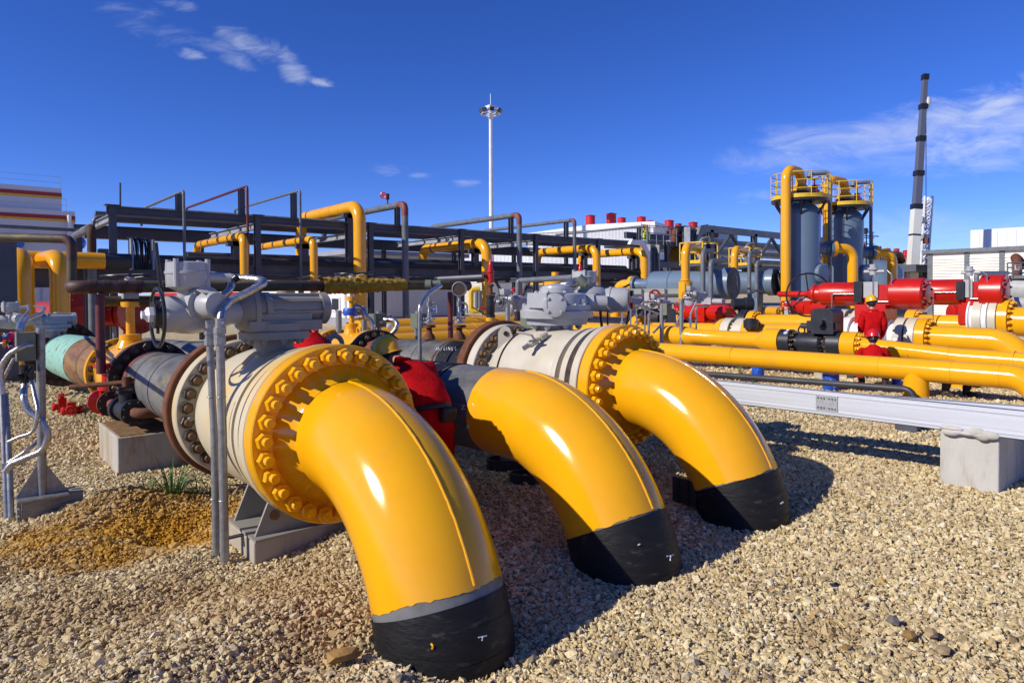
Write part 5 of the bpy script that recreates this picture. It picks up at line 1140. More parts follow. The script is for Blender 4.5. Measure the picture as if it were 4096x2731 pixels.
# line C: flange pair with insulating rings, then the white valve under the big red actuator, then on to a bend
XC = 17.0; rC = .27
a, b = topline(XC, z6(350, 1095), z6(1800, 1110), rC)
zC = lambda y, a=a, b=b: a.z+(b.z-a.z)*(y-a.y)/(b.y-a.y)
def big_line(lab, X, zf, ya, yb_, r, mat='yellow2'):
    T = thing('yellow_pipe', lab, 'pipe', (X, (ya+yb_)/2, -.1)); MB(M[mat]).cyl(V((X, ya, zf(ya))), V((X, yb_, zf(yb_))), r, 36).build('pipe_run', T); return T
yj = onX(*z6(1215, 1130), XC).y; yfl = onX(1492, 748, XC).y
T = big_line('third yellow pipe, left stretch running up to the flange pair with cream rings', XC, zC, yfl+.1, yj+.5, rC)
MB(M['yellow2']).lathe((XC, yj+.62, zC(yj)), BD, [(0, rC), (.2, .40), (.33, .42), (.34, .3)], 40, cap=False).build('flange', T)
T2 = thing('insulating_joint', 'flange joint with two cream rings and dark bolts on the third yellow pipe', 'flange', (XC, yj, 0))
ring_flange(T2, XC, yj+.28, zC(yj), .42, .26, M['cream'], 20, .034, M['darkbolt'])
MB(M['cream']).lathe((XC, yj, zC(yj)), BD, [(-.05, .33), (.12, .33)], 40).build('spacer', T2)
ring_flange(T2, XC, yj-.12, zC(yj), .42, .26, M['cream'], 0, .03, M['darkbolt'])
yw = onX(*z8(420, 800), XC).y; yx = onX(*z8(900, 820), XC).y
T = big_line('third yellow pipe at the right, between the cream ringed joint and the standing worker', XC, zC, yj-.4, yw+.3, rC)
ring_flange(T, XC, yj-.38, zC(yj), .42, .22, M['yellow2'], 20, .034, M['yellow2'])
MB(M['yellow2']).lathe((XC, yw+.55, zC(yw)), BD, [(0, rC), (.2, .43), (.34, .45), (.35, .3)], 40, cap=False).build('flange', T)
V4 = thing('ball_valve', 'off white ball valve behind the standing worker, carrying the big red actuator', 'valve', (XC, (yw+yx)/2, 0))
Lw = yw-yx
MB(M['whitepaint']).lathe((XC, yw+.18, zC(yw)), BD, [(0, .3), (0, .45), (.2, .46), (.2, .36), (.35, .36), (.36, .47), (Lw*.4, .5), (Lw*.75, .47), (Lw*.78, .34), (Lw*.9, .34), (Lw*.9, .44), (Lw*.98, .44)], 44).build('body', V4)
ring_flange(V4, XC, yx+.34, zC(yx), .44, .2, M['cream'], 20, .034, M['darkbolt']); 
MB(M['steel']).cyl((XC, (yw+yx)/2, zC(yw)+.4), (XC, (yw+yx)/2, 1.5), .14, 20).build('stem', V4)
T = thing('yellow_pipe', 'third yellow pipe at the right, last stretch bending down at the photo edge', 'pipe', (XC, 4, 0))
ring_flange(T, XC, yx+.1, zC(yx), .44, .2, M['cream'], 0, 0, None, nm='cream_ring'); ring_flange(T, XC, yx-.11, zC(yx), .44, .2, M['yellow2'], 20, .04, M['yellow2'])
ye_ = onX(*z8(1690, 900), XC).y
MB(M['yellow']).tube([V((XC, yx-.3, zC(yx))), V((XC, ye_, zC(yx)-.02)), V((XC, ye_-.5, -1))], rC, 36, bend=.62).build('pipe_run', T)
# line D and E
XD_ = 20.0; rD = .28
a2, b2 = topline(XD_, z6(1450, 1025), z6(2080, 1025), rD); zD = lambda y, a2=a2, b2=b2: a2.z+(b2.z-a2.z)*(y-a2.y)/(b2.y-a2.y)
yd = onX(*z6(1430, 1060), XD_).y; ye2 = onX(*z8(380, 740), XD_).y
T = big_line('fourth yellow pipe, from the black valve to the cream ringed joint behind the worker', XD_, zD, yd, ye2+.2, rD)
ring_flange(T, XD_, yd+.3, zD(yd), .40, .22, M['yellow2'], 18, .04, M['yellow2'])
V5 = thing('black_valve', 'black ball valve with black actuator tube in front of the tower riser', 'valve', (XD_, yd+1.4, 0))
MB(M['blackvalve']).lathe((XD_, yd+2.9, zD(yd)), BD, [(0, .2), (0, .4), (.3, .42), (.35, .3), (.6, .3), (.65, .42), (1.5, .44), (1.9, .42), (1.95, .3), (2.25, .3), (2.3, .42), (2.55, .42)], 36).build('body', V5)
bolts(V5.children[0], (XD_, yd+.65, zD(yd)), -BD, .34, 16, .034, M['darkbolt'])
pa, pb = at(*z6(1180, 935), dep((XD_, yd+1.4, .8))), at(*z6(1365, 930), dep((XD_, yd+1.4, .8)))
MB(M['blackvalve']).lathe(pa, pb-pa, [(0, .12), (.03, .2), ((pb-pa).length*.6, .2), ((pb-pa).length*.62, .23), ((pb-pa).length, .22)], 24).build('actuator_tube', V5)
MB(M['blackvalve']).cyl(sub(pa, pb, .5)-ZD*.6, sub(pa, pb, .5), .13, 16).build('stem', V5)
J5 = thing('insulating_joint', 'cream ringed flange joint just left of the standing worker', 'flange', (XD_, ye2, 0))
ring_flange(J5, XD_, ye2+.2, zD(ye2), .43, .22, M['cream'], 18, .034, M['darkbolt']); ring_flange(J5, XD_, ye2-.2, zD(ye2), .43, .2, M['cream'], 0, 0, None); ring_flange(J5, XD_, ye2-.42, zD(ye2), .43, .2, M['yellow2'], 18, .034, M['yellow2'])
MB(M['cream']).lathe((XD_, ye2, zD(ye2)), BD, [(-.05, .32), (.25, .32)], 32).build('spacer', J5)
XE = 21.5; z0e = onX(*z8(1150, 782), XE).z
y0e, y1e = onX(*z8(940, 780), XE).y, onX(*z8(1340, 780), XE).y
zE = lambda y: z0e
T = big_line('yellow pipe stretch between black valve and big off white valve near right edge', XE, zE, y0e+.2, y1e, .28)
ring_flange(T, XE, y0e+.3, z0e, .42, .25, M['yellow2'], 18, .042, M['yellow2'])
T = thing('black_valve', 'black ball valve with black tube actuator below the big red actuator', 'valve', (XE, y0e+1.5, 0))
MB(M['blackvalve']).lathe((XE, y0e+2.9, z0e), BD, [(0, .2), (0, .42), (.25, .42), (.3, .3), (.6, .3), (.65, .42), (1.7, .44), (1.75, .3), (2.2, .3), (2.25, .43), (2.6, .43)], 36).build('body', T)
bolts(T.children[0], (XE, y0e+.65, z0e), -BD, .35, 16, .034, M['darkbolt'])
da = dep((XE, y0e+1.5, 1)); pa, pb = at(*z8(775, 665), da), at(*z8(880, 665), da); MB(M['blackvalve']).lathe(pa, pb-pa, [(0, .15), (.05, .22), ((pb-pa).length, .22)], 20).build('actuator_tube', T); MB(M['blackvalve']).cyl(sub(pa, pb, .5)-ZD*.5, sub(pa, pb, .5), .12, 14).build('stem', T)
y2e = onX(*z8(1580, 750), XE).y
T = thing('ball_valve', 'big off white ball valve near the right edge carrying the second red actuator', 'valve', (XE, (y1e+y2e)/2, 0))
zz2 = onX(*z8(1460, 735), XE).z
MB(M['whitepaint']).lathe((XE, y1e, zz2), BD, [(0, .42), (.02, .55), (.06, .56), (.08, .50), ((y1e-y2e)*.6, .52), ((y1e-y2e)*.62, .56), ((y1e-y2e)*.68, .56), ((y1e-y2e)*.7, .45), ((y1e-y2e)*.93, .45)], 44).build('body', T)
ring_flange(T, XE, y2e+.55, zz2, .55, .2, M['cream'], 18, .04, M['darkbolt'])
T = thing('yellow_pipe', 'yellow pipe with bolted flange running off the right edge above the bending pipe', 'pipe', (XE, 2, 0))
ring_flange(T, XE, y2e+.2, zz2, .56, .18, M['cream'], 0, 0, None, nm='cream_ring'); ring_flange(T, XE, y2e, zz2, .55, .22, M['yellow2'], 18, .05, M['yellow2'])
MB(M['yellow']).cyl((XE, y2e-.2, zz2-.05), (XE, -4, zz2-.1), .38, 36).build('pipe_run', T)
a5, b5 = topline(23.5, (1440, 716), (1640, 717), .30)
T = thing('yellow_pipe', 'far yellow pipe behind the small red actuator and the pale cabinet', 'pipe', (23.5, (a5.y+b5.y)/2, -.3)); MB(M['yellow2']).cyl(V((23.5, a5.y+2, a5.z)), V((23.5, b5.y, b5.z)), .30, 32).build('pipe_run', T)
for vx, lab_ in ((1462, 'black ball valve on the far yellow pipe, left one below the pale cabinet'), (1512, 'black ball valve on the far yellow pipe, right one below the pale cabinet')):
    yk_ = onX(vx, 730, 23.5).y; zk_ = a5.z+(b5.z-a5.z)*(yk_-a5.y)/(b5.y-a5.y); T = thing('black_valve', lab_, 'valve', (23.5, yk_, -.3), 'black valves on the far yellow pipe')
    MB(M['blackvalve']).lathe((23.5, yk_+.6, zk_), BD, [(0, .3), (0, .46), (.16, .46), (.18, .34), (.3, .34), (.34, .46), (.9, .46), (.94, .34), (1.05, .34), (1.07, .46), (1.22, .46), (1.22, .3)], 32).build('body', T)
    MB(M['blackvalve']).cyl((23.5, yk_, zk_+.4), (23.5, yk_, zk_+.95), .11, 14).build('stem', T); MB(M['blackvalve']).lathe((23.5, yk_+.55, zk_+.95), BD, [(0, .1), (.05, .17), (.8, .17), (.85, .2), (1.05, .2)], 18).build('actuator_tube', T)
# big red actuators
def big_red(lab, xl, yl, xr, yr_, X, rl, rr_, split0, split1, wheel):
    A, B = onX(xl, yl, X), onX(xr, yr_, X); A.z = B.z = (A.z+B.z)/2; L = (B-A).length; ax = (B-A).normalized()
    T = thing('red_actuator', lab, 'actuator', (X, (A.y+B.y)/2, 0), 'big red spring actuators')
    MB(M['red']).lathe(A, ax, [(0, rl-.03), (.02, rl), (L*split0-.03, rl), (L*split0, rl-.02)], 44).build('spring_can', T)
    if wheel:
        MB(M['red']).lathe(A, -ax, [(0, .2), (.12, .21), (.16, .25), (.2, .25), (.24, .18), (.42, .1), (.44, .075), (1.15, .075), (1.2, .05)], 24).build('jack_screw', T)
        c = A-ax*.32+V((-.1, 0, -.02)); w = MB(M['black']).torus(c, (.72, .69, 0), .55, .022, 44, 8); u, v, n = frame((.72, .69, 0))
        for k in range(3): a_ = .4+2*PI*k/3; w.cyl(c, c+(u*math.cos(a_)+v*math.sin(a_))*.55, .018, 8)
        w.build('handwheel', T)
    C0, C1 = A+ax*(L*split0), A+ax*(L*split1)
    MB(M['red']).box((C0+C1)/2-ZD*.02, rr_*1.3, (C1-C0).length, rr_*1.35, (XD, ax, ZD)).build('yoke_case', T)
    m = MB(M['grey_act']).box((C0+C1)/2+V((-rr_*.72, 0, .10))-ax*((C1-C0).length*.10), .03, (C1-C0).length*.5, rr_*1.05, (XD, ax, ZD)); m.build('control_panel', T)
    q = (C0+C1)/2+V((-rr_*.78, 0, .1)); tb = MB(M['chrome'])
    tb.tube([q+ZD*.3, q-ZD*.28, q+ax*.4-ZD*.28, q+ax*.4+ZD*.35, q+ax*.3+ZD*.45], .018, 8, bend=.05); tb.build('control_tube', T)
    MB(M['chrome']).tube([A+ax*(L*split0-.02)+V((-rl-.03, 0, 0)), A+ax*(L*.16)+V((-rl-.05, 0, 0)), A+ax*(L*.16)+V((-rl-.05, 0, -1.0))], .018, 8, bend=.06).build('air_tube', T)
    f = MB(M['grey_act']); f.cyl(q+ZD*.35, q+ZD*.6, .08, 16); f.cyl(q+ZD*.47, q+ZD*.52, .12, 16); f.cyl(q+ZD*.43-ax*.2, q+ZD*.43+ax*.25, .04, 12); f.build('regulator', T)
    MB(M['black']).box(C0+V((-rr_*.8, 0, .05)), .12, .18, .5).build('switch_box', T)
    e = MB(M['red']).lathe(C1, ax, [(0, rr_-.02), (.02, rr_), (L*(1-split1)-.03, rr_), (L*(1-split1), rr_-.03)], 44).build('air_cylinder', T)
    e2 = MB(M['red']).lathe(B, ax, [(0, rr_*.55), (.04, rr_*.5), (.05, .1)], 30).build('end_boss', T); bolts(e, B, ax, rr_*.72, 8, .04, M['red'], stud=.7)
    D0 = (C0+C1)/2-ZD*(rr_*.7)
    MB(M['red']).box(D0-ZD*.27+ax*-.05, .7, (C1-C0).length*1.05, .54, (XD, ax, ZD)).build('bracket_box', T)
    MB(M['steel']).cyl(D0-ZD*.5, V((D0.x, D0.y, .7)), .16, 20).build('stem', T)
    return T
big_red('large red actuator with nose screw and dark handwheel above the standing worker', 1890, 676, 2128, 674, XC, .29, .36, .42, .70, True)
big_red('second large red actuator nearer the right edge', 2128, 671, 2311, 671, XE, .36, .46, .50, .72, False)
def small_red(lab, x0, x1, y, d0, d1, r, xm):
    A, B = at(x0, y, d0), at(x1, y, d1); B.z = A.z; ax = (B-A).normalized(); L = (B-A).length; T = thing('red_actuator', lab, 'actuator', (A+B)/2-ZD*1.2, 'small red actuators')
    MB(M['red']).lathe(A, ax, [(0, r*.6), (.05, r), (L*.45, r), (L*.45, r*.75), (L*.62, r*.75), (L*.62, r), (L-.05, r), (L, r*.8)], 32).build('cylinder', T)
    mid = A+ax*(L*xm); MB(M['red']).box(mid, r*1.9, L*.17, r*2.1, (ax.cross(ZD), ax, ZD)).build('yoke_case', T)
    MB(M['red']).lathe(mid-ZD*(r*1.5), ZD, [(0, r*.9), (.1, r*.9), (.12, r*.7), (r*.6, r*.6)], 20).build('neck', T)
    MB(M['steel']).cyl(mid-ZD*(r*1.5), mid-ZD*(r*1.5+.9), r*.55, 20).build('stem', T)
    m = MB(M['grey_act']); m.box(mid+ZD*(r*1.4), .3, .5, .2); m.cyl(mid+ZD*(r*1.4)+ax*.3, mid+ZD*(r*1.4)+ax*.7, .08, 12); m.build('positioner', T)
    MB(M['chrome']).tube([mid+ZD*(r*1.3)-ax*.2, mid+ZD*(r*1.5)-ax*(L*.4), mid+ZD*(-r*1.5)-ax*(L*.42)+V((-.3, -.2, 0))], .03, 8, bend=.15).build('air_tube', T)
    e = T.children[0]; bolts(e, B, ax, r*.7, 8, .035, M['red'], stud=.5); return T
small_red('small red actuator in front of the horizontal vessels', 1577, 1676, 716.5, 21.0, 19.4, .25, .48)
small_red('small red actuator low in front of the left tower', 1818, 1906, 706, 24.5, 23, .25, .55)
c = at(2215, 719, 23); tag(MB(M['red']).lathe(c, (.7, -.7, 0), [(-.5, .2), (-.45, .3), (.4, .3), (.45, .2)], 28).build('red_actuator', None, c), 'short red drum below the second large red actuator', 'actuator')
# red handwheels
for x, y, w_, d, ax, lab in ((1504, 679, 20, 22, (-.5, -.8, 0), 'red handwheel at the right end of the pale green cabinet'), (1555, 704, 14, 21, (-1, .2, 0), 'red handwheel edge-on left of the small red actuator'), (1804, 700, 16, 24, (-.9, -.2, 0), 'dark red handwheel in front of the tall yellow riser foot'), (2226, 721, 14, 23, (-.9, -.3, 0), 'orange red handwheel below the gap between the large red actuators')):
    c = at(x, y, d); T = thing('hand_valve', lab, 'valve', c-ZD*1.0, 'handwheel valves in the right half'); flat_wheel(T, c, px(w_/2*1.25, d), M['red'], .03, V(ax).normalized())
    MB(M['grey_act']).cyl(c, c-V(ax).normalized()*.45, .07, 12).build('spindle', T); MB(M['grey_act']).box(c-V(ax).normalized()*.5-ZD*.15, .25, .25, .5).build('body', T)
# pale cabinet
T = thing('cabinet', 'long pale green cabinet with steel bars behind the grey drive', 'cabinet', at(1490, 715, 25))
a, b = at(1420, 664, 25.5), at(1582, 662, 25.5); h_ = px(46, 25.5)
ud = (V((b.x, b.y, 0))-V((a.x, a.y, 0))).normalized(); nd = V((-ud.y, ud.x, 0))
MB(M['cabinet']).box((a+b)/2-ZD*h_/2+nd*.6, (b-a).length, 1.2, h_, (ud, nd, ZD)).build('case', T)
m = MB(M['steel'])
for k in (.28, .33): m.box((a+b)/2-ZD*h_*k-nd*.03, (b-a).length*1.0, .05, .035, (ud, nd, ZD))
for f in (.33, .66, .95): m.box(sub(a, b, f)-ZD*h_*.5-nd*.02, .05, .05, h_, (ud, nd, ZD))
m.build('steel_bar', T)
# ------------------------------------------------------------------ towers
YT = V((0, 1, 0))
def tower(lab, x, ytop, d, s, right):
    c = at(x, 600, d); T = thing('separator_tower', lab, 'tower', (c.x, c.y, -.6), 'grey separator towers'); r = .81
    zt = at(x, ytop, d).z       # platform level
    B = lambda dx, dy, z: V((c.x+dx, c.y+dy, z))
    MB(M['vessel']).lathe(B(0, 0, -.6), ZD, [(0, r), (zt-.15, r), (zt-.0, r*.985), (zt+.15, r*.92), (zt+.3, r*.77), (zt+.42, r*.55), (zt+.5, r*.35), (zt+.52, r*.34), (zt+.95, r*.34)], 64).build('shell', T)
    for zz_ in (.9, 2.6, zt-.6): MB(M['vessel']).torus(B(0, 0, zz_), ZD, r, .008, 64, 6).build('weld_seam', T)
    P = B(0, 0, zt); Rp = 1.17
    MB(M['black']).lathe(P, ZD, [(-.14, Rp*.45), (-.14, Rp), (.0, Rp+.01), (.02, Rp*.45)], 24, cap=False).build('platform', T)
    MB(M['railyellow']).lathe(P, ZD, [(-.03, Rp+.012), (.13, Rp+.012), (.13, Rp+.02), (-.03, Rp+.02)], 24, cap=False).build('kick_plate', T)
    m = MB(M['railyellow'])
    for k in range(10):
        a_ = 2*PI*k/10+.2; q = P+V((math.cos(a_), math.sin(a_), 0))*Rp; m.cyl(q, q+ZD*1.05, .022, 8)
    for h_ in (.36, .70, 1.05): m.torus(P+ZD*h_, ZD, Rp, .02, 40, 6)
    m.build('railing', T)
    for k in range(6):
        a_ = 2*PI*k/6+.5; dv = V((math.cos(a_), math.sin(a_), 0)); MB(M['black']).bar(P+dv*Rp*.97-ZD*.15, P+dv*r*.93-ZD*.75, .07, .07).build('bracket', T)
    # top outlet with yellow gooseneck and tall riser
    MB(M['black']).lathe(B(0, 0, zt+.22), ZD, [(0, .4), (.12, .4), (.13, .3)], 32).build('top_flange', T)
    f = MB(M['yellow2']).lathe(B(0, 0, zt+.36), ZD, [(0, .38), (.12, .38), (.2, .30), (.3, .22)], 32).build('yellow_flange', T)
    rx = at(right[0], 600, d-.9)
    g = MB(M['yellow2']).tube([V((rx.x, rx.y, right[2])), V((rx.x, rx.y, right[1])), V((c.x, c.y, right[1])), B(0, 0, zt+.6)], .20, 24, bend=.52); g.build('riser_pipe', T)
    v = MB(M['red']); k = B(.78, -.25, zt+.42); v.box(k, .2, .2, .5); v.cyl(k-XD*.3, k+XD*.3, .1, 14); v.cyl(k, k+ZD*.5, .035, 8); v.torus(k+ZD*.52, ZD, .17, .02, 24, 6); v.build('red_valve', T)
    m = MB(M['blackvalve']); m.cyl(B(.25, -.2, zt+.4), B(.62, -.25, zt+.42), .11, 14); m.ball(B(.42, .1, zt+.85), .16, .16, .22); m.cyl(B(.42, .1, zt+.3), B(.42, .1, zt+1.1), .06, 10); m.build('relief_fitting', T)
    zo = zt+1.15
    MB(M['greypipe']).tube([B(.55, -.1, zo-.1), B(.7, -.15, zo), B(1.42, -.62, zo+.06), B(1.42, -.62, .5)], .075, 14, bend=.25).build('vent_pipe', T)
    MB(M['greypipe']).cyl(B(.58, -.12, zo-.15), B(.66, -.14, zo+.06), .13, 14).build('vent_flange', T)
    # side nozzle, manhole, small nozzle, ladder
    zn = at(x, 571 if ytop < 460 else 581, d).z
    nd_ = V((.80, -.60, 0)); q = B(0, 0, zn)+nd_*(r*.92)
    MB(M['vessel']).lathe(q, nd_, [(0, .25), (.30, .25), (.34, .30), (.36, .22), (.5, .22), (.52, .36), (.62, .36)], 32).build('side_nozzle', T)
    f = MB(M['yellow2']).lathe(q+nd_*.63, nd_, [(0, .36), (.16, .36), (.2, .2)], 32).build('yellow_flange', T)
    bolts(f, q+nd_*.79, nd_, .3, 16, .04, M['yellow2'], stud=.6)
    e = q+nd_*1.35+V((.25, -.2, 0)); MB(M['yellow2']).tube([q+nd_*.75, q+nd_*1.6, q+nd_*1.6+V((0, 0, -2.6))], .21, 24, bend=.42).build('outlet_elbow', T)
    mh = V((-.15, -1, 0)).normalized(); zm = at(x, 630, d).z; q = B(.25, 0, zm)+mh*(r*.8)
    f = MB(M['vessel']).lathe(q, mh, [(0, .34), (.16, .34), (.16, .43), (.26, .43), (.27, .44), (.36, .44), (.37, .05)], 36).build('manhole', T); bolts(f, q+mh*.36, mh, .385, 20, .03, M['vessel'], stud=.6)
    nn = V((.95, -.2, 0)).normalized(); q = B(0, 0, zt-1.6)+nn*(r*.95); MB(M['black']).lathe(q, nn, [(0, .09), (.12, .09), (.13, .22), (.2, .22), (.21, .05)], 24).build('small_nozzle', T)
    lx = B(1.05, .5, 0); m = MB(M['railyellow'])
    for dx in (-.2, .2): m.cyl(V((lx.x+dx, lx.y, -.5)), V((lx.x+dx, lx.y, zt+.9)), .025, 8)
    for k in range(int((zt+.5)/.3)): m.cyl(V((lx.x-.2, lx.y, -.3+k*.3)), V((lx.x+.2, lx.y, -.3+k*.3)), .016, 6)
    m.build('ladder', T); return T, c
zr = lambda x, y, d: at(x, y, d).z
T1, c1_ = tower('nearer grey separator tower with round yellow railed platform and tall yellow riser', 1838, 459, 28.8, 1, (1805, zr(1815, 378, 28)-.2, .15))
T2_, c2_ = tower('farther grey separator tower with round yellow railed platform, shaded by the first', 1940, 475, 31.6, 1, (1900, zr(1908, 404, 31)-.2, .2))
# foot of the tall riser turning into the line
p = at(1805, 716, 28.0)
tag(MB(M['yellow2']).tube([at(1805, 690, 27.9), at(1805, 718, 27.9), at(1758, 714, 30), at(1700, 708, 33)], .21, 22, bend=.55).build('bent_pipe', None, p), 'yellow bend at the foot of the tall riser of the nearer tower', 'pipe')
# side platform by the second tower
T = thing('access_stair', 'dark steel access platform with rails right of the second tower', 'platform', at(2003, 640, 33))
m = MB(M['greypipe'])
a, b = at(1975, 545, 33), at(2030, 545, 33)
for x in (1975, 1990, 2004): m.cyl(at(x, 533, 33), at(x, 640, 33), .03, 6)
for y in (533, 546, 560, 575): m.cyl(at(1975, y, 33), at(2008, y+1, 33), .025, 6)
m.cyl(at(1966, 541, 33), at(2018, 543, 33), .03, 6); m.build('rail_frame', T)
MB(M['rackgrey']).box(at(1990, 578, 33), 1.2, 1, .12).build('deck', T)
v = MB(M['red']); v.cyl(at(1985, 572, 32.8), at(1985, 560, 32.8), .06, 8); v.torus(at(1985, 557, 32.8), ZD, .14, .02, 20, 6); v.box(at(1985, 571, 32.8), .2, .2, .25); v.build('red_valve', T)
for k in range(3): MB(M['grey_act']).cyl(at(1975+k*6, 531, 32.6), at(1979+k*6, 531, 32.6), .16, 12).build('flange', T)
# ------------------------------------------------------------------ horizontal vessels
def vessel(lab, pc, ph, d0, L, r, head=True):
    c = at(*pc, d0); a = V((-.12, 1, 0)).normalized(); T = thing('horizontal_vessel', lab, 'pressure vessel', (c.x, c.y+L/2, -.6), 'blue grey horizontal vessels')
    hp = [(L+r*.5*math.sin(t), r*math.cos(t)) for t in [k*PI/2/8 for k in range(9)]]
    m = MB(M['vessel']).lathe(c, a, [(0, r*1.12), (.30, r*1.13), (.34, r*1.05), (.42, r)]+hp[:-1]+[(L+r*.5, .02)], 56, cap=False); m.build('shell', T)
    MB(M['darkpipe']).lathe(c, a, [(.001, r*1.10), (.12, r*.98), (.10, r*.2), (.09, .01)], 40).build('end_door', T)
    for f in (.30, .52, .75): MB(M['vessel']).torus(c+a*(L*f), a, r, .025, 56, 6).build('weld_seam', T)
    MB(M['steel']).tube([c+V((-.1, -.12, .35)), c+V((-.05, -.16, .1)), c+V((.0, -.14, -.2))], .035, 8).build('door_handle', T)
    q = c+a*(L+r*.45); MB(M['vessel']).lathe(q, a, [(0, .26), (.35, .22), (.6, .24), (.62, .36), (.72, .36)], 28).build('nozzle', T)
    f = MB(M['yellow2']).lathe(q+a*.74, a, [(0, .36), (.16, .36), (.22, .24)], 28).build('yellow_flange', T)
    MB(M['yellow2']).tube([q+a*.85, q+a*1.5, q+a*1.6+V((0, .1, -1.6))], .22, 22, bend=.5).build('inlet_bend', T)
    for f in (.25, .8): MB(M['vessel']).box(c+a*(L*f)-ZD*(r+.5), .5, .25, 1.6).build('saddle', T)
    # walkway on top
    zt = c.z+r+.18; pc_ = c+a*(L*.42)
    MB(M['rackgrey']).box(V((pc_.x, pc_.y, zt)), 1.0, 1.0, .1).build('platform', T)
    m = MB(M['railyellow']); k = .045
    for dx in (-.5, .5):
        for dy in (-.5, .5): m.bar((pc_.x+dx, pc_.y+dy, zt), (pc_.x+dx, pc_.y+dy, zt+.85), k, k)
        for h_ in (.12, .48, .85): m.bar((pc_.x+dx, pc_.y-.5, zt+h_), (pc_.x+dx, pc_.y+.5, zt+h_), k, k if h_ > .2 else .12)
    for dy in (-.5, .5):
        for h_ in (.48, .85): m.bar((pc_.x-.5, pc_.y+dy, zt+h_), (pc_.x+.5, pc_.y+dy, zt+h_), k, k)
    m.build('railing', T)
    m = MB(M['grey_act']); m.cyl((pc_.x+.4, pc_.y+.3, zt), (pc_.x+.4, pc_.y+.3, zt+.6), .05, 10); m.ball((pc_.x+.4, pc_.y+.3, zt+.6), .14, .12, .15); m.build('instrument', T)
    MB(M['greypipe']).tube([V((pc_.x+.1, pc_.y, zt-.2)), V((pc_.x+.1, pc_.y, zt+1.0)), V((pc_.x+.45, pc_.y-.1, zt+1.05))], .08, 12, bend=.2).build('vent_elbow', T)
    return T, c, a
HV1, h1, ha = vessel('left blue grey horizontal vessel with open dark end and yellow railed top', z13(1425, 888), None, 24.6, 3.3, .53)
HV2, h2, ha2 = vessel('right blue grey horizontal vessel, smaller and half hidden by the tall yellow riser', (1783, 648), None, 29.0, 3.3, .52)
def neck(lab, xl, ylow, ytop, d, V_, h, ha_, r, sleeve, xq, dq):
    p = at(xl, 640, d); zt = at(xl, ytop, d).z-r; q = at(xq, 600, dq)
    T = thing('yellow_loop', lab, 'pipe', (p.x, p.y, -.3), 'yellow loops at the horizontal vessels')
    MB(M['yellow2']).tube([V((p.x, p.y, at(xl, ylow, d).z)), V((p.x, p.y, zt)), V((q.x, q.y, zt)), V((q.x, q.y, h.z+.75))], r, 24, bend=r*2.6).build('pipe_run', T)
    f = MB(M['yellow2']).lathe(V((q.x, q.y, h.z+.52)), ZD, [(0, r*1.9), (.14, r*1.9), (.2, r*1.1), (.3, r)], 28).build('flange', T)
    if sleeve:
        b = at(xl, 718, d); t_ = at(xl, 647, d).z; MB(M['yellow2']).cyl(V((p.x, p.y, -.4)), V((p.x, p.y, t_)), r*1.62, 28).build('sleeve', T); MB(M['yellow2']).torus(V((p.x, p.y, t_+.05)), ZD, r*1.1, .03, 24, 6).build('collar', T)
    return T
neck('yellow loop with thick lower sleeve in front of the left horizontal vessel', 1574.5, 660, 555, 23.6, HV1, h1, ha, .15, True, 1613, 25.6)
neck('yellow loop rising behind the left railed platform to the right horizontal vessel', 1687, 620, 563, 28.3, HV2, h2, ha2, .155, False, 1719, 30.2)
for x, yt, xe, yb_, d, lab in ((1614.5, 577, 1637, 692, 23.4, 'grey riser pipe left of the pair in front of the left vessel'), (1632.5, 600, 1656, 674, 23.2, 'shorter grey riser pipe in front of the left vessel'), (1721, 580, 1745, 672, 27.5, 'grey riser pipe in front of the right vessel'), (1738, 602, 1762, 672, 27.4, 'shorter grey riser pipe in front of the right vessel')):
    pipe1(lab, 'greypipe', [at(x, yb_, d)-ZD*.2, at(x, yt, d), at(xe, yt, d+1.2)], .085 if x < 1700 else .08, 12, .22, name='riser_pipe', group='grey risers at the horizontal vessels')
# yellow can and sleeve behind the grey drive
p = at(1275, 645, 22.5); T = thing('yellow_can', 'short yellow vertical can with top stub behind the gearbox', 'pipe', p)
MB(M['yellow2']).lathe(V((p.x, p.y, -.4)), ZD, [(0, .37), (at(1275, 645, 22.5).z+.4, .37), (at(1275, 645, 22.5).z+.41, .12), (at(1275, 625, 22.5).z+.4, .12)], 32).build('can', T)
for dx in (-.25, .25): MB(M['yellow2']).torus(V((p.x+dx*.76, p.y-dx*.65, p.z+.06)), (1, 0, 0), .08, .02, 16, 6).build('lug', T)
# thin instrument posts in the middle right
def slim(lab, x, y0, y1, d, r, hooks=()):
    a = at(x, y0, d); T = thing('instrument_stand', lab, 'instrument', a, 'slim instrument stands among the yellow lines'); MB(M['steel']).cyl(V((a.x, a.y, a.z-.3)), at(x, y1, d), r, 12).build('post', T)
    for k, h_ in enumerate(hooks): MB(M['chrome']).tube([at(*q_, d) for q_ in h_], .028, 8, bend=.12).build('impulse_tube', T)
    return T
S = slim('steel stand post with curled tubes and small box, in front of the pale cabinet', 1520, 764, 700, 17.2, .055, ([(1518, 722), (1472, 705), (1475, 694), (1500, 694)], [(1500, 765), (1520, 745), (1530, 730), (1532, 718)], [(1556, 764), (1556, 735), (1572, 708), (1566, 700), (1540, 696)]))
MB(M['boxgreen']).box(at(1530, 710, 17.2), .22, .2, .30).build('box', S); MB(M['black']).cyl(at(1529, 722, 17.2), at(1529, 733, 17.2), .06, 12).build('gland', S)
S = slim('plain steel stand post below the yellow sleeve', 1565, 764, 686, 17.0, .055, ([(1586, 764), (1586, 720), (1600, 692), (1597, 687), (1570, 687)],))
c = at(1581, 692, 17); MB(M['gaugeface']).lathe(c, (-.5, -.8, 0), [(-.04, .05), (-.04, .12), (0, .12), (.004, .1)], 24).build('gauge', S)
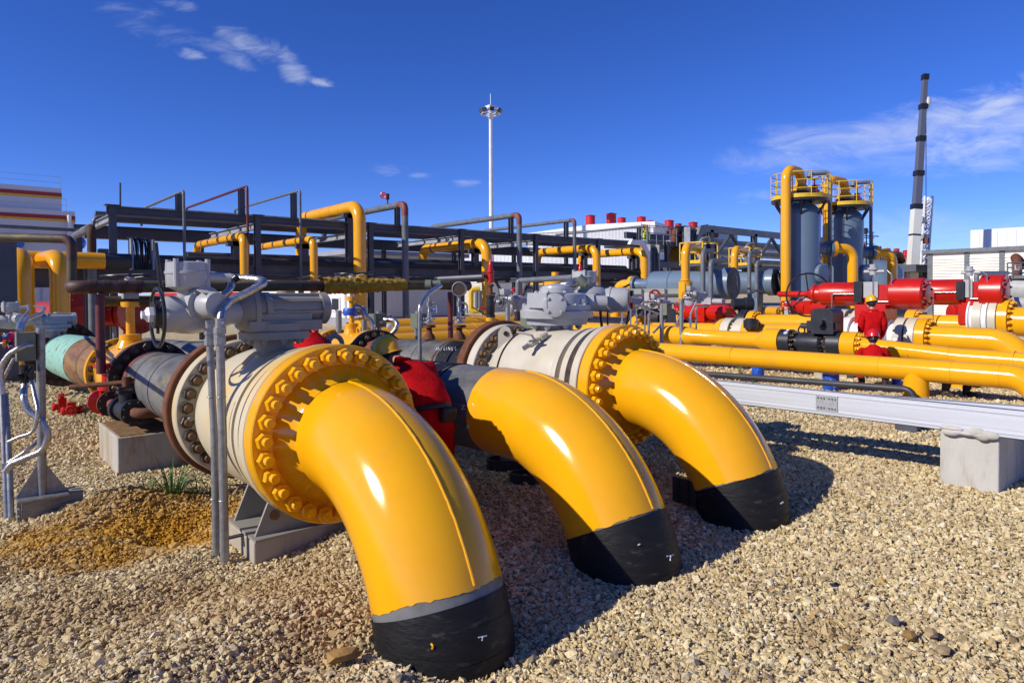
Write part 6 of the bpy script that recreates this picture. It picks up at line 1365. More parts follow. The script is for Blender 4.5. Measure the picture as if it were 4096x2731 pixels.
S = slim('thin bent tube stand left of the small red actuator', 1599, 735, 712, 17.5, .025, ([(1599, 735), (1598, 712), (1600, 704), (1625, 703)],))
S = slim('thin bent tube stand right of the black pipes by the pale cabinet', 1490, 762, 720, 17.2, .03, ([(1490, 740), (1493, 712), (1487, 704), (1464, 702)],))
for x, lab in ((1429, 'leftmost small instrument riser on the dark pipe beyond the gearbox'), (1462, 'second small instrument riser on the dark pipe beyond the gearbox'), (1388, 'small instrument riser hidden behind the drive cable'), (1436, 'twin instrument riser right beside the leftmost one')):
    if x in (1388, 1436): continue
    d = 15.8; T = thing('instrument_riser', lab, 'instrument', at(x, 750, d), 'small instrument risers beyond the gearbox'); s = px(1, d)
    MB(M['yellow2']).lathe(at(x, 752, d), ZD, [(0, 3*s), (6*s, 3*s), (6*s, 5*s), (9*s, 5*s)], 16).build('yellow_stub', T)
    MB(M['chrome']).lathe(at(x, 742, d), ZD, [(0, 4.5*s), (3*s, 4.5*s), (3*s, 2*s), (12*s, 1.3*s), (13*s, 2.6*s), (20*s, 2.6*s), (20*s, 1.2*s), (36*s, 1.2*s)], 14).build('manifold', T)
    MB(M['boxgreen']).cyl(at(x-3, 704, d), at(x+4, 703, d), 4*s, 12).build('transmitter', T); MB(M['chrome']).tube([at(x, 702, d), at(x+16, 702, d), at(x+20, 712, d), at(x+19, 760, d)], .02, 8, bend=.1).build('impulse_tube', T)
# dark pipe and yellow pipe with flange behind the third elbow's flange
T = thing('black_pipe', 'black pipe and yellow bolted flange just right of the gearbox, behind the farthest elbow bolts', 'pipe', (XC, yfl+2, -.3))
MB(M['blackvalve']).cyl((XC, yfl+.3, zC(yfl)), (XC, yfl+4.5, zC(yfl)+.02), .40, 36).build('pipe_run', T)
MB(M['blackvalve']).lathe((XC, yfl+.75, zC(yfl)), BD, [(0, .3), (0, .5), (.2, .5), (.2, .3)], 36).build('black_flange', T)
f = MB(M['yellow2']).lathe((XC, yfl+.5, zC(yfl)), BD, [(0, .3), (0, .5), (.24, .5), (.26, .36), (.5, .28)], 36).build('flange', T); bolts(f, (XC, yfl+.26, zC(yfl)), BD, .42, 16, .05, M['yellow2'], stud=.6)
c = at(1620, 731, 17.2); T = thing('pipe_plug', 'small black capped fitting lying on the yellow pipe left of the black valve', 'fitting', at(1725, 743, 18.4))
c = at(1725, 743, 18.0); m = MB(M['blackvalve']).cyl(c-ZD*.12, c+ZD*.10, .2, 20); m.cyl(c+ZD*.1, c+ZD*.14, .14, 16); m.cyl(c, at(1745, 744, 18), .05, 10); m.build('cap', T)
tag(MB(M['railyellow']).tube([at(1290, 747, 10.5), at(1290, 722, 10.5), at(1315, 722, 10.5)], .03, 10, bend=.08).build('yellow_rail', None, at(1290, 747, 10.5)), 'thin yellow bent rod behind the cream valve body', 'rod')
T = thing('yellow_gate_frame', 'yellow hoop handrail with small red and white sign behind the red relief valve', 'railing', at(1083, 720, 30))
MB(M['railyellow']).tube([at(1103, 663, 30), at(1085, 665, 30), at(1082, 672, 30), at(1082, 710, 30), at(1088, 715, 30), at(1100, 713, 30)], .12, 10, bend=.2).build('hoop', T)
m = MB(M['greypipe']); m.cyl(at(1095, 668, 30), at(1095, 718, 30), .1, 8); m.cyl(at(1102, 668, 30), at(1102, 718, 30), .1, 8); m.build('frame_post', T)
# far right: grey tank, rusty bend, walkway with sign
d = 34; c = at(2290, 665, d); T = thing('horizontal_tank', 'grey horizontal tank at the right edge with yellow rust at its head', 'pressure vessel', c-ZD*2)
ax = V((.1, -1, 0)).normalized(); r = px(30, d)
MB(M['grey_act']).lathe(c, ax, [(-r*.5, .05), (-r*.45, r*.5), (-r*.25, r*.85), (0, r), (8, r)], 48).build('shell', T)
MB(M['rust']).torus(c, ax, r+.005, .02, 48, 6).build('weld_seam', T); MB(M['greypipe']).box(c+ax*2-ZD*(r+.8), 1, .4, 1.8).build('saddle', T)
a, b = at(2288, 698, 30), at(2352, 698, 29); tag(MB(M['grey_act']).cyl(a, b+(b-a), .3, 24).build('pipe', None, a), 'thick grey pipe below the tank at the right edge', 'pipe')
for k, y_ in enumerate((724, 734)): a, b = at(2262, y_, 28), at(2352, y_-1, 27); tag(MB(M['greypipe']).cyl(a, b+(b-a), .2, 20).build('pipe', None, a), ('upper' if k == 0 else 'lower')+' dark grey pipe low at the right edge above the yellow pipes', 'pipe')
p = at(2336, 640, 36); T = thing('rusty_vent', 'rusty brown pipe bend rising behind the railing at the right edge', 'pipe', p)
MB(M['rust']).tube([p-ZD*.5, at(2336, 600, 36), at(2336, 588, 36.3)+V((.5, .2, 0)), at(2352, 612, 37)], px(10, 36), 20, bend=.5).build('bend', T)
T = thing('walkway', 'small railed steel walkway with a warning sign at the right edge', 'walkway', at(2330, 640, 33))
m = MB(M['greypipe'])
for x in (2314, 2326, 2345, 2360): m.cyl(at(x, 604, 33), at(x, 636, 33), .035, 6)
for y_ in (604, 615, 628): m.cyl(at(2314, y_, 33), at(2362, y_-1, 33), .035, 6)
m.build('railing', T); MB(M['greypipe']).box(at(2340, 637, 33.5), 1.6, 1.6, .14).build('deck', T)
SG = thing('warning_sign', 'small white warning sign with red header on the right edge railing', 'sign', at(2336, 614, 32.8))
u_ = RT; c = at(2336, 614, 32.8); MB(M['gaugeface']).box(c, px(10, 33), .02, px(12, 33), (RT, V((-RT.y, RT.x, 0)), ZD)).build('board', SG); MB(M['red']).box(c+ZD*px(4, 33)-FWD*.02, px(8, 33), .01, px(3, 33), (RT, V((-RT.y, RT.x, 0)), ZD)).build('header_band', SG); MB(M['black']).torus(c-ZD*px(1, 33)-FWD*.02, FWD, px(2.2, 33), .015, 16, 5).build('symbol', SG)
pipe1('thin grey pipe bending over above the second large red actuator toward the walkway', 'greypipe', [at(2243, 656, 26), at(2243, 628, 26), at(2314, 627, 30)], .09, 12, .2)
T = thing('twin_pipe', 'pair of dark pipes bending over by the crane', 'pipe', at(2050, 600, 60))
for x in (2036, 2050): MB(M['rust_dark']).tube([at(x, 605, 60), at(x, 585, 60), at(x+14, 585, 60.5), at(x+20, 600, 61)], .35, 12, bend=1).build('bend', T)
T = thing('steel_platform', 'dark steel platform with rails between second tower and crane', 'platform', at(2060, 640, 60))
MB(M['rackgrey']).box(at(2090, 620, 62), 12, 5, .6).build('deck', T)
m = MB(M['rackgrey'])
for x in (2060, 2080, 2105, 2125): m.bar(at(x, 622, 61), at(x, 680, 61), .35, .35)
m.bar(at(2062, 655, 61), at(2078, 624, 61), .25, .25); m.bar(at(2108, 624, 61), at(2122, 655, 61), .25, .25)
m.build('column', T); m = MB(M['steel'])
for y_ in (603, 608): m.cyl(at(2040, y_+4, 60), at(2068, y_+6, 60), .04, 6)
m.build('handrail', T)
c = at(2000, 640, 40); T = thing('dark_vessel', 'dark blue grey dome of a vessel in shade right of the second tower', 'pressure vessel', c-ZD*2)
MB(M['vessel']).lathe(at(2010, 720, 40), ZD, [(0, 1.5), (2.4, 1.5), (2.8, 1.3), (3.1, .9), (3.2, .1)], 40).build('shell', T)
# ------------------------------------------------------------------ cable tray on concrete block
xt = 6.74
TR = thing('cable_tray', 'aluminium cable tray of two long rails on a concrete block at the right', 'cable tray', (7, 3, .46))
def rail(x, za, ya, zb2, yb2, h, nm):
    m = MB(M['alu']); A, B = V((x, ya, za)), V((x, yb2, zb2)); u = (B-A).normalized(); n_ = XD
    def strip(dx, dz, w, hh): m.bar(A+V((dx, 0, dz)), B+V((dx, 0, dz)), w, hh)
    strip(0, h/2, .006, h); strip(.02, .003, .046, .006); strip(.02, h-.003, .046, .006); strip(-.006, h*.16, .007, .012); strip(-.006, h*.84, .007, .012); strip(-.004, h*.5, .004, h*.42)
    return m.build(nm, TR)
p0, p1 = onX(2352, 1011, xt), onX(1745, 934, xt); q0, q1 = onX(2352, 957, xt), onX(1745, 884, xt)
h1_ = (q0.z-p0.z); 
zsl = (p1.z-p0.z)/(p1.y-p0.y)
rail(xt, p0.z+zsl*(-3), p0.y-3, p0.z+zsl*(7.5-p0.y), 7.5, .245, 'front_rail')
xr2 = xt+.62; r0, r1 = onX(2352, 932, xr2), onX(1668, 882, xr2); zsl2 = (r1.z-r0.z)/(r1.y-r0.y)
rail(xr2, r0.z-.245+zsl2*(-3), r0.y-3, r0.z-.245+zsl2*(9-r0.y), 9, .245, 'rear_rail')
for k in range(10):
    y = 0+k*.9; zz_ = p0.z+zsl*(y-p0.y)+.05; MB(M['alu']).bar((xt+.01, y, zz_), (xr2, y, zz_), .04, .025).build('rung', TR)
for xx_, vx, z_, hh in ((xt-.008, 1899, None, .155), (xr2-.008, 1962, None, .10)):
    yj_ = onX(vx, 935, xx_).y; zb_ = (p0.z+zsl*(yj_-p0.y)) if xx_ < 7 else (r0.z-.245+zsl2*(yj_-r0.y))
    sp = MB(M['splice']).box((xx_-.004, yj_, zb_+.125), .006, .215, hh).build('splice_plate', TR)
    for dy in (-.085, -.055, -.025, .025, .055, .085):
        for dz in ((-.048, .048) if hh > .15 else (0,)): MB(M['steel']).nut((xx_-.007, yj_+dy, zb_+.125+dz), -XD, .010, .008, .006, .006).build('bolt', sp)
MB(M['cable']).tube([onX(1980, 935, xt+.25), onX(2060, 939, xt+.22), onX(2130, 942, xt+.18), onX(2172, 948, xt+.15), onX(2185, 955, xt+.12)], .02, 10, bend=.2).build('loose_cable', TR)
BT = block('pale square concrete block under the aluminium cable tray at the right', xt+.02, xt+.98, 1.60, 2.04, -.25, p0.z+zsl*(1.85-p0.y)-.004, M['concrete'])
mm = MB(M['concrete']); vs = [(0, 0, 0)]
yc = 1.82; zc2 = p0.z+zsl*(yc-p0.y)

rm_ = random.Random(4)
for k in range(9): mm.ball((xt-.012, yc+rm_.uniform(-.17, .17), zc2+rm_.uniform(-.01, .035)), .03, rm_.uniform(.05, .09), rm_.uniform(.02, .045), 10, 6)
mm.build('mortar_lump', BT)
c = onG(2346, 985); tag(MB(M['concrete']).box((c.x+.15, c.y+.3, c.z+.03), .22, .26, .2).build('concrete_block', None, c), 'small grey concrete block beyond the tray at the far right', 'concrete block', 'concrete support blocks')
c = onG(2090, 1000); tag(MB(M['rackgrey']).box((c.x+.3, c.y+.1, c.z+.1), .3, .25, .3).build('tray_support', None, c), 'low dark support under the tray near its middle', 'support')
# paint cans
for x, y, hpx, wpx, lab in ((1741, 866, 30, 27, 'blue spattered paint can left, under the nearest long yellow pipe'), (1908, 893, 46, 35, 'tall blue paint drum with dripped paint under the nearest long yellow pipe'), (2059, 885, 30, 20, 'blue can just right of the crouching worker')):
    b = onG(x, y); d = dep(b); r = px(wpx/2, d); h_ = r*2.25
    T = thing('paint_can', lab, 'paint can', b, 'blue paint cans'); z_ = gbase(b.y)
    MB(M['blue']).lathe((b.x, b.y, z_), ZD, [(0, r*.97), (.01, r), (h_*.33, r), (h_*.335, r*1.02), (h_*.35, r*1.02), (h_*.355, r), (h_*.66, r), (h_*.665, r*1.02), (h_*.68, r*1.02), (h_*.685, r), (h_-.02, r), (h_, r*1.03), (h_, r*.95), (h_*.9, r*.93)], 28).build('can', T)
    MB(M['yellow']).lathe((b.x, b.y, z_), ZD, [(h_*.88, r*1.004), (h_*.92, r*1.035), (h_+.004, r*1.035), (h_+.004, r*.9)], 28, cap=False).build('paint_rim', T)
b = onG(2200, 890); T = thing('yellow_stub', 'yellow pipe stub between the dark trousered legs under the nearest long yellow pipe', 'pipe', b)
MB(M['yellow2']).lathe((14.4, 4.0, -.1), ZD, [(0, .25), (.08, .25), (.09, .2), (.45, .2)], 28).build('stub', T)
b = onG(1960, 866); tag(MB(M['concstain']).box((b.x, b.y+.3, b.z+.05), .9, .7, .16).build('concrete_block', None, b), 'low stained concrete pad beneath the black valve', 'concrete block', 'concrete support blocks')
# black rubber bands lying under the middle pipe, black mat by the third foot
for x, y, r, lab in ((1165, 1075, .20, 'black rubber ring lying under the middle pipe, left one'), (1215, 1110, .17, 'black rubber ring lying under the middle pipe, right one')):
    b = onG(x, y); tag(MB(M['tapeblk']).lathe((b.x, b.y, b.z-.02), (.05, .08, 1), [(0, r), (0, r+.015), (.13, r+.02), (.13, r)], 32, cap=False).build('rubber_ring', None, b), lab, 'rubber ring')
a, b = onG(1548, 1150), onG(1672, 1172); a.z += .12; b.z += .06
m = MB(M['tapeblk'])
vs = []; n = 12
for i in range(n+1): q = sub(a, b, i/n); vs += [q+V((0, 0, .09)), q+V((0, 0, -.12))]
vs2 = [V(v)+V((.02, .03, 0)) for v in vs]
m.add(vs+vs2, [(2*i, 2*i+1, 2*i+3, 2*i+2) for i in range(n)]+[(2*(n+1)+2*i, 2*(n+1)+2*i+2, 2*(n+1)+2*i+3, 2*(n+1)+2*i+1) for i in range(n)]+[(2*i, 2*i+2, 2*(n+1)+2*i+2, 2*(n+1)+2*i) for i in range(n)])
for i in range(1, n, 2): q = sub(a, b, i/n); m.bar(q+V((-.01, -.01, .09)), q+V((-.01, -.01, -.12)), .012, .012)
tag(m.build('rubber_strip', None, a), 'black rubber strip lying beside the foot of the farthest elbow', 'rubber strip')
# ================================================================== PEOPLE
tex = bpy.data.textures.new('cloth_folds', 'CLOUDS'); tex.noise_scale = .09; tex.noise_depth = 2
def skin(name, par, pts, edges, mat, fold=0, sub=2):
    """one continuous surface grown round a skeleton: pts = {joint: (co, radius or (rx, ry))}"""
    keys = list(pts); o = origin(par); me = bpy.data.meshes.new(name)
    me.from_pydata([tuple(V(pts[k][0])-o) for k in keys], [(keys.index(a), keys.index(b)) for a, b in edges], [])
    me.materials.append(mat); ob = bpy.data.objects.new(name, me); COL.objects.link(ob); ob.parent = par
    md = ob.modifiers.new('skin', 'SKIN'); md.use_smooth_shade = True; md.branch_smoothing = .6
    sv = me.skin_vertices[0].data
    for i, k in enumerate(keys):
        r = pts[k][1]; sv[i].radius = r if isinstance(r, tuple) else (r, r); sv[i].use_root = (i == 0)
    s = ob.modifiers.new('sub', 'SUBSURF'); s.levels = sub; s.render_levels = sub
    if fold:
        d = ob.modifiers.new('folds', 'DISPLACE'); d.texture = tex; d.strength = fold; d.mid_level = .5; d.texture_coords = 'LOCAL'
    return ob
def chain(*k): return list(zip(k[:-1], k[1:]))
def hand(pts, edges, wrist, tip_dir, side, palm_n, tag_):
    """palm, four unequal curled fingers and a thumb from the side of the palm"""
    w = V(pts[wrist][0]); d = V(tip_dir).normalized(); s = V(side).normalized(); n = V(palm_n).normalized()
    pts[tag_+'palm'] = (w+d*.05, (.034, .02)); edges.append((wrist, tag_+'palm'))
    pts[tag_+'kn'] = (w+d*.09, (.036, .017)); edges.append((tag_+'palm', tag_+'kn'))
    for i, (off, L) in enumerate(((-.03, .070), (-.01, .082), (.012, .076), (.031, .058))):
        a, b, c = (f'{tag_}f{i}{j}' for j in 'abc')
        pts[a] = (w+d*.105+s*off, .0095); pts[b] = (w+d*(.105+L*.5)+s*off*1.1+n*.018, .0085); pts[c] = (w+d*(.105+L*.8)+s*off*1.1+n*.045, .0075)
        edges += [(tag_+'kn', a), (a, b), (b, c)]
    pts[tag_+'t1'] = (w+d*.055-s*.045+n*.012, .011); pts[tag_+'t2'] = (w+d*.095-s*.058+n*.03, .009); edges += [(tag_+'palm', tag_+'t1'), (tag_+'t1', tag_+'t2')]
def person(label, J, face, hat, crown=None, cloth='coverall', legs='coverall', hair=True, boots='boot', loc=None, neckhide=False):
    """J: joints pelvis, waist, chest, neck, head, and per side sh, el, wr, hip, kn, an, toe"""
    f = V(face).normalized(); T = thing('person', label, 'person', loc or (J['pelvis'][0], J['pelvis'][1], gbase(J['pelvis'][1])))
    P = {k: V(v) for k, v in J.items()}; up = V(crown).normalized() if crown else (P['head']-P['neck']).normalized(); rt = f.cross(up).normalized(); f2 = up.cross(rt).normalized()
    H = P['head']
    # body (skin): torso core, limbs, neck, head with nose, ears, chin, hands with fingers
    pts = {'pelvis': (P['pelvis'], (.09, .07)), 'waist': (P['waist'], (.09, .07)), 'chest': (P['chest'], (.09, .07)), 'nb': (P['neck'], .055), 'nt': (sub(P['neck'], H, .55), .052), 'skull': (H+up*.01-f2*.005, (.076, .088)), 'crown': (H+up*.085-f2*.01, (.06, .07)), 'jaw': (H-up*.065+f2*.035, (.05, .045)), 'nose': (H-up*.005+f2*.105, .012), 'brow': (H+up*.035+f2*.07, .035)}
    ed = chain('pelvis', 'waist', 'chest', 'nb', 'nt', 'skull', 'crown')+[('skull', 'jaw'), ('skull', 'brow'), ('brow', 'nose')]
    for q, s in (('l', -1), ('r', 1)):
        pts['ear'+q] = (H+rt*(s*.088)+f2*-.01, (.012, .026)); ed.append(('skull', 'ear'+q))
        for a, r in (('sh', .03), ('el', .03), ('wr', .026)): pts[a+q] = (P[a+q], r)
        ed += [('chest', 'sh'+q)]+chain('sh'+q, 'el'+q, 'wr'+q)
        for a, r in (('hip', .05), ('kn', .042), ('an', .034), ('toe', .028)): pts[a+q] = (P[a+q], r)
        ed += [('pelvis', 'hip'+q)]+chain('hip'+q, 'kn'+q, 'an'+q, 'toe'+q)
        dv = (P['wr'+q]-P['el'+q]).normalized(); hand(pts, ed, 'wr'+q, dv, rt*s, f2, q)
    skin('body', T, pts, ed, M['skin'])
    # eyes, mouth
    fm = MB(M['whitepaint']); 
    for s in (-1, 1): fm.ball(H+rt*(s*.032)+f2*.082+up*.008, .013, .010, .009, 8, 6)
    # garments, grown round the same skeleton a little larger
    c = {'pelvis': (P['pelvis'], (.20, .16)), 'waist': (P['waist'], (.20, .155)), 'chest': (P['chest'], (.215, .16)), 'yoke': (sub(P['chest'], P['neck'], .6), (.15, .11)), 'collar': (sub(P['chest'], P['neck'], .98), .072)}
    ce = chain('pelvis', 'waist', 'chest', 'yoke', 'collar')
    for q in 'lr':
        for a, r in (('sh', .098), ('el', .078), ('wr', .055)): c[a+q] = (P[a+q], r)
        ce += [('chest', 'sh'+q)]+chain('sh'+q, 'el'+q, 'wr'+q)
        if legs == cloth:
            for a, r in (('hip', .115), ('kn', .085), ('an', .062)): c[a+q] = (P[a+q], r)
            ce += [('pelvis', 'hip'+q)]+chain('hip'+q, 'kn'+q, 'an'+q)
    skin('coverall' if legs == cloth else 'jacket', T, c, ce, M[cloth], fold=.05)
    if legs != cloth:
        c = {'pelvis': (P['pelvis']-V((0, 0, .02)), (.165, .14))}; ce = []
        for q in 'lr':
            for a, r in (('hip', .112), ('kn', .083), ('an', .065)): c[a+q] = (P[a+q], r)
            ce += [('pelvis', 'hip'+q)]+chain('hip'+q, 'kn'+q, 'an'+q)
        skin('trousers', T, c, ce, M[legs], fold=.03)
    for q in 'lr':
        a, b = P['an'+q], P['toe'+q]; d = (b-a); d.z = 0; d = d.normalized() if d.length > .01 else f
        m = MB(M[boots]); sd_ = d.cross(ZD); z0 = min(b.z, a.z)-.035
        m.cyl(V((a.x, a.y, z0)), a+ZD*.09, .056, 14); m.ball(V((a.x, a.y, z0+.045))+d*.09, .13, .055, .05, 16, 8, (d, sd_, ZD)); m.box(V((a.x, a.y, z0))+d*.06, .27, .1, .02, (d, sd_, ZD)); m.build('boot', T)
    if hair: MB(M['hair']).ball(H-f2*.012+up*.012, .088, .098, .105, 20, 12, (rt, f2, up)).build('hair', T)
    if hat:
        m = MB(M[hat]); ax = (rt, f2, up); c0 = H+up*.045-f2*.01
        vs = []; fs = []; n = 32; prof = [(1.0, -.01), (1.0, .02), (.97, .055), (.88, .09), (.72, .118), (.48, .138), (.22, .148), (0.001, .15)]
        for rr, h in prof:
            for i in range(n):
                a = 2*PI*i/n; k = 1+.05*math.exp(-(math.sin(a)*3)**2*0)-0; ridge = .008 if abs(math.cos(a)) < .16 and .2 < rr < .95 else 0
                vs.append(c0+rt*(rr*.112*math.cos(a))+f2*(rr*.135*math.sin(a))+up*(h+ridge))
        for q in range(len(prof)-1):
            for i in range(n): j = (i+1) % n; fs.append((q*n+i, q*n+j, (q+1)*n+j, (q+1)*n+i))
        m.add(vs, fs)
        br = [c0+rt*(.118*math.cos(2*PI*i/n))+f2*((.142+(.045 if math.sin(2*PI*i/n) > .3 else .008))*math.sin(2*PI*i/n))+up*(-.012) for i in range(n)]
        inn = [c0+rt*(.108*math.cos(2*PI*i/n))+f2*(.13*math.sin(2*PI*i/n))+up*(-.004) for i in range(n)]
        m.add(br+inn+[p-up*.008 for p in br], [(i, (i+1) % n, n+(i+1) % n, n+i) for i in range(n)]+[(2*n+i, 2*n+(i+1) % n, (i+1) % n, i) for i in range(n)]); m.build('hard_hat', T, ang=50)
        b = MB(M['black']).torus(c0-up*.03, up, .105, .012, 28, 6); b.tube([c0-up*.03-f2*.11, c0-up*.065-f2*.118, c0-up*.03-f2*.112], .014, 6); b.build('hat_strap', T)
    return T
# 1: bent over between the nearest and middle elbows
J = dict(pelvis=(2.92, 4.42, .80), waist=(2.92, 4.45, .96), chest=(2.90, 4.58, 1.13), neck=(2.87, 4.80, 1.235), head=(2.84, 4.97, 1.245),
         shl=(2.71, 4.70, 1.16), ell=(2.66, 4.92, .93), wrl=(2.72, 5.12, .80), shr=(3.09, 4.68, 1.16), elr=(3.12, 4.92, .93), wrr=(3.06, 5.12, .80),
         hipl=(2.82, 4.40, .76), knl=(2.80, 4.52, .42), anl=(2.82, 4.30, .06), toel=(2.82, 4.48, .01), hipr=(3.03, 4.38, .76), knr=(3.06, 4.46, .42), anr=(3.06, 4.16, .06), toer=(3.06, 4.34, .01))
PA = person('person in red coverall and yellow hard hat bent over between the nearest two elbows', J, (-.35, .85, -.35), 'helmet_yellow', crown=(-.12, .30, .95))
pw = V((2.92, 4.44, .885)); ua = V((0, .62, .78))
b = MB(M['pouch']).torus(pw, V((0, .25, 1)), .158, .02, 32, 8); b.build('belt', PA)
pb = V((2.97, 4.265, .85)); q = MB(M['pouch']).box(pb, .13, .07, .11, (XD, V((0, .97, .25)), V((0, -.25, .97)))); pouch = q.build('belt_pouch', PA); bv = pouch.modifiers.new('bev', 'BEVEL'); bv.width = .015; bv.segments = 3
# 2: bent red back half hidden by the near gearbox
J = dict(pelvis=(2.93, 6.26, .93), waist=(2.92, 6.36, 1.1), chest=(2.90, 6.56, 1.30), neck=(2.88, 6.82, 1.40), head=(2.86, 6.98, 1.37),
         shl=(2.72, 6.68, 1.27), ell=(2.70, 6.85, 1.02), wrl=(2.74, 7.05, .88), shr=(3.08, 6.68, 1.27), elr=(3.10, 6.85, 1.02), wrr=(3.06, 7.05, .88),
         hipl=(2.84, 6.24, .88), knl=(2.83, 6.30, .45), anl=(2.82, 6.2, -.02), toel=(2.82, 6.38, -.07), hipr=(3.03, 6.24, .88), knr=(3.04, 6.30, .45), anr=(3.05, 6.2, -.02), toer=(3.05, 6.38, -.07))
person('person in red coverall bending forward behind the nearest gearbox, only the back showing', J, (0, .8, -.6), None)
# 3: standing worker with yellow hard hat
def local(o, fwd):
    f = V(fwd).normalized(); r = f.cross(ZD).normalized(); o = V(o); return lambda a, b, c: o+r*a+f*b+ZD*c
g = onX(2004, 680, 15.5); L_ = local((g.x, g.y, gbase(g.y)), (.86, .50, 0))
k = 1.0
J = dict(pelvis=L_(0, 0, .93), waist=L_(0, .01, 1.08), chest=L_(0, .03, 1.32), neck=L_(0, .04, 1.47), head=L_(-.01, .07, 1.585), shl=L_(-.185, .02, 1.385), ell=L_(-.225, .0, 1.10), wrl=L_(-.215, .10, .84), shr=L_(.185, .02, 1.385), elr=L_(.225, .0, 1.10), wrr=L_(.20, .12, .84),
         hipl=L_(-.09, 0, .90), knl=L_(-.11, .03, .50), anl=L_(-.12, 0, .09), toel=L_(-.13, .16, .035), hipr=L_(.09, 0, .90), knr=L_(.12, .03, .50), anr=L_(.13, 0, .09), toer=L_(.14, .16, .035))
PC = person('person standing in red coverall and yellow hard hat, back turned, between the yellow lines', J, (.62, .78, -.12), 'helmet_yellow')
MB(M['whitepaint']).ball(V(J['head'])+V((.62, .78, 0))*.085-ZD*.04, .05, .04, .05, 12, 8).build('face_mask', PC)
# 4: crouching worker with red hard hat
g = onX(2008, 752, 13.55); L_ = local((g.x, g.y, gbase(g.y)), (.88, .47, 0))
J = dict(pelvis=L_(0, -.02, .27), waist=L_(0, .03, .43), chest=L_(0, .10, .66), neck=L_(0, .16, .80), head=L_(.0, .19, .905), shl=L_(-.19, .09, .70), ell=L_(-.27, .24, .48), wrl=L_(-.18, .45, .46), shr=L_(.19, .09, .70), elr=L_(.27, .24, .48), wrr=L_(.16, .46, .44),
         hipl=L_(-.11, 0, .25), knl=L_(-.24, .34, .44), anl=L_(-.20, .06, .08), toel=L_(-.22, .24, .03), hipr=L_(.11, 0, .25), knr=L_(.24, .34, .44), anr=L_(.20, .06, .08), toer=L_(.22, .24, .03))
PD = person('person crouching in red coverall and red hard hat behind the nearest long pipe', J, (.86, .50, -.1), 'helmet_red')
MB(M['pouch']).torus(L_(0, 0, .36), ZD, .168, .02, 28, 6).build('belt', PD)
MB(M['pouch']).box(L_(.17, -.05, .33), .1, .1, .13).build('belt_pouch', PD)
# 5: dark trousered worker squatting behind the pipe, only the lower legs showing
gl, gr = onG(2172, 912), onG(2228, 918)
mid = (gl+gr)/2; L_ = local((mid.x+.15, mid.y, gbase(mid.y)), (-.55, -.84, 0))
w_ = (gl-gr).length/2
J = dict(pelvis=L_(0, -.40, .30), waist=L_(0, -.25, .34), chest=L_(0, .02, .37), neck=L_(0, .20, .36), head=L_(0, .32, .32), shl=L_(-.17, .10, .34), ell=L_(-.2, .26, .40), wrl=L_(-.1, .34, .42), shr=L_(.17, .10, .34), elr=L_(.2, .26, .40), wrr=L_(.1, .34, .42),
         hipl=L_(-.1, -.38, .28), knl=L_(-w_, -.02, .36), anl=L_(-w_, -.10, .09), toel=L_(-w_-.02, .06, .035), hipr=L_(.1, -.38, .28), knr=L_(w_, -.02, .36), anr=L_(w_, -.10, .09), toer=L_(w_+.02, .06, .035))
person('person in dark trousers and boots crouched low behind the nearest long yellow pipe', J, (-.55, -.84, -.3), None, cloth='trouser', legs='trouser')
# ------------------------------------------------------------------ paint and chalk marks on the pipes
def d_bend(X, Yt, zc):
    cz = zc-RB
    def f(p):
        if p.z < cz: q = V((X, Yt-RB, p.z))
        elif p.y > Yt: q = V((X, p.y, zc))
        else: a = math.atan2(Yt-p.y, p.z-cz); q = V((X, Yt-RB*math.sin(a), cz+RB*math.cos(a)))
        return (p-q).length
    return f
def d_line(X, z0, y0, r_=0): return lambda p: math.hypot(p.x-X, p.z-axz(z0, y0, p.y))
def mark(par, strokes, f, r, mat, w=.008, nm='paint_mark'):
    m = MB(M[mat])
    def hit(x, y):
        rr = ray(x, y); lo = 2.
        while lo < 14 and f(EYE+rr*lo) > r: lo += .01
        return EYE+rr*(lo-.004)
    for s_ in strokes:
        P = [hit(*q) for q in s_]
        for a, b in zip(P[:-1], P[1:]): m.bar(a, b, w, .003, -ray(*s_[0]))
    return m.build(nm, par)
els = [o for o in COL.objects if o.name.startswith('pipe_elbow')]
F1, F2, F3 = d_bend(*EX[0][:3]), d_bend(*EX[1][:3]), d_bend(*EX[2][:3])
mark(els[0], [[(1099, 1463), (1118, 1459)], [(1108, 1461), (1107, 1470)]], F1, RP+.0135, 'chalk', .006)
mark(els[0], [[(990, 1477), (994, 1483), (992, 1490)]], F1, RP+.0135, 'yellow', .009)
mark(els[1], [[(1532, 1277), (1548, 1273)], [(1540, 1275), (1539, 1287)]], F2, RP+.0135, 'chalk', .007)
mark(els[1], [[(1467, 1249), (1468, 1251)]], F2, RP+.0135, 'chalk', .018)
mark(els[2], [[(1793, 1156), (1799, 1152)]], F3, RP+.0135, 'chalk', .01)
sp3 = [o for o in COL.objects if o.name.startswith('coated_pipe')]
mark(sp3[0], [[(1001, 806), (1003, 798), (1005, 804), (1007, 797), (1009, 804)], [(1012, 806), (1016, 795)], [(1021, 796), (1019, 802), (1021, 804), (1022, 801)], [(1026, 797), (1025, 804)], [(1029, 804), (1030, 797), (1033, 804), (1034, 797)], [(1037, 797), (1036, 804)], [(1040, 797), (1038, 804), (1042, 804)], [(1046, 796), (1044, 801), (1048, 802)], [(1047, 798), (1046, 805)]], d_line(5.1, .82, 6.2), RP+.006, 'chalk', .005)
mark(sp3[1], [[(1059, 931), (1067, 930), (1060, 940), (1068, 939)], [(1085, 926), (1089, 932)], [(1070, 985), (1074, 975), (1077, 984)]], d_line(3.57, .80, 4.25), RP+.001, 'chalk', .006)
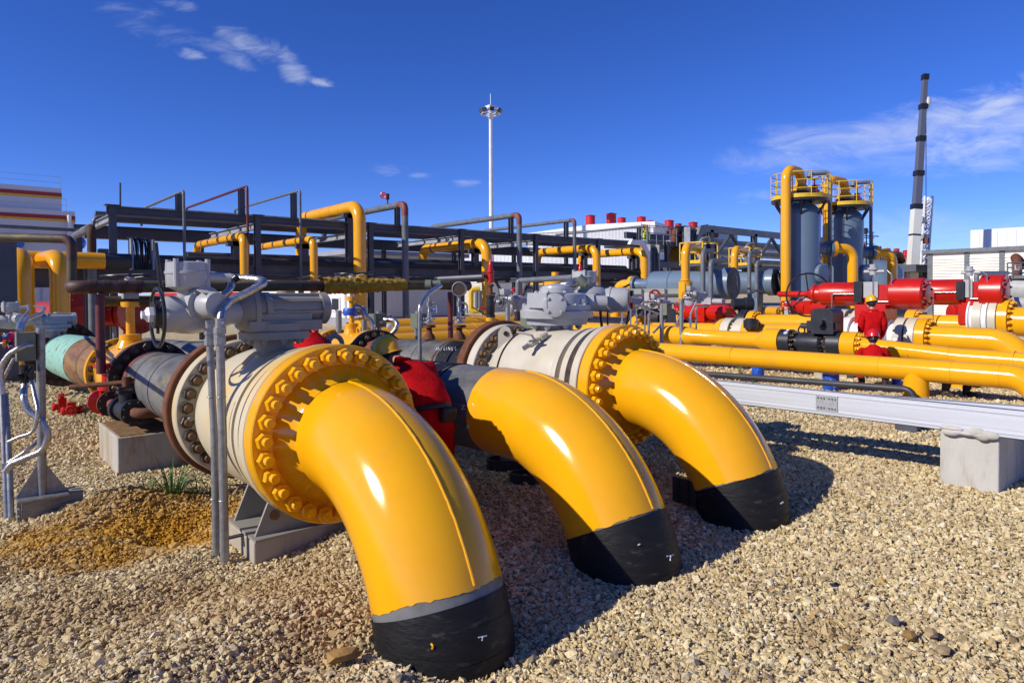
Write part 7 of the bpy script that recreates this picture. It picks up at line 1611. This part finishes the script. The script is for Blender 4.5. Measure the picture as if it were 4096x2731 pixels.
# ------------------------------------------------------------------ grass tufts and loose stones
def tuft(x, y, n, h, lab, sp=.16):
    b = onG(x, y); T = thing('grass_tuft', lab, 'grass tuft', (b.x, b.y, gbase(b.y)), 'green grass tufts in the gravel'); m = MB(M['leaf']); r = random.Random(int(x))
    for k in range(n):
        a = r.uniform(0, 2*PI); d = V((math.cos(a), math.sin(a), 0)); w = d.cross(ZD)*r.uniform(.004, .008); L = h*r.uniform(.5, 1.15); p = V((b.x, b.y, gbase(b.y)-.02))+d*r.uniform(0, sp*.4); lean = r.uniform(.3, 1.5)
        vs = []
        for i in range(6):
            t = i/5; c = p+d*(lean*L*t*t*.8)+ZD*(L*t*(1-.35*lean*t)); k_ = (1-t)**.7; vs += [c-w*k_, c+w*k_]
        m.add(vs, [(2*i, 2*i+1, 2*i+3, 2*i+2) for i in range(5)])
    structure(m.build('blades', T, ang=None), 'stuff'); return T
tuft(395, 1155, 120, .52, 'green grass tuft in the gravel left of the nearest valve', .22)
tuft(335, 1140, 45, .25, 'small grass tuft left of the larger tuft by the nearest valve')
tuft(455, 1150, 35, .3, 'small grass tuft beside the conduit pair at the nearest valve')
for i, (x, y, h, lab) in enumerate(((1640, 842, .35, 'grass blades beside the left blue can'), (1700, 855, .4, 'grass blades growing just left of the blue can'), (1730, 880, .3, 'low grass blades in front of the left blue can'), (1895, 872, .4, 'grass blades near the tall paint drum'), (1265, 1060, .2, 'grass sprig under the middle pipe'), (212, 962, .2, 'grass sprig by the rust stained concrete block'))): tuft(x, y, 14, h, lab, .08)
def rock(x, y, s, mat, lab, flat=.6):
    s *= .62
    b = onG(x, y); r = random.Random(int(x*7+y)); m = MB(M[mat]); vs = [V(v)*r.uniform(.7, 1.2) for v in ico]
    m.add([b+V((v.x*s*1.4, v.y*s, v.z*s*flat))+ZD*s*.3 for v in vs], [tuple(t) for t in itr.tolist()]); o = m.build('stone', None, b, ang=5); return tag(o, lab, 'stone', 'larger stones on the gravel')
M['stone_tan'] = mk('tan_stone', (.36, .26, .14), .9, (.27, .19, .10), 12, bump=.4, bscale=50); M['stone_grey'] = mk('slate_stone', (.17, .15, .13), .95, (.24, .215, .185), 10, bump=.3, bscale=40); M['stone_och'] = mk('ochre_stone', (.34, .20, .06), .9, (.22, .13, .05), 14, bump=.4, bscale=50)
M['stone_grey'].node_tree.nodes['Principled BSDF'].inputs['Specular IOR Level'].default_value = .1
rocks = [(1895, 1332, .045, 'stone_tan', 'tan round stone right of the middle elbow foot'), (2092, 1465, .06, 'stone_och', 'large ochre stone in the lower right gravel'), (2140, 1455, .055, 'stone_tan', 'tan stone beside the large ochre stone'), (2050, 1428, .06, 'stone_grey', 'flat dark slate chip in the lower right gravel'), (1902, 1115, .05, 'stone_grey', 'dark stone at the shadow edge right of the farthest elbow'), (1925, 1085, .04, 'stone_grey', 'dark flat stone above the farthest elbow shadow'), (1975, 1380, .035, 'stone_och', 'small ochre stone in the right gravel'), (1945, 1490, .04, 'stone_och', 'reddish stone near the lower right edge'), (790, 1510, .10, 'stone_och', 'broken ochre bark-like stone left of the nearest foot'), (2165, 1495, .05, 'stone_tan', 'tan rounded stone below the large ochre stone'), (245, 1190, .09, 'stone_och', 'angular ochre rock on the dirt mound at the left'), (205, 1170, .07, 'stone_tan', 'tan rock on the dirt mound at the left'), (690, 1285, .05, 'stone_tan', 'pale stone on the gravel by the low concrete block')]
p7_rocks = rocks

for k, (p_, q_, sag, lab) in enumerate((((770, 712), (893, 742), 4, 'thin black wire sagging in front of the small house, upper one'), ((800, 712), (1020, 742), 10, 'black cable sagging from the tall yellow loop to the right'), ((795, 742), (900, 725), 3, 'thin black wire rising in front of the small house'), ((1000, 745), (1075, 712), 3, 'black cable rising behind the pressure gauge riser'), ((1085, 705), (1160, 742), 3, 'black cable behind the red relief valve'))):
    P = [at(p_[0]+(q_[0]-p_[0])*t, p_[1]+(q_[1]-p_[1])*t+sag*4*t*(1-t), 24) for t in [i/10 for i in range(11)]]
    tag(MB(M['cable']).tube(P, .022 if k != 1 else .035, 6).build('overhead_cable', None, P[0]), lab, 'cable', 'black cables under the rack')
# ================================================================== GROUND, SKY, SUN, CAMERA
rng = np.random.default_rng(3)
_mq = [(onG(270, 1172), .30, .15), (onG(235, 1215), .12, -.06), (onG(385, 1235), .16, -.09), (onG(330, 1255), .2, .05), (onG(150, 1270), .25, .05), (onG(420, 1290), .2, .06), (onG(300, 1330), .22, -.04)]
mounds = [(q.x, q.y, s_, h_) for q, s_, h_ in _mq]+[(1.95, 2.65, .62, -.15), (3.5, 2.7, .75, -.10), (5.05, 2.75, .75, -.12), (1.30, 6.3, .5, .09), (2.3, 4.35, .5, .09), (1.1, 3.4, .7, .05), (1.75, 4.3, .35, -.06), (1.35, 5.9, .30, -.12), (2.9, 2.2, .8, .04), (2.6, 3.9, .5, .07), (-.3, 5.0, 1.2, .05), (1.0, 2.6, .22, .06), (1.3, 3.1, .2, -.05), (.6, 3.3, .25, .05), (.8, 2.9, .2, -.05), (1.35, 3.7, .25, .05), (.2, 3.0, .3, .05), (.5, 4.0, .3, -.04), (1.15, 4.3, .25, -.05), (1.55, 2.75, .15, .05), (.75, 4.6, .3, .05)]
wav = [(rng.uniform(.4, 3.2), rng.uniform(0, 6.28), rng.uniform(0, 6.28), .012) for _ in range(14)]
def gh(x, y):
    x = np.asarray(x, float); y = np.asarray(y, float)
    z = -.03*(np.clip(y, -8, 20)-3.05)
    near = np.clip(1-(np.hypot(x-3, y-3)-8)/10, .15, 1)
    for k, a, ph, am in wav: z = z+near*am*np.sin(k*(x*math.cos(a)+y*math.sin(a))+ph)/(.5+.5*k)
    for mx, my, s, h in mounds: z = z+h*np.exp(-((x-mx)**2+(y-my)**2)/(2*s*s))
    return z
# ground sheet: fine near the viewpoint, coarse to the horizon
gx = np.unique(np.concatenate([np.linspace(-5, 12, 171), np.linspace(12, 60, 60), np.linspace(-60, -5, 40), [-900, -300, -120, 120, 300, 900, 2500]]))
gy = np.unique(np.concatenate([np.linspace(-3, 14, 171), np.linspace(14, 60, 60), np.linspace(-40, -3, 24), [-900, -200, -80, 120, 300, 900, 2500]]))
XX, YY = np.meshgrid(gx, gy); ZZ = gh(XX, YY)-.012
nx, ny = len(gx), len(gy)
vs = np.stack([XX.ravel(), YY.ravel(), ZZ.ravel()], 1)
ii = (np.arange(ny-1)[:, None]*nx+np.arange(nx-1)[None]).ravel()
fs = np.stack([ii, ii+1, ii+nx+1, ii+nx], 1)
def npmesh(name, vs, fs, k):
    me = bpy.data.meshes.new(name); me.vertices.add(len(vs)); me.vertices.foreach_set('co', vs.astype(np.float32).ravel())
    me.loops.add(len(fs)*k); me.loops.foreach_set('vertex_index', fs.astype(np.int32).ravel())
    me.polygons.add(len(fs)); me.polygons.foreach_set('loop_start', np.arange(0, len(fs)*k, k, dtype=np.int32))
    me.update(calc_edges=True); me.validate(); me.polygons.foreach_set('use_smooth', [False]*len(fs)); return me
def gravel_mat(name, island):
    m = bpy.data.materials.new(name); m.use_nodes = True; N = m.node_tree.nodes; L = m.node_tree.links; b = N['Principled BSDF']
    b.inputs['Roughness'].default_value = .9; b.inputs['Specular IOR Level'].default_value = .25
    geo = N.new('ShaderNodeNewGeometry'); tc = N.new('ShaderNodeTexCoord')
    def ramp(src, stops):
        r = N.new('ShaderNodeValToRGB'); r.color_ramp.interpolation = 'LINEAR'
        while len(r.color_ramp.elements) < len(stops): r.color_ramp.elements.new(.5)
        for e, (p, c) in zip(r.color_ramp.elements, stops): e.position = p; e.color = (*c, 1)
        L.new(src, r.inputs[0]); return r.outputs[0]
    def mix(f, A, B, mode='MIX'):
        x = N.new('ShaderNodeMix'); x.data_type = 'RGBA'; x.blend_type = mode
        for k, q in ((0, f), (6, A), (7, B)):
            if isinstance(q, (tuple, float)): x.inputs[k].default_value = (*q, 1) if isinstance(q, tuple) else q
            else: L.new(q, x.inputs[k])
        return x.outputs[2]
    vo = N.new('ShaderNodeTexVoronoi'); vo.inputs['Scale'].default_value = 26; L.new(tc.outputs['Object'], vo.inputs['Vector'])
    sep = N.new('ShaderNodeSeparateColor'); L.new(vo.outputs['Color'], sep.inputs[0])
    src = geo.outputs['Random Per Island'] if island else sep.outputs[0]
    stops = [(0, (.22, .165, .09)), (.04, (.42, .325, .18)), (.3, (.60, .475, .255)), (.55, (.69, .56, .32)), (.75, (.74, .62, .38)), (.9, (.77, .69, .50)), (.955, (.46, .30, .10)), (1, (.42, .39, .33))]
    c = ramp(src, stops)
    n = N.new('ShaderNodeTexNoise'); n.inputs['Scale'].default_value = 90; n.inputs['Detail'].default_value = 5; L.new(tc.outputs['Object'], n.inputs['Vector'])
    g = ramp(n.outputs[0], [(.3, (.72, .70, .66)), (.7, (1.1, 1.1, 1.08))]); c = mix(1., c, g, 'MULTIPLY')
    # patches of fine yellow dirt and of spilled yellow-ochre sand, each a stain with its own outline
    n2 = N.new('ShaderNodeTexNoise'); n2.inputs['Scale'].default_value = .9; n2.inputs['Detail'].default_value = 6; L.new(tc.outputs['Object'], n2.inputs['Vector'])
    dirt = ramp(n2.outputs[0], [(.5, (0, 0, 0)), (.68, (.55, .55, .55))]); c = mix(dirt, c, (.42, .31, .18))
    pos = N.new('ShaderNodeSeparateXYZ'); L.new(geo.outputs['Position'], pos.inputs[0])
    def spot(cx, cy, rx, ry):
        def term(o, c0, r):
            a = N.new('ShaderNodeMath'); a.operation = 'SUBTRACT'; L.new(o, a.inputs[0]); a.inputs[1].default_value = c0
            d = N.new('ShaderNodeMath'); d.operation = 'DIVIDE'; L.new(a.outputs[0], d.inputs[0]); d.inputs[1].default_value = r
            e = N.new('ShaderNodeMath'); e.operation = 'POWER'; L.new(d.outputs[0], e.inputs[0]); e.inputs[1].default_value = 2; return e.outputs[0]
        s = N.new('ShaderNodeMath'); s.operation = 'ADD'; L.new(term(pos.outputs[0], cx, rx), s.inputs[0]); L.new(term(pos.outputs[1], cy, ry), s.inputs[1])
        n3 = N.new('ShaderNodeTexNoise'); n3.inputs['Scale'].default_value = 3.2; n3.inputs['Detail'].default_value = 5; L.new(geo.outputs['Position'], n3.inputs['Vector'])
        q = N.new('ShaderNodeMath'); q.operation = 'MULTIPLY_ADD'; L.new(n3.outputs[0], q.inputs[0]); q.inputs[1].default_value = 2.8; L.new(s.outputs[0], q.inputs[2])
        r = N.new('ShaderNodeMapRange'); r.inputs['From Min'].default_value = 2.6; r.inputs['From Max'].default_value = 1.4; r.clamp = True; L.new(q.outputs[0], r.inputs['Value']); return r.outputs[0]
    for (cx, cy, rx, ry) in STAINS: c = mix(spot(cx, cy, rx, ry), c, mix(.36, (.46, .235, .018), c))
    for (cx, cy, rx, ry) in DIRT: c = mix(spot(cx, cy, rx, ry), c, mix(.42, (.38, .26, .12), c))
    L.new(c, b.inputs['Base Color'])
    bp = N.new('ShaderNodeBump'); bp.inputs['Strength'].default_value = .5 if island else .9; bp.inputs['Distance'].default_value = .008 if island else .03
    if island: L.new(n.outputs[0], bp.inputs['Height'])
    else: L.new(vo.outputs['Distance'], bp.inputs['Height']); bp.invert = True
    L.new(bp.outputs[0], b.inputs['Normal']); return m
s1 = onG(300, 1195); s2 = onG(180, 1245); s3 = onG(400, 1185)
s4 = onG(100, 1260); s5 = onG(560, 1330)
DIRT = [(onG(275, 1170).x, onG(275, 1170).y, .45, .5), (onG(420, 1400).x, onG(420, 1400).y, .55, .5), (onG(130, 1420).x, onG(130, 1420).y, .5, .5), (onG(660, 1340).x, onG(660, 1340).y, .45, .4), (onG(1900, 1440).x, onG(1900, 1440).y, .35, .2), (onG(700, 1500).x, onG(700, 1500).y, .4, .3)]
STAINS = [(s1.x, s1.y, .95, .7), (s2.x, s2.y, .8, .6), (s3.x, s3.y, .6, .6), (s4.x, s4.y, .5, .4)]+[(onG(*q).x, onG(*q).y, r1, r2) for q, r1, r2 in (((430, 1245), .5, .4), ((300, 1275), .5, .35), ((190, 1300), .35, .3), ((460, 1200), .35, .5))]
gm = gravel_mat('gravel_ground', False)
me = npmesh('ground', vs, fs, 4); me.materials.append(gm); me.polygons.foreach_set('use_smooth', [True]*len(fs))
go = bpy.data.objects.new('ground', me); COL.objects.link(go); structure(go)
# crushed stone: one loose mass, individual chips within about 14 m
ico = np.array([(0, 0, 1), (.894, 0, .447), (.276, .851, .447), (-.724, .526, .447), (-.724, -.526, .447), (.276, -.851, .447), (.724, .526, -.447), (-.276, .851, -.447), (-.894, 0, -.447), (-.276, -.851, -.447), (.724, -.526, -.447), (0, 0, -1)])
itr = np.array([(0, 1, 2), (0, 2, 3), (0, 3, 4), (0, 4, 5), (0, 5, 1), (1, 6, 2), (2, 7, 3), (3, 8, 4), (4, 9, 5), (5, 10, 1), (6, 7, 2), (7, 8, 3), (8, 9, 4), (9, 10, 5), (10, 6, 1), (11, 7, 6), (11, 8, 7), (11, 9, 8), (11, 10, 9), (11, 6, 10)])
def chips(P, size, seed):
    r = np.random.default_rng(seed); n = len(P)
    v = ico[None]*r.uniform(.5, 1.45, (n, 12, 1))
    v = v*np.stack([r.uniform(.75, 1.5, n), r.uniform(.6, 1.1, n), r.uniform(.38, .75, n)], 1)[:, None]
    q = r.normal(size=(n, 4)); q[:, 1:3] *= .36; q /= np.linalg.norm(q, axis=1)[:, None]; w, x, y, z = q.T
    Rm = np.stack([1-2*(y*y+z*z), 2*(x*y-z*w), 2*(x*z+y*w), 2*(x*y+z*w), 1-2*(x*x+z*z), 2*(y*z-x*w), 2*(x*z-y*w), 2*(y*z+x*w), 1-2*(x*x+y*y)], 1).reshape(n, 3, 3)
    v = np.einsum('nij,nkj->nki', Rm, v)*size[:, None, None]+P[:, None]
    return v.reshape(-1, 3), (itr[None]+np.arange(n)[:, None, None]*12).reshape(-1, 3)
def scatter(d0, d1, dens, s0, s1, seed, xr=.84, xin=0):
    r = np.random.default_rng(seed); area = xr*2*(d1*d1-d0*d0)/2; n = int(area*dens)
    d = np.sqrt(r.uniform(d0*d0, d1*d1, n)); l = r.uniform(-xr, xr, n)*d
    if xin: kk = abs(l) > xin*d; d, l = d[kk], l[kk]; n = len(d)
    x = FWD.x*d+RT.x*l; y = FWD.y*d+RT.y*l; s = s0*np.exp(r.normal(0, .42, n)); s = np.clip(s, s0*.45, s1)
    n2 = np.sin(x*2.3+1.7*np.sin(y*1.9))*np.cos(y*2.1+1.3*np.sin(x*1.4)); keep = r.uniform(0, 1, n) < np.clip(1.05+.55*n2, .35, 1)
    x, y, s = x[keep], y[keep], s[keep]
    for (ex, ey, ez, _) in EX: 
        k = np.hypot(x-ex, y-(ey-RB+.03)) > .37; x, y, s = x[k], y[k], s[k]
    for bo in (B1, B2, B3, BT):
        c = bo.location; dm = bo.dimensions; k = (abs(x-c.x) > dm.x/2) | (abs(y-c.y) > dm.y/2); x, y, s = x[k], y[k], s[k]
    z = gh(x, y)+s*r.uniform(-.2, .35, len(s))
    return np.stack([x, y, z], 1), s
for rk in p7_rocks: rock(*rk)
PS = [scatter(2.0, 4.6, 4600, .0098, .034, 1), scatter(4.6, 7.5, 3000, .0112, .034, 2), scatter(7.5, 14, 760, .0155, .04, 4), scatter(14, 26, 60, .03, .06, 5),
      scatter(.9, 2.0, 2600, .012, .034, 6), scatter(.9, 5, 1500, .0145, .036, 7, 1.7, .83), scatter(5, 10, 620, .018, .04, 8, 1.6, .83)]
P = np.concatenate([p for p, s in PS]); S = np.concatenate([s for p, s in PS])
vv, ff = chips(P, S, 9)
me = npmesh('gravel', vv, ff, 3); me.materials.append(gravel_mat('crushed_stone', True))
gv = bpy.data.objects.new('gravel', me); COL.objects.link(gv); structure(gv, 'stuff')
gv['label'] = 'pale tan crushed stone covering the yard'
# ------------------------------------------------------------------ sun and sky
SUN = V((-1.54, .34, 1.0)).normalized()
sd = bpy.data.lights.new('sun', 'SUN'); sd.energy = 5.0; sd.angle = R(.53); sd.color = (1, .93, .82)
so = bpy.data.objects.new('sun', sd); COL.objects.link(so); so.rotation_mode = 'QUATERNION'; so.rotation_quaternion = SUN.to_track_quat('Z', 'Y'); so.location = (0, 0, 40)
el = math.asin(SUN.z); az = math.atan2(SUN.x, SUN.y)
w = bpy.data.worlds.new('World'); sc.world = w; w.use_nodes = True; N = w.node_tree.nodes; L = w.node_tree.links
bg = N['Background']; sky = N.new('ShaderNodeTexSky'); sky.sky_type = 'NISHITA'; sky.sun_disc = False
sky.sun_elevation = el; sky.sun_rotation = az; sky.altitude = 1200; sky.air_density = .8; sky.dust_density = .0; sky.ozone_density = 5.5
hs = N.new('ShaderNodeHueSaturation'); hs.inputs['Saturation'].default_value = 1.12; hs.inputs['Value'].default_value = 1.0; hs.inputs['Hue'].default_value = .505
tint = N.new('ShaderNodeMix'); tint.data_type = 'RGBA'; tint.blend_type = 'MULTIPLY'; tint.inputs[0].default_value = 1; tint.inputs[7].default_value = (1.08, 1.07, 1.44, 1); L.new(sky.outputs[0], tint.inputs[6]); L.new(tint.outputs[2], hs.inputs['Color'])
tc = N.new('ShaderNodeTexCoord')
def vmath(op, a, b=None):
    n = N.new('ShaderNodeVectorMath'); n.operation = op
    for k, q in enumerate((a, b)):
        if q is None: continue
        if isinstance(q, V): n.inputs[k].default_value = q
        else: L.new(q, n.inputs[k])
    return n.outputs['Value' if op == 'DOT_PRODUCT' else 'Vector']
def mth(op, a, b=None, c=None):
    n = N.new('ShaderNodeMath'); n.operation = op
    for k, q in enumerate((a, b, c)):
        if q is None: continue
        if isinstance(q, (int, float)): n.inputs[k].default_value = q
        else: L.new(q, n.inputs[k])
    return n.outputs[0]
dirv = tc.outputs['Generated']
H1 = _fw; H2 = _rt0
df = vmath('DOT_PRODUCT', dirv, H1); dr = vmath('DOT_PRODUCT', dirv, H2); du = vmath('DOT_PRODUCT', dirv, ZD)
a_ = mth('DIVIDE', dr, mth('MAXIMUM', df, .05)); b_ = mth('DIVIDE', du, mth('MAXIMUM', df, .05))
cmb = N.new('ShaderNodeCombineXYZ'); L.new(a_, cmb.inputs[0]); L.new(b_, cmb.inputs[1])
def cloudpatch(x, y, rx, ry, ang, gain, sx=9., sy=22., lo=.5, hi=.72):
    d = ray(x, y); f = d.dot(H1); ca, cb = d.dot(H2)/f, d.z/f
    u = mth('SUBTRACT', a_, ca); v = mth('SUBTRACT', b_, cb)
    c, s = math.cos(ang), math.sin(ang)
    p = mth('DIVIDE', mth('ADD', mth('MULTIPLY', u, c), mth('MULTIPLY', v, s)), rx)
    q = mth('DIVIDE', mth('SUBTRACT', mth('MULTIPLY', v, c), mth('MULTIPLY', u, s)), ry)
    r2 = mth('ADD', mth('MULTIPLY', p, p), mth('MULTIPLY', q, q))
    mask = mth('MAXIMUM', mth('SUBTRACT', 1.0, r2), 0.)
    mp = N.new('ShaderNodeMapping'); mp.inputs['Rotation'].default_value = (0, 0, -ang); mp.inputs['Scale'].default_value = (sx, sy, 1); mp.inputs['Location'].default_value = (x*.013, y*.017, 0)
    L.new(cmb.outputs[0], mp.inputs['Vector'])
    n = N.new('ShaderNodeTexNoise'); n.inputs['Scale'].default_value = 1.; n.inputs['Detail'].default_value = 10; n.inputs['Roughness'].default_value = .64; n.inputs['Distortion'].default_value = .9
    L.new(mp.outputs[0], n.inputs['Vector'])
    t = mth('ADD', n.outputs[0], mth('MULTIPLY', mth('SUBTRACT', mask, .75), .40))
    mr = N.new('ShaderNodeMapRange'); mr.inputs['From Min'].default_value = lo; mr.inputs['From Max'].default_value = hi; mr.interpolation_type = 'SMOOTHSTEP'; L.new(t, mr.inputs['Value'])
    e = N.new('ShaderNodeMapRange'); e.inputs['From Max'].default_value = .35; L.new(mask, e.inputs['Value'])
    return mth('MULTIPLY', mth('MULTIPLY', mr.outputs[0], e.outputs[0]), gain)
pats = [cloudpatch(300, 45, .085, .034, -.30, .30, 9, 30, .40, .98), cloudpatch(390, 75, .09, .04, -.45, .36, 10, 30, .40, .98), cloudpatch(480, 100, .10, .018, -.3, .24, 9, 36, .38, .95), cloudpatch(575, 105, .075, .026, -.42, .50, 11, 28, .38, .95),
        cloudpatch(545, 140, .045, .018, -.3, .42, 13, 30, .36, .95), cloudpatch(655, 145, .06, .03, -.75, .62, 11, 24, .36, .9), cloudpatch(728, 187, .035, .012, -.25, .5, 18, 40, .36, .8), cloudpatch(440, 126, .035, .014, -.3, .35, 16, 34, .36, .8),
        cloudpatch(1930, 330, .24, .055, .10, .55, 5, 20, .33, .84), cloudpatch(2080, 300, .24, .05, .22, .55, 7, 18, .35, .82), cloudpatch(2250, 275, .20, .06, .30, .68, 8, 18, .36, .82), cloudpatch(2190, 345, .22, .05, .02, .64, 8, 20, .34, .82), cloudpatch(1760, 365, .10, .045, .15, .32, 9, 18, .34, .85), cloudpatch(2340, 310, .14, .07, .3, .55, 9, 18, .34, .78), cloudpatch(2000, 385, .22, .03, .05, .26, 6, 26, .36, .85),
        cloudpatch(895, 391, .04, .014, 0, .26, 16, 44, .34, .8), cloudpatch(1070, 421, .03, .010, 0, .26, 18, 50, .34, .8), cloudpatch(965, 404, .025, .008, 0, .22, 18, 50, .34, .8), cloudpatch(1745, 450, .07, .016, 0, .26, 10, 34, .34, .8), cloudpatch(1060, 585, .22, .035, 0, .40, 7, 24, .34, .8), cloudpatch(2150, 530, .34, .05, 0, .22, 6, 20, .36, .85), cloudpatch(400, 10, .05, .012, -.2, .25, 14, 40, .36, .8)]
tot = pats[0]
for p_ in pats[1:]: tot = mth('MAXIMUM', tot, p_)
mixc = N.new('ShaderNodeMix'); mixc.data_type = 'RGBA'; L.new(tot, mixc.inputs[0]); L.new(hs.outputs[0], mixc.inputs[6]); mixc.inputs[7].default_value = (7.4, 7.9, 8.8, 1)
L.new(mixc.outputs[2], bg.inputs['Color']); bg.inputs['Strength'].default_value = .108
# ------------------------------------------------------------------ camera
cam = bpy.data.cameras.new('camera'); cam.sensor_width = 36; cam.lens = FPX/4096*36; cam.shift_y = -(1365.5-OY)/4096; cam.clip_end = 6000; cam.clip_start = .05
co = bpy.data.objects.new('camera', cam); COL.objects.link(co)
co.matrix_world = Matrix(((RT.x, UP.x, -FWD.x, EYE.x), (RT.y, UP.y, -FWD.y, EYE.y), (RT.z, UP.z, -FWD.z, EYE.z), (0, 0, 0, 1)))
sc.camera = co
vs_ = sc.view_settings; vs_.view_transform = 'Standard'; vs_.look = 'None'; vs_.exposure = 0; vs_.gamma = 1
sc.render.engine = 'CYCLES'; sc.cycles.max_bounces = 8; sc.cycles.use_denoising = True
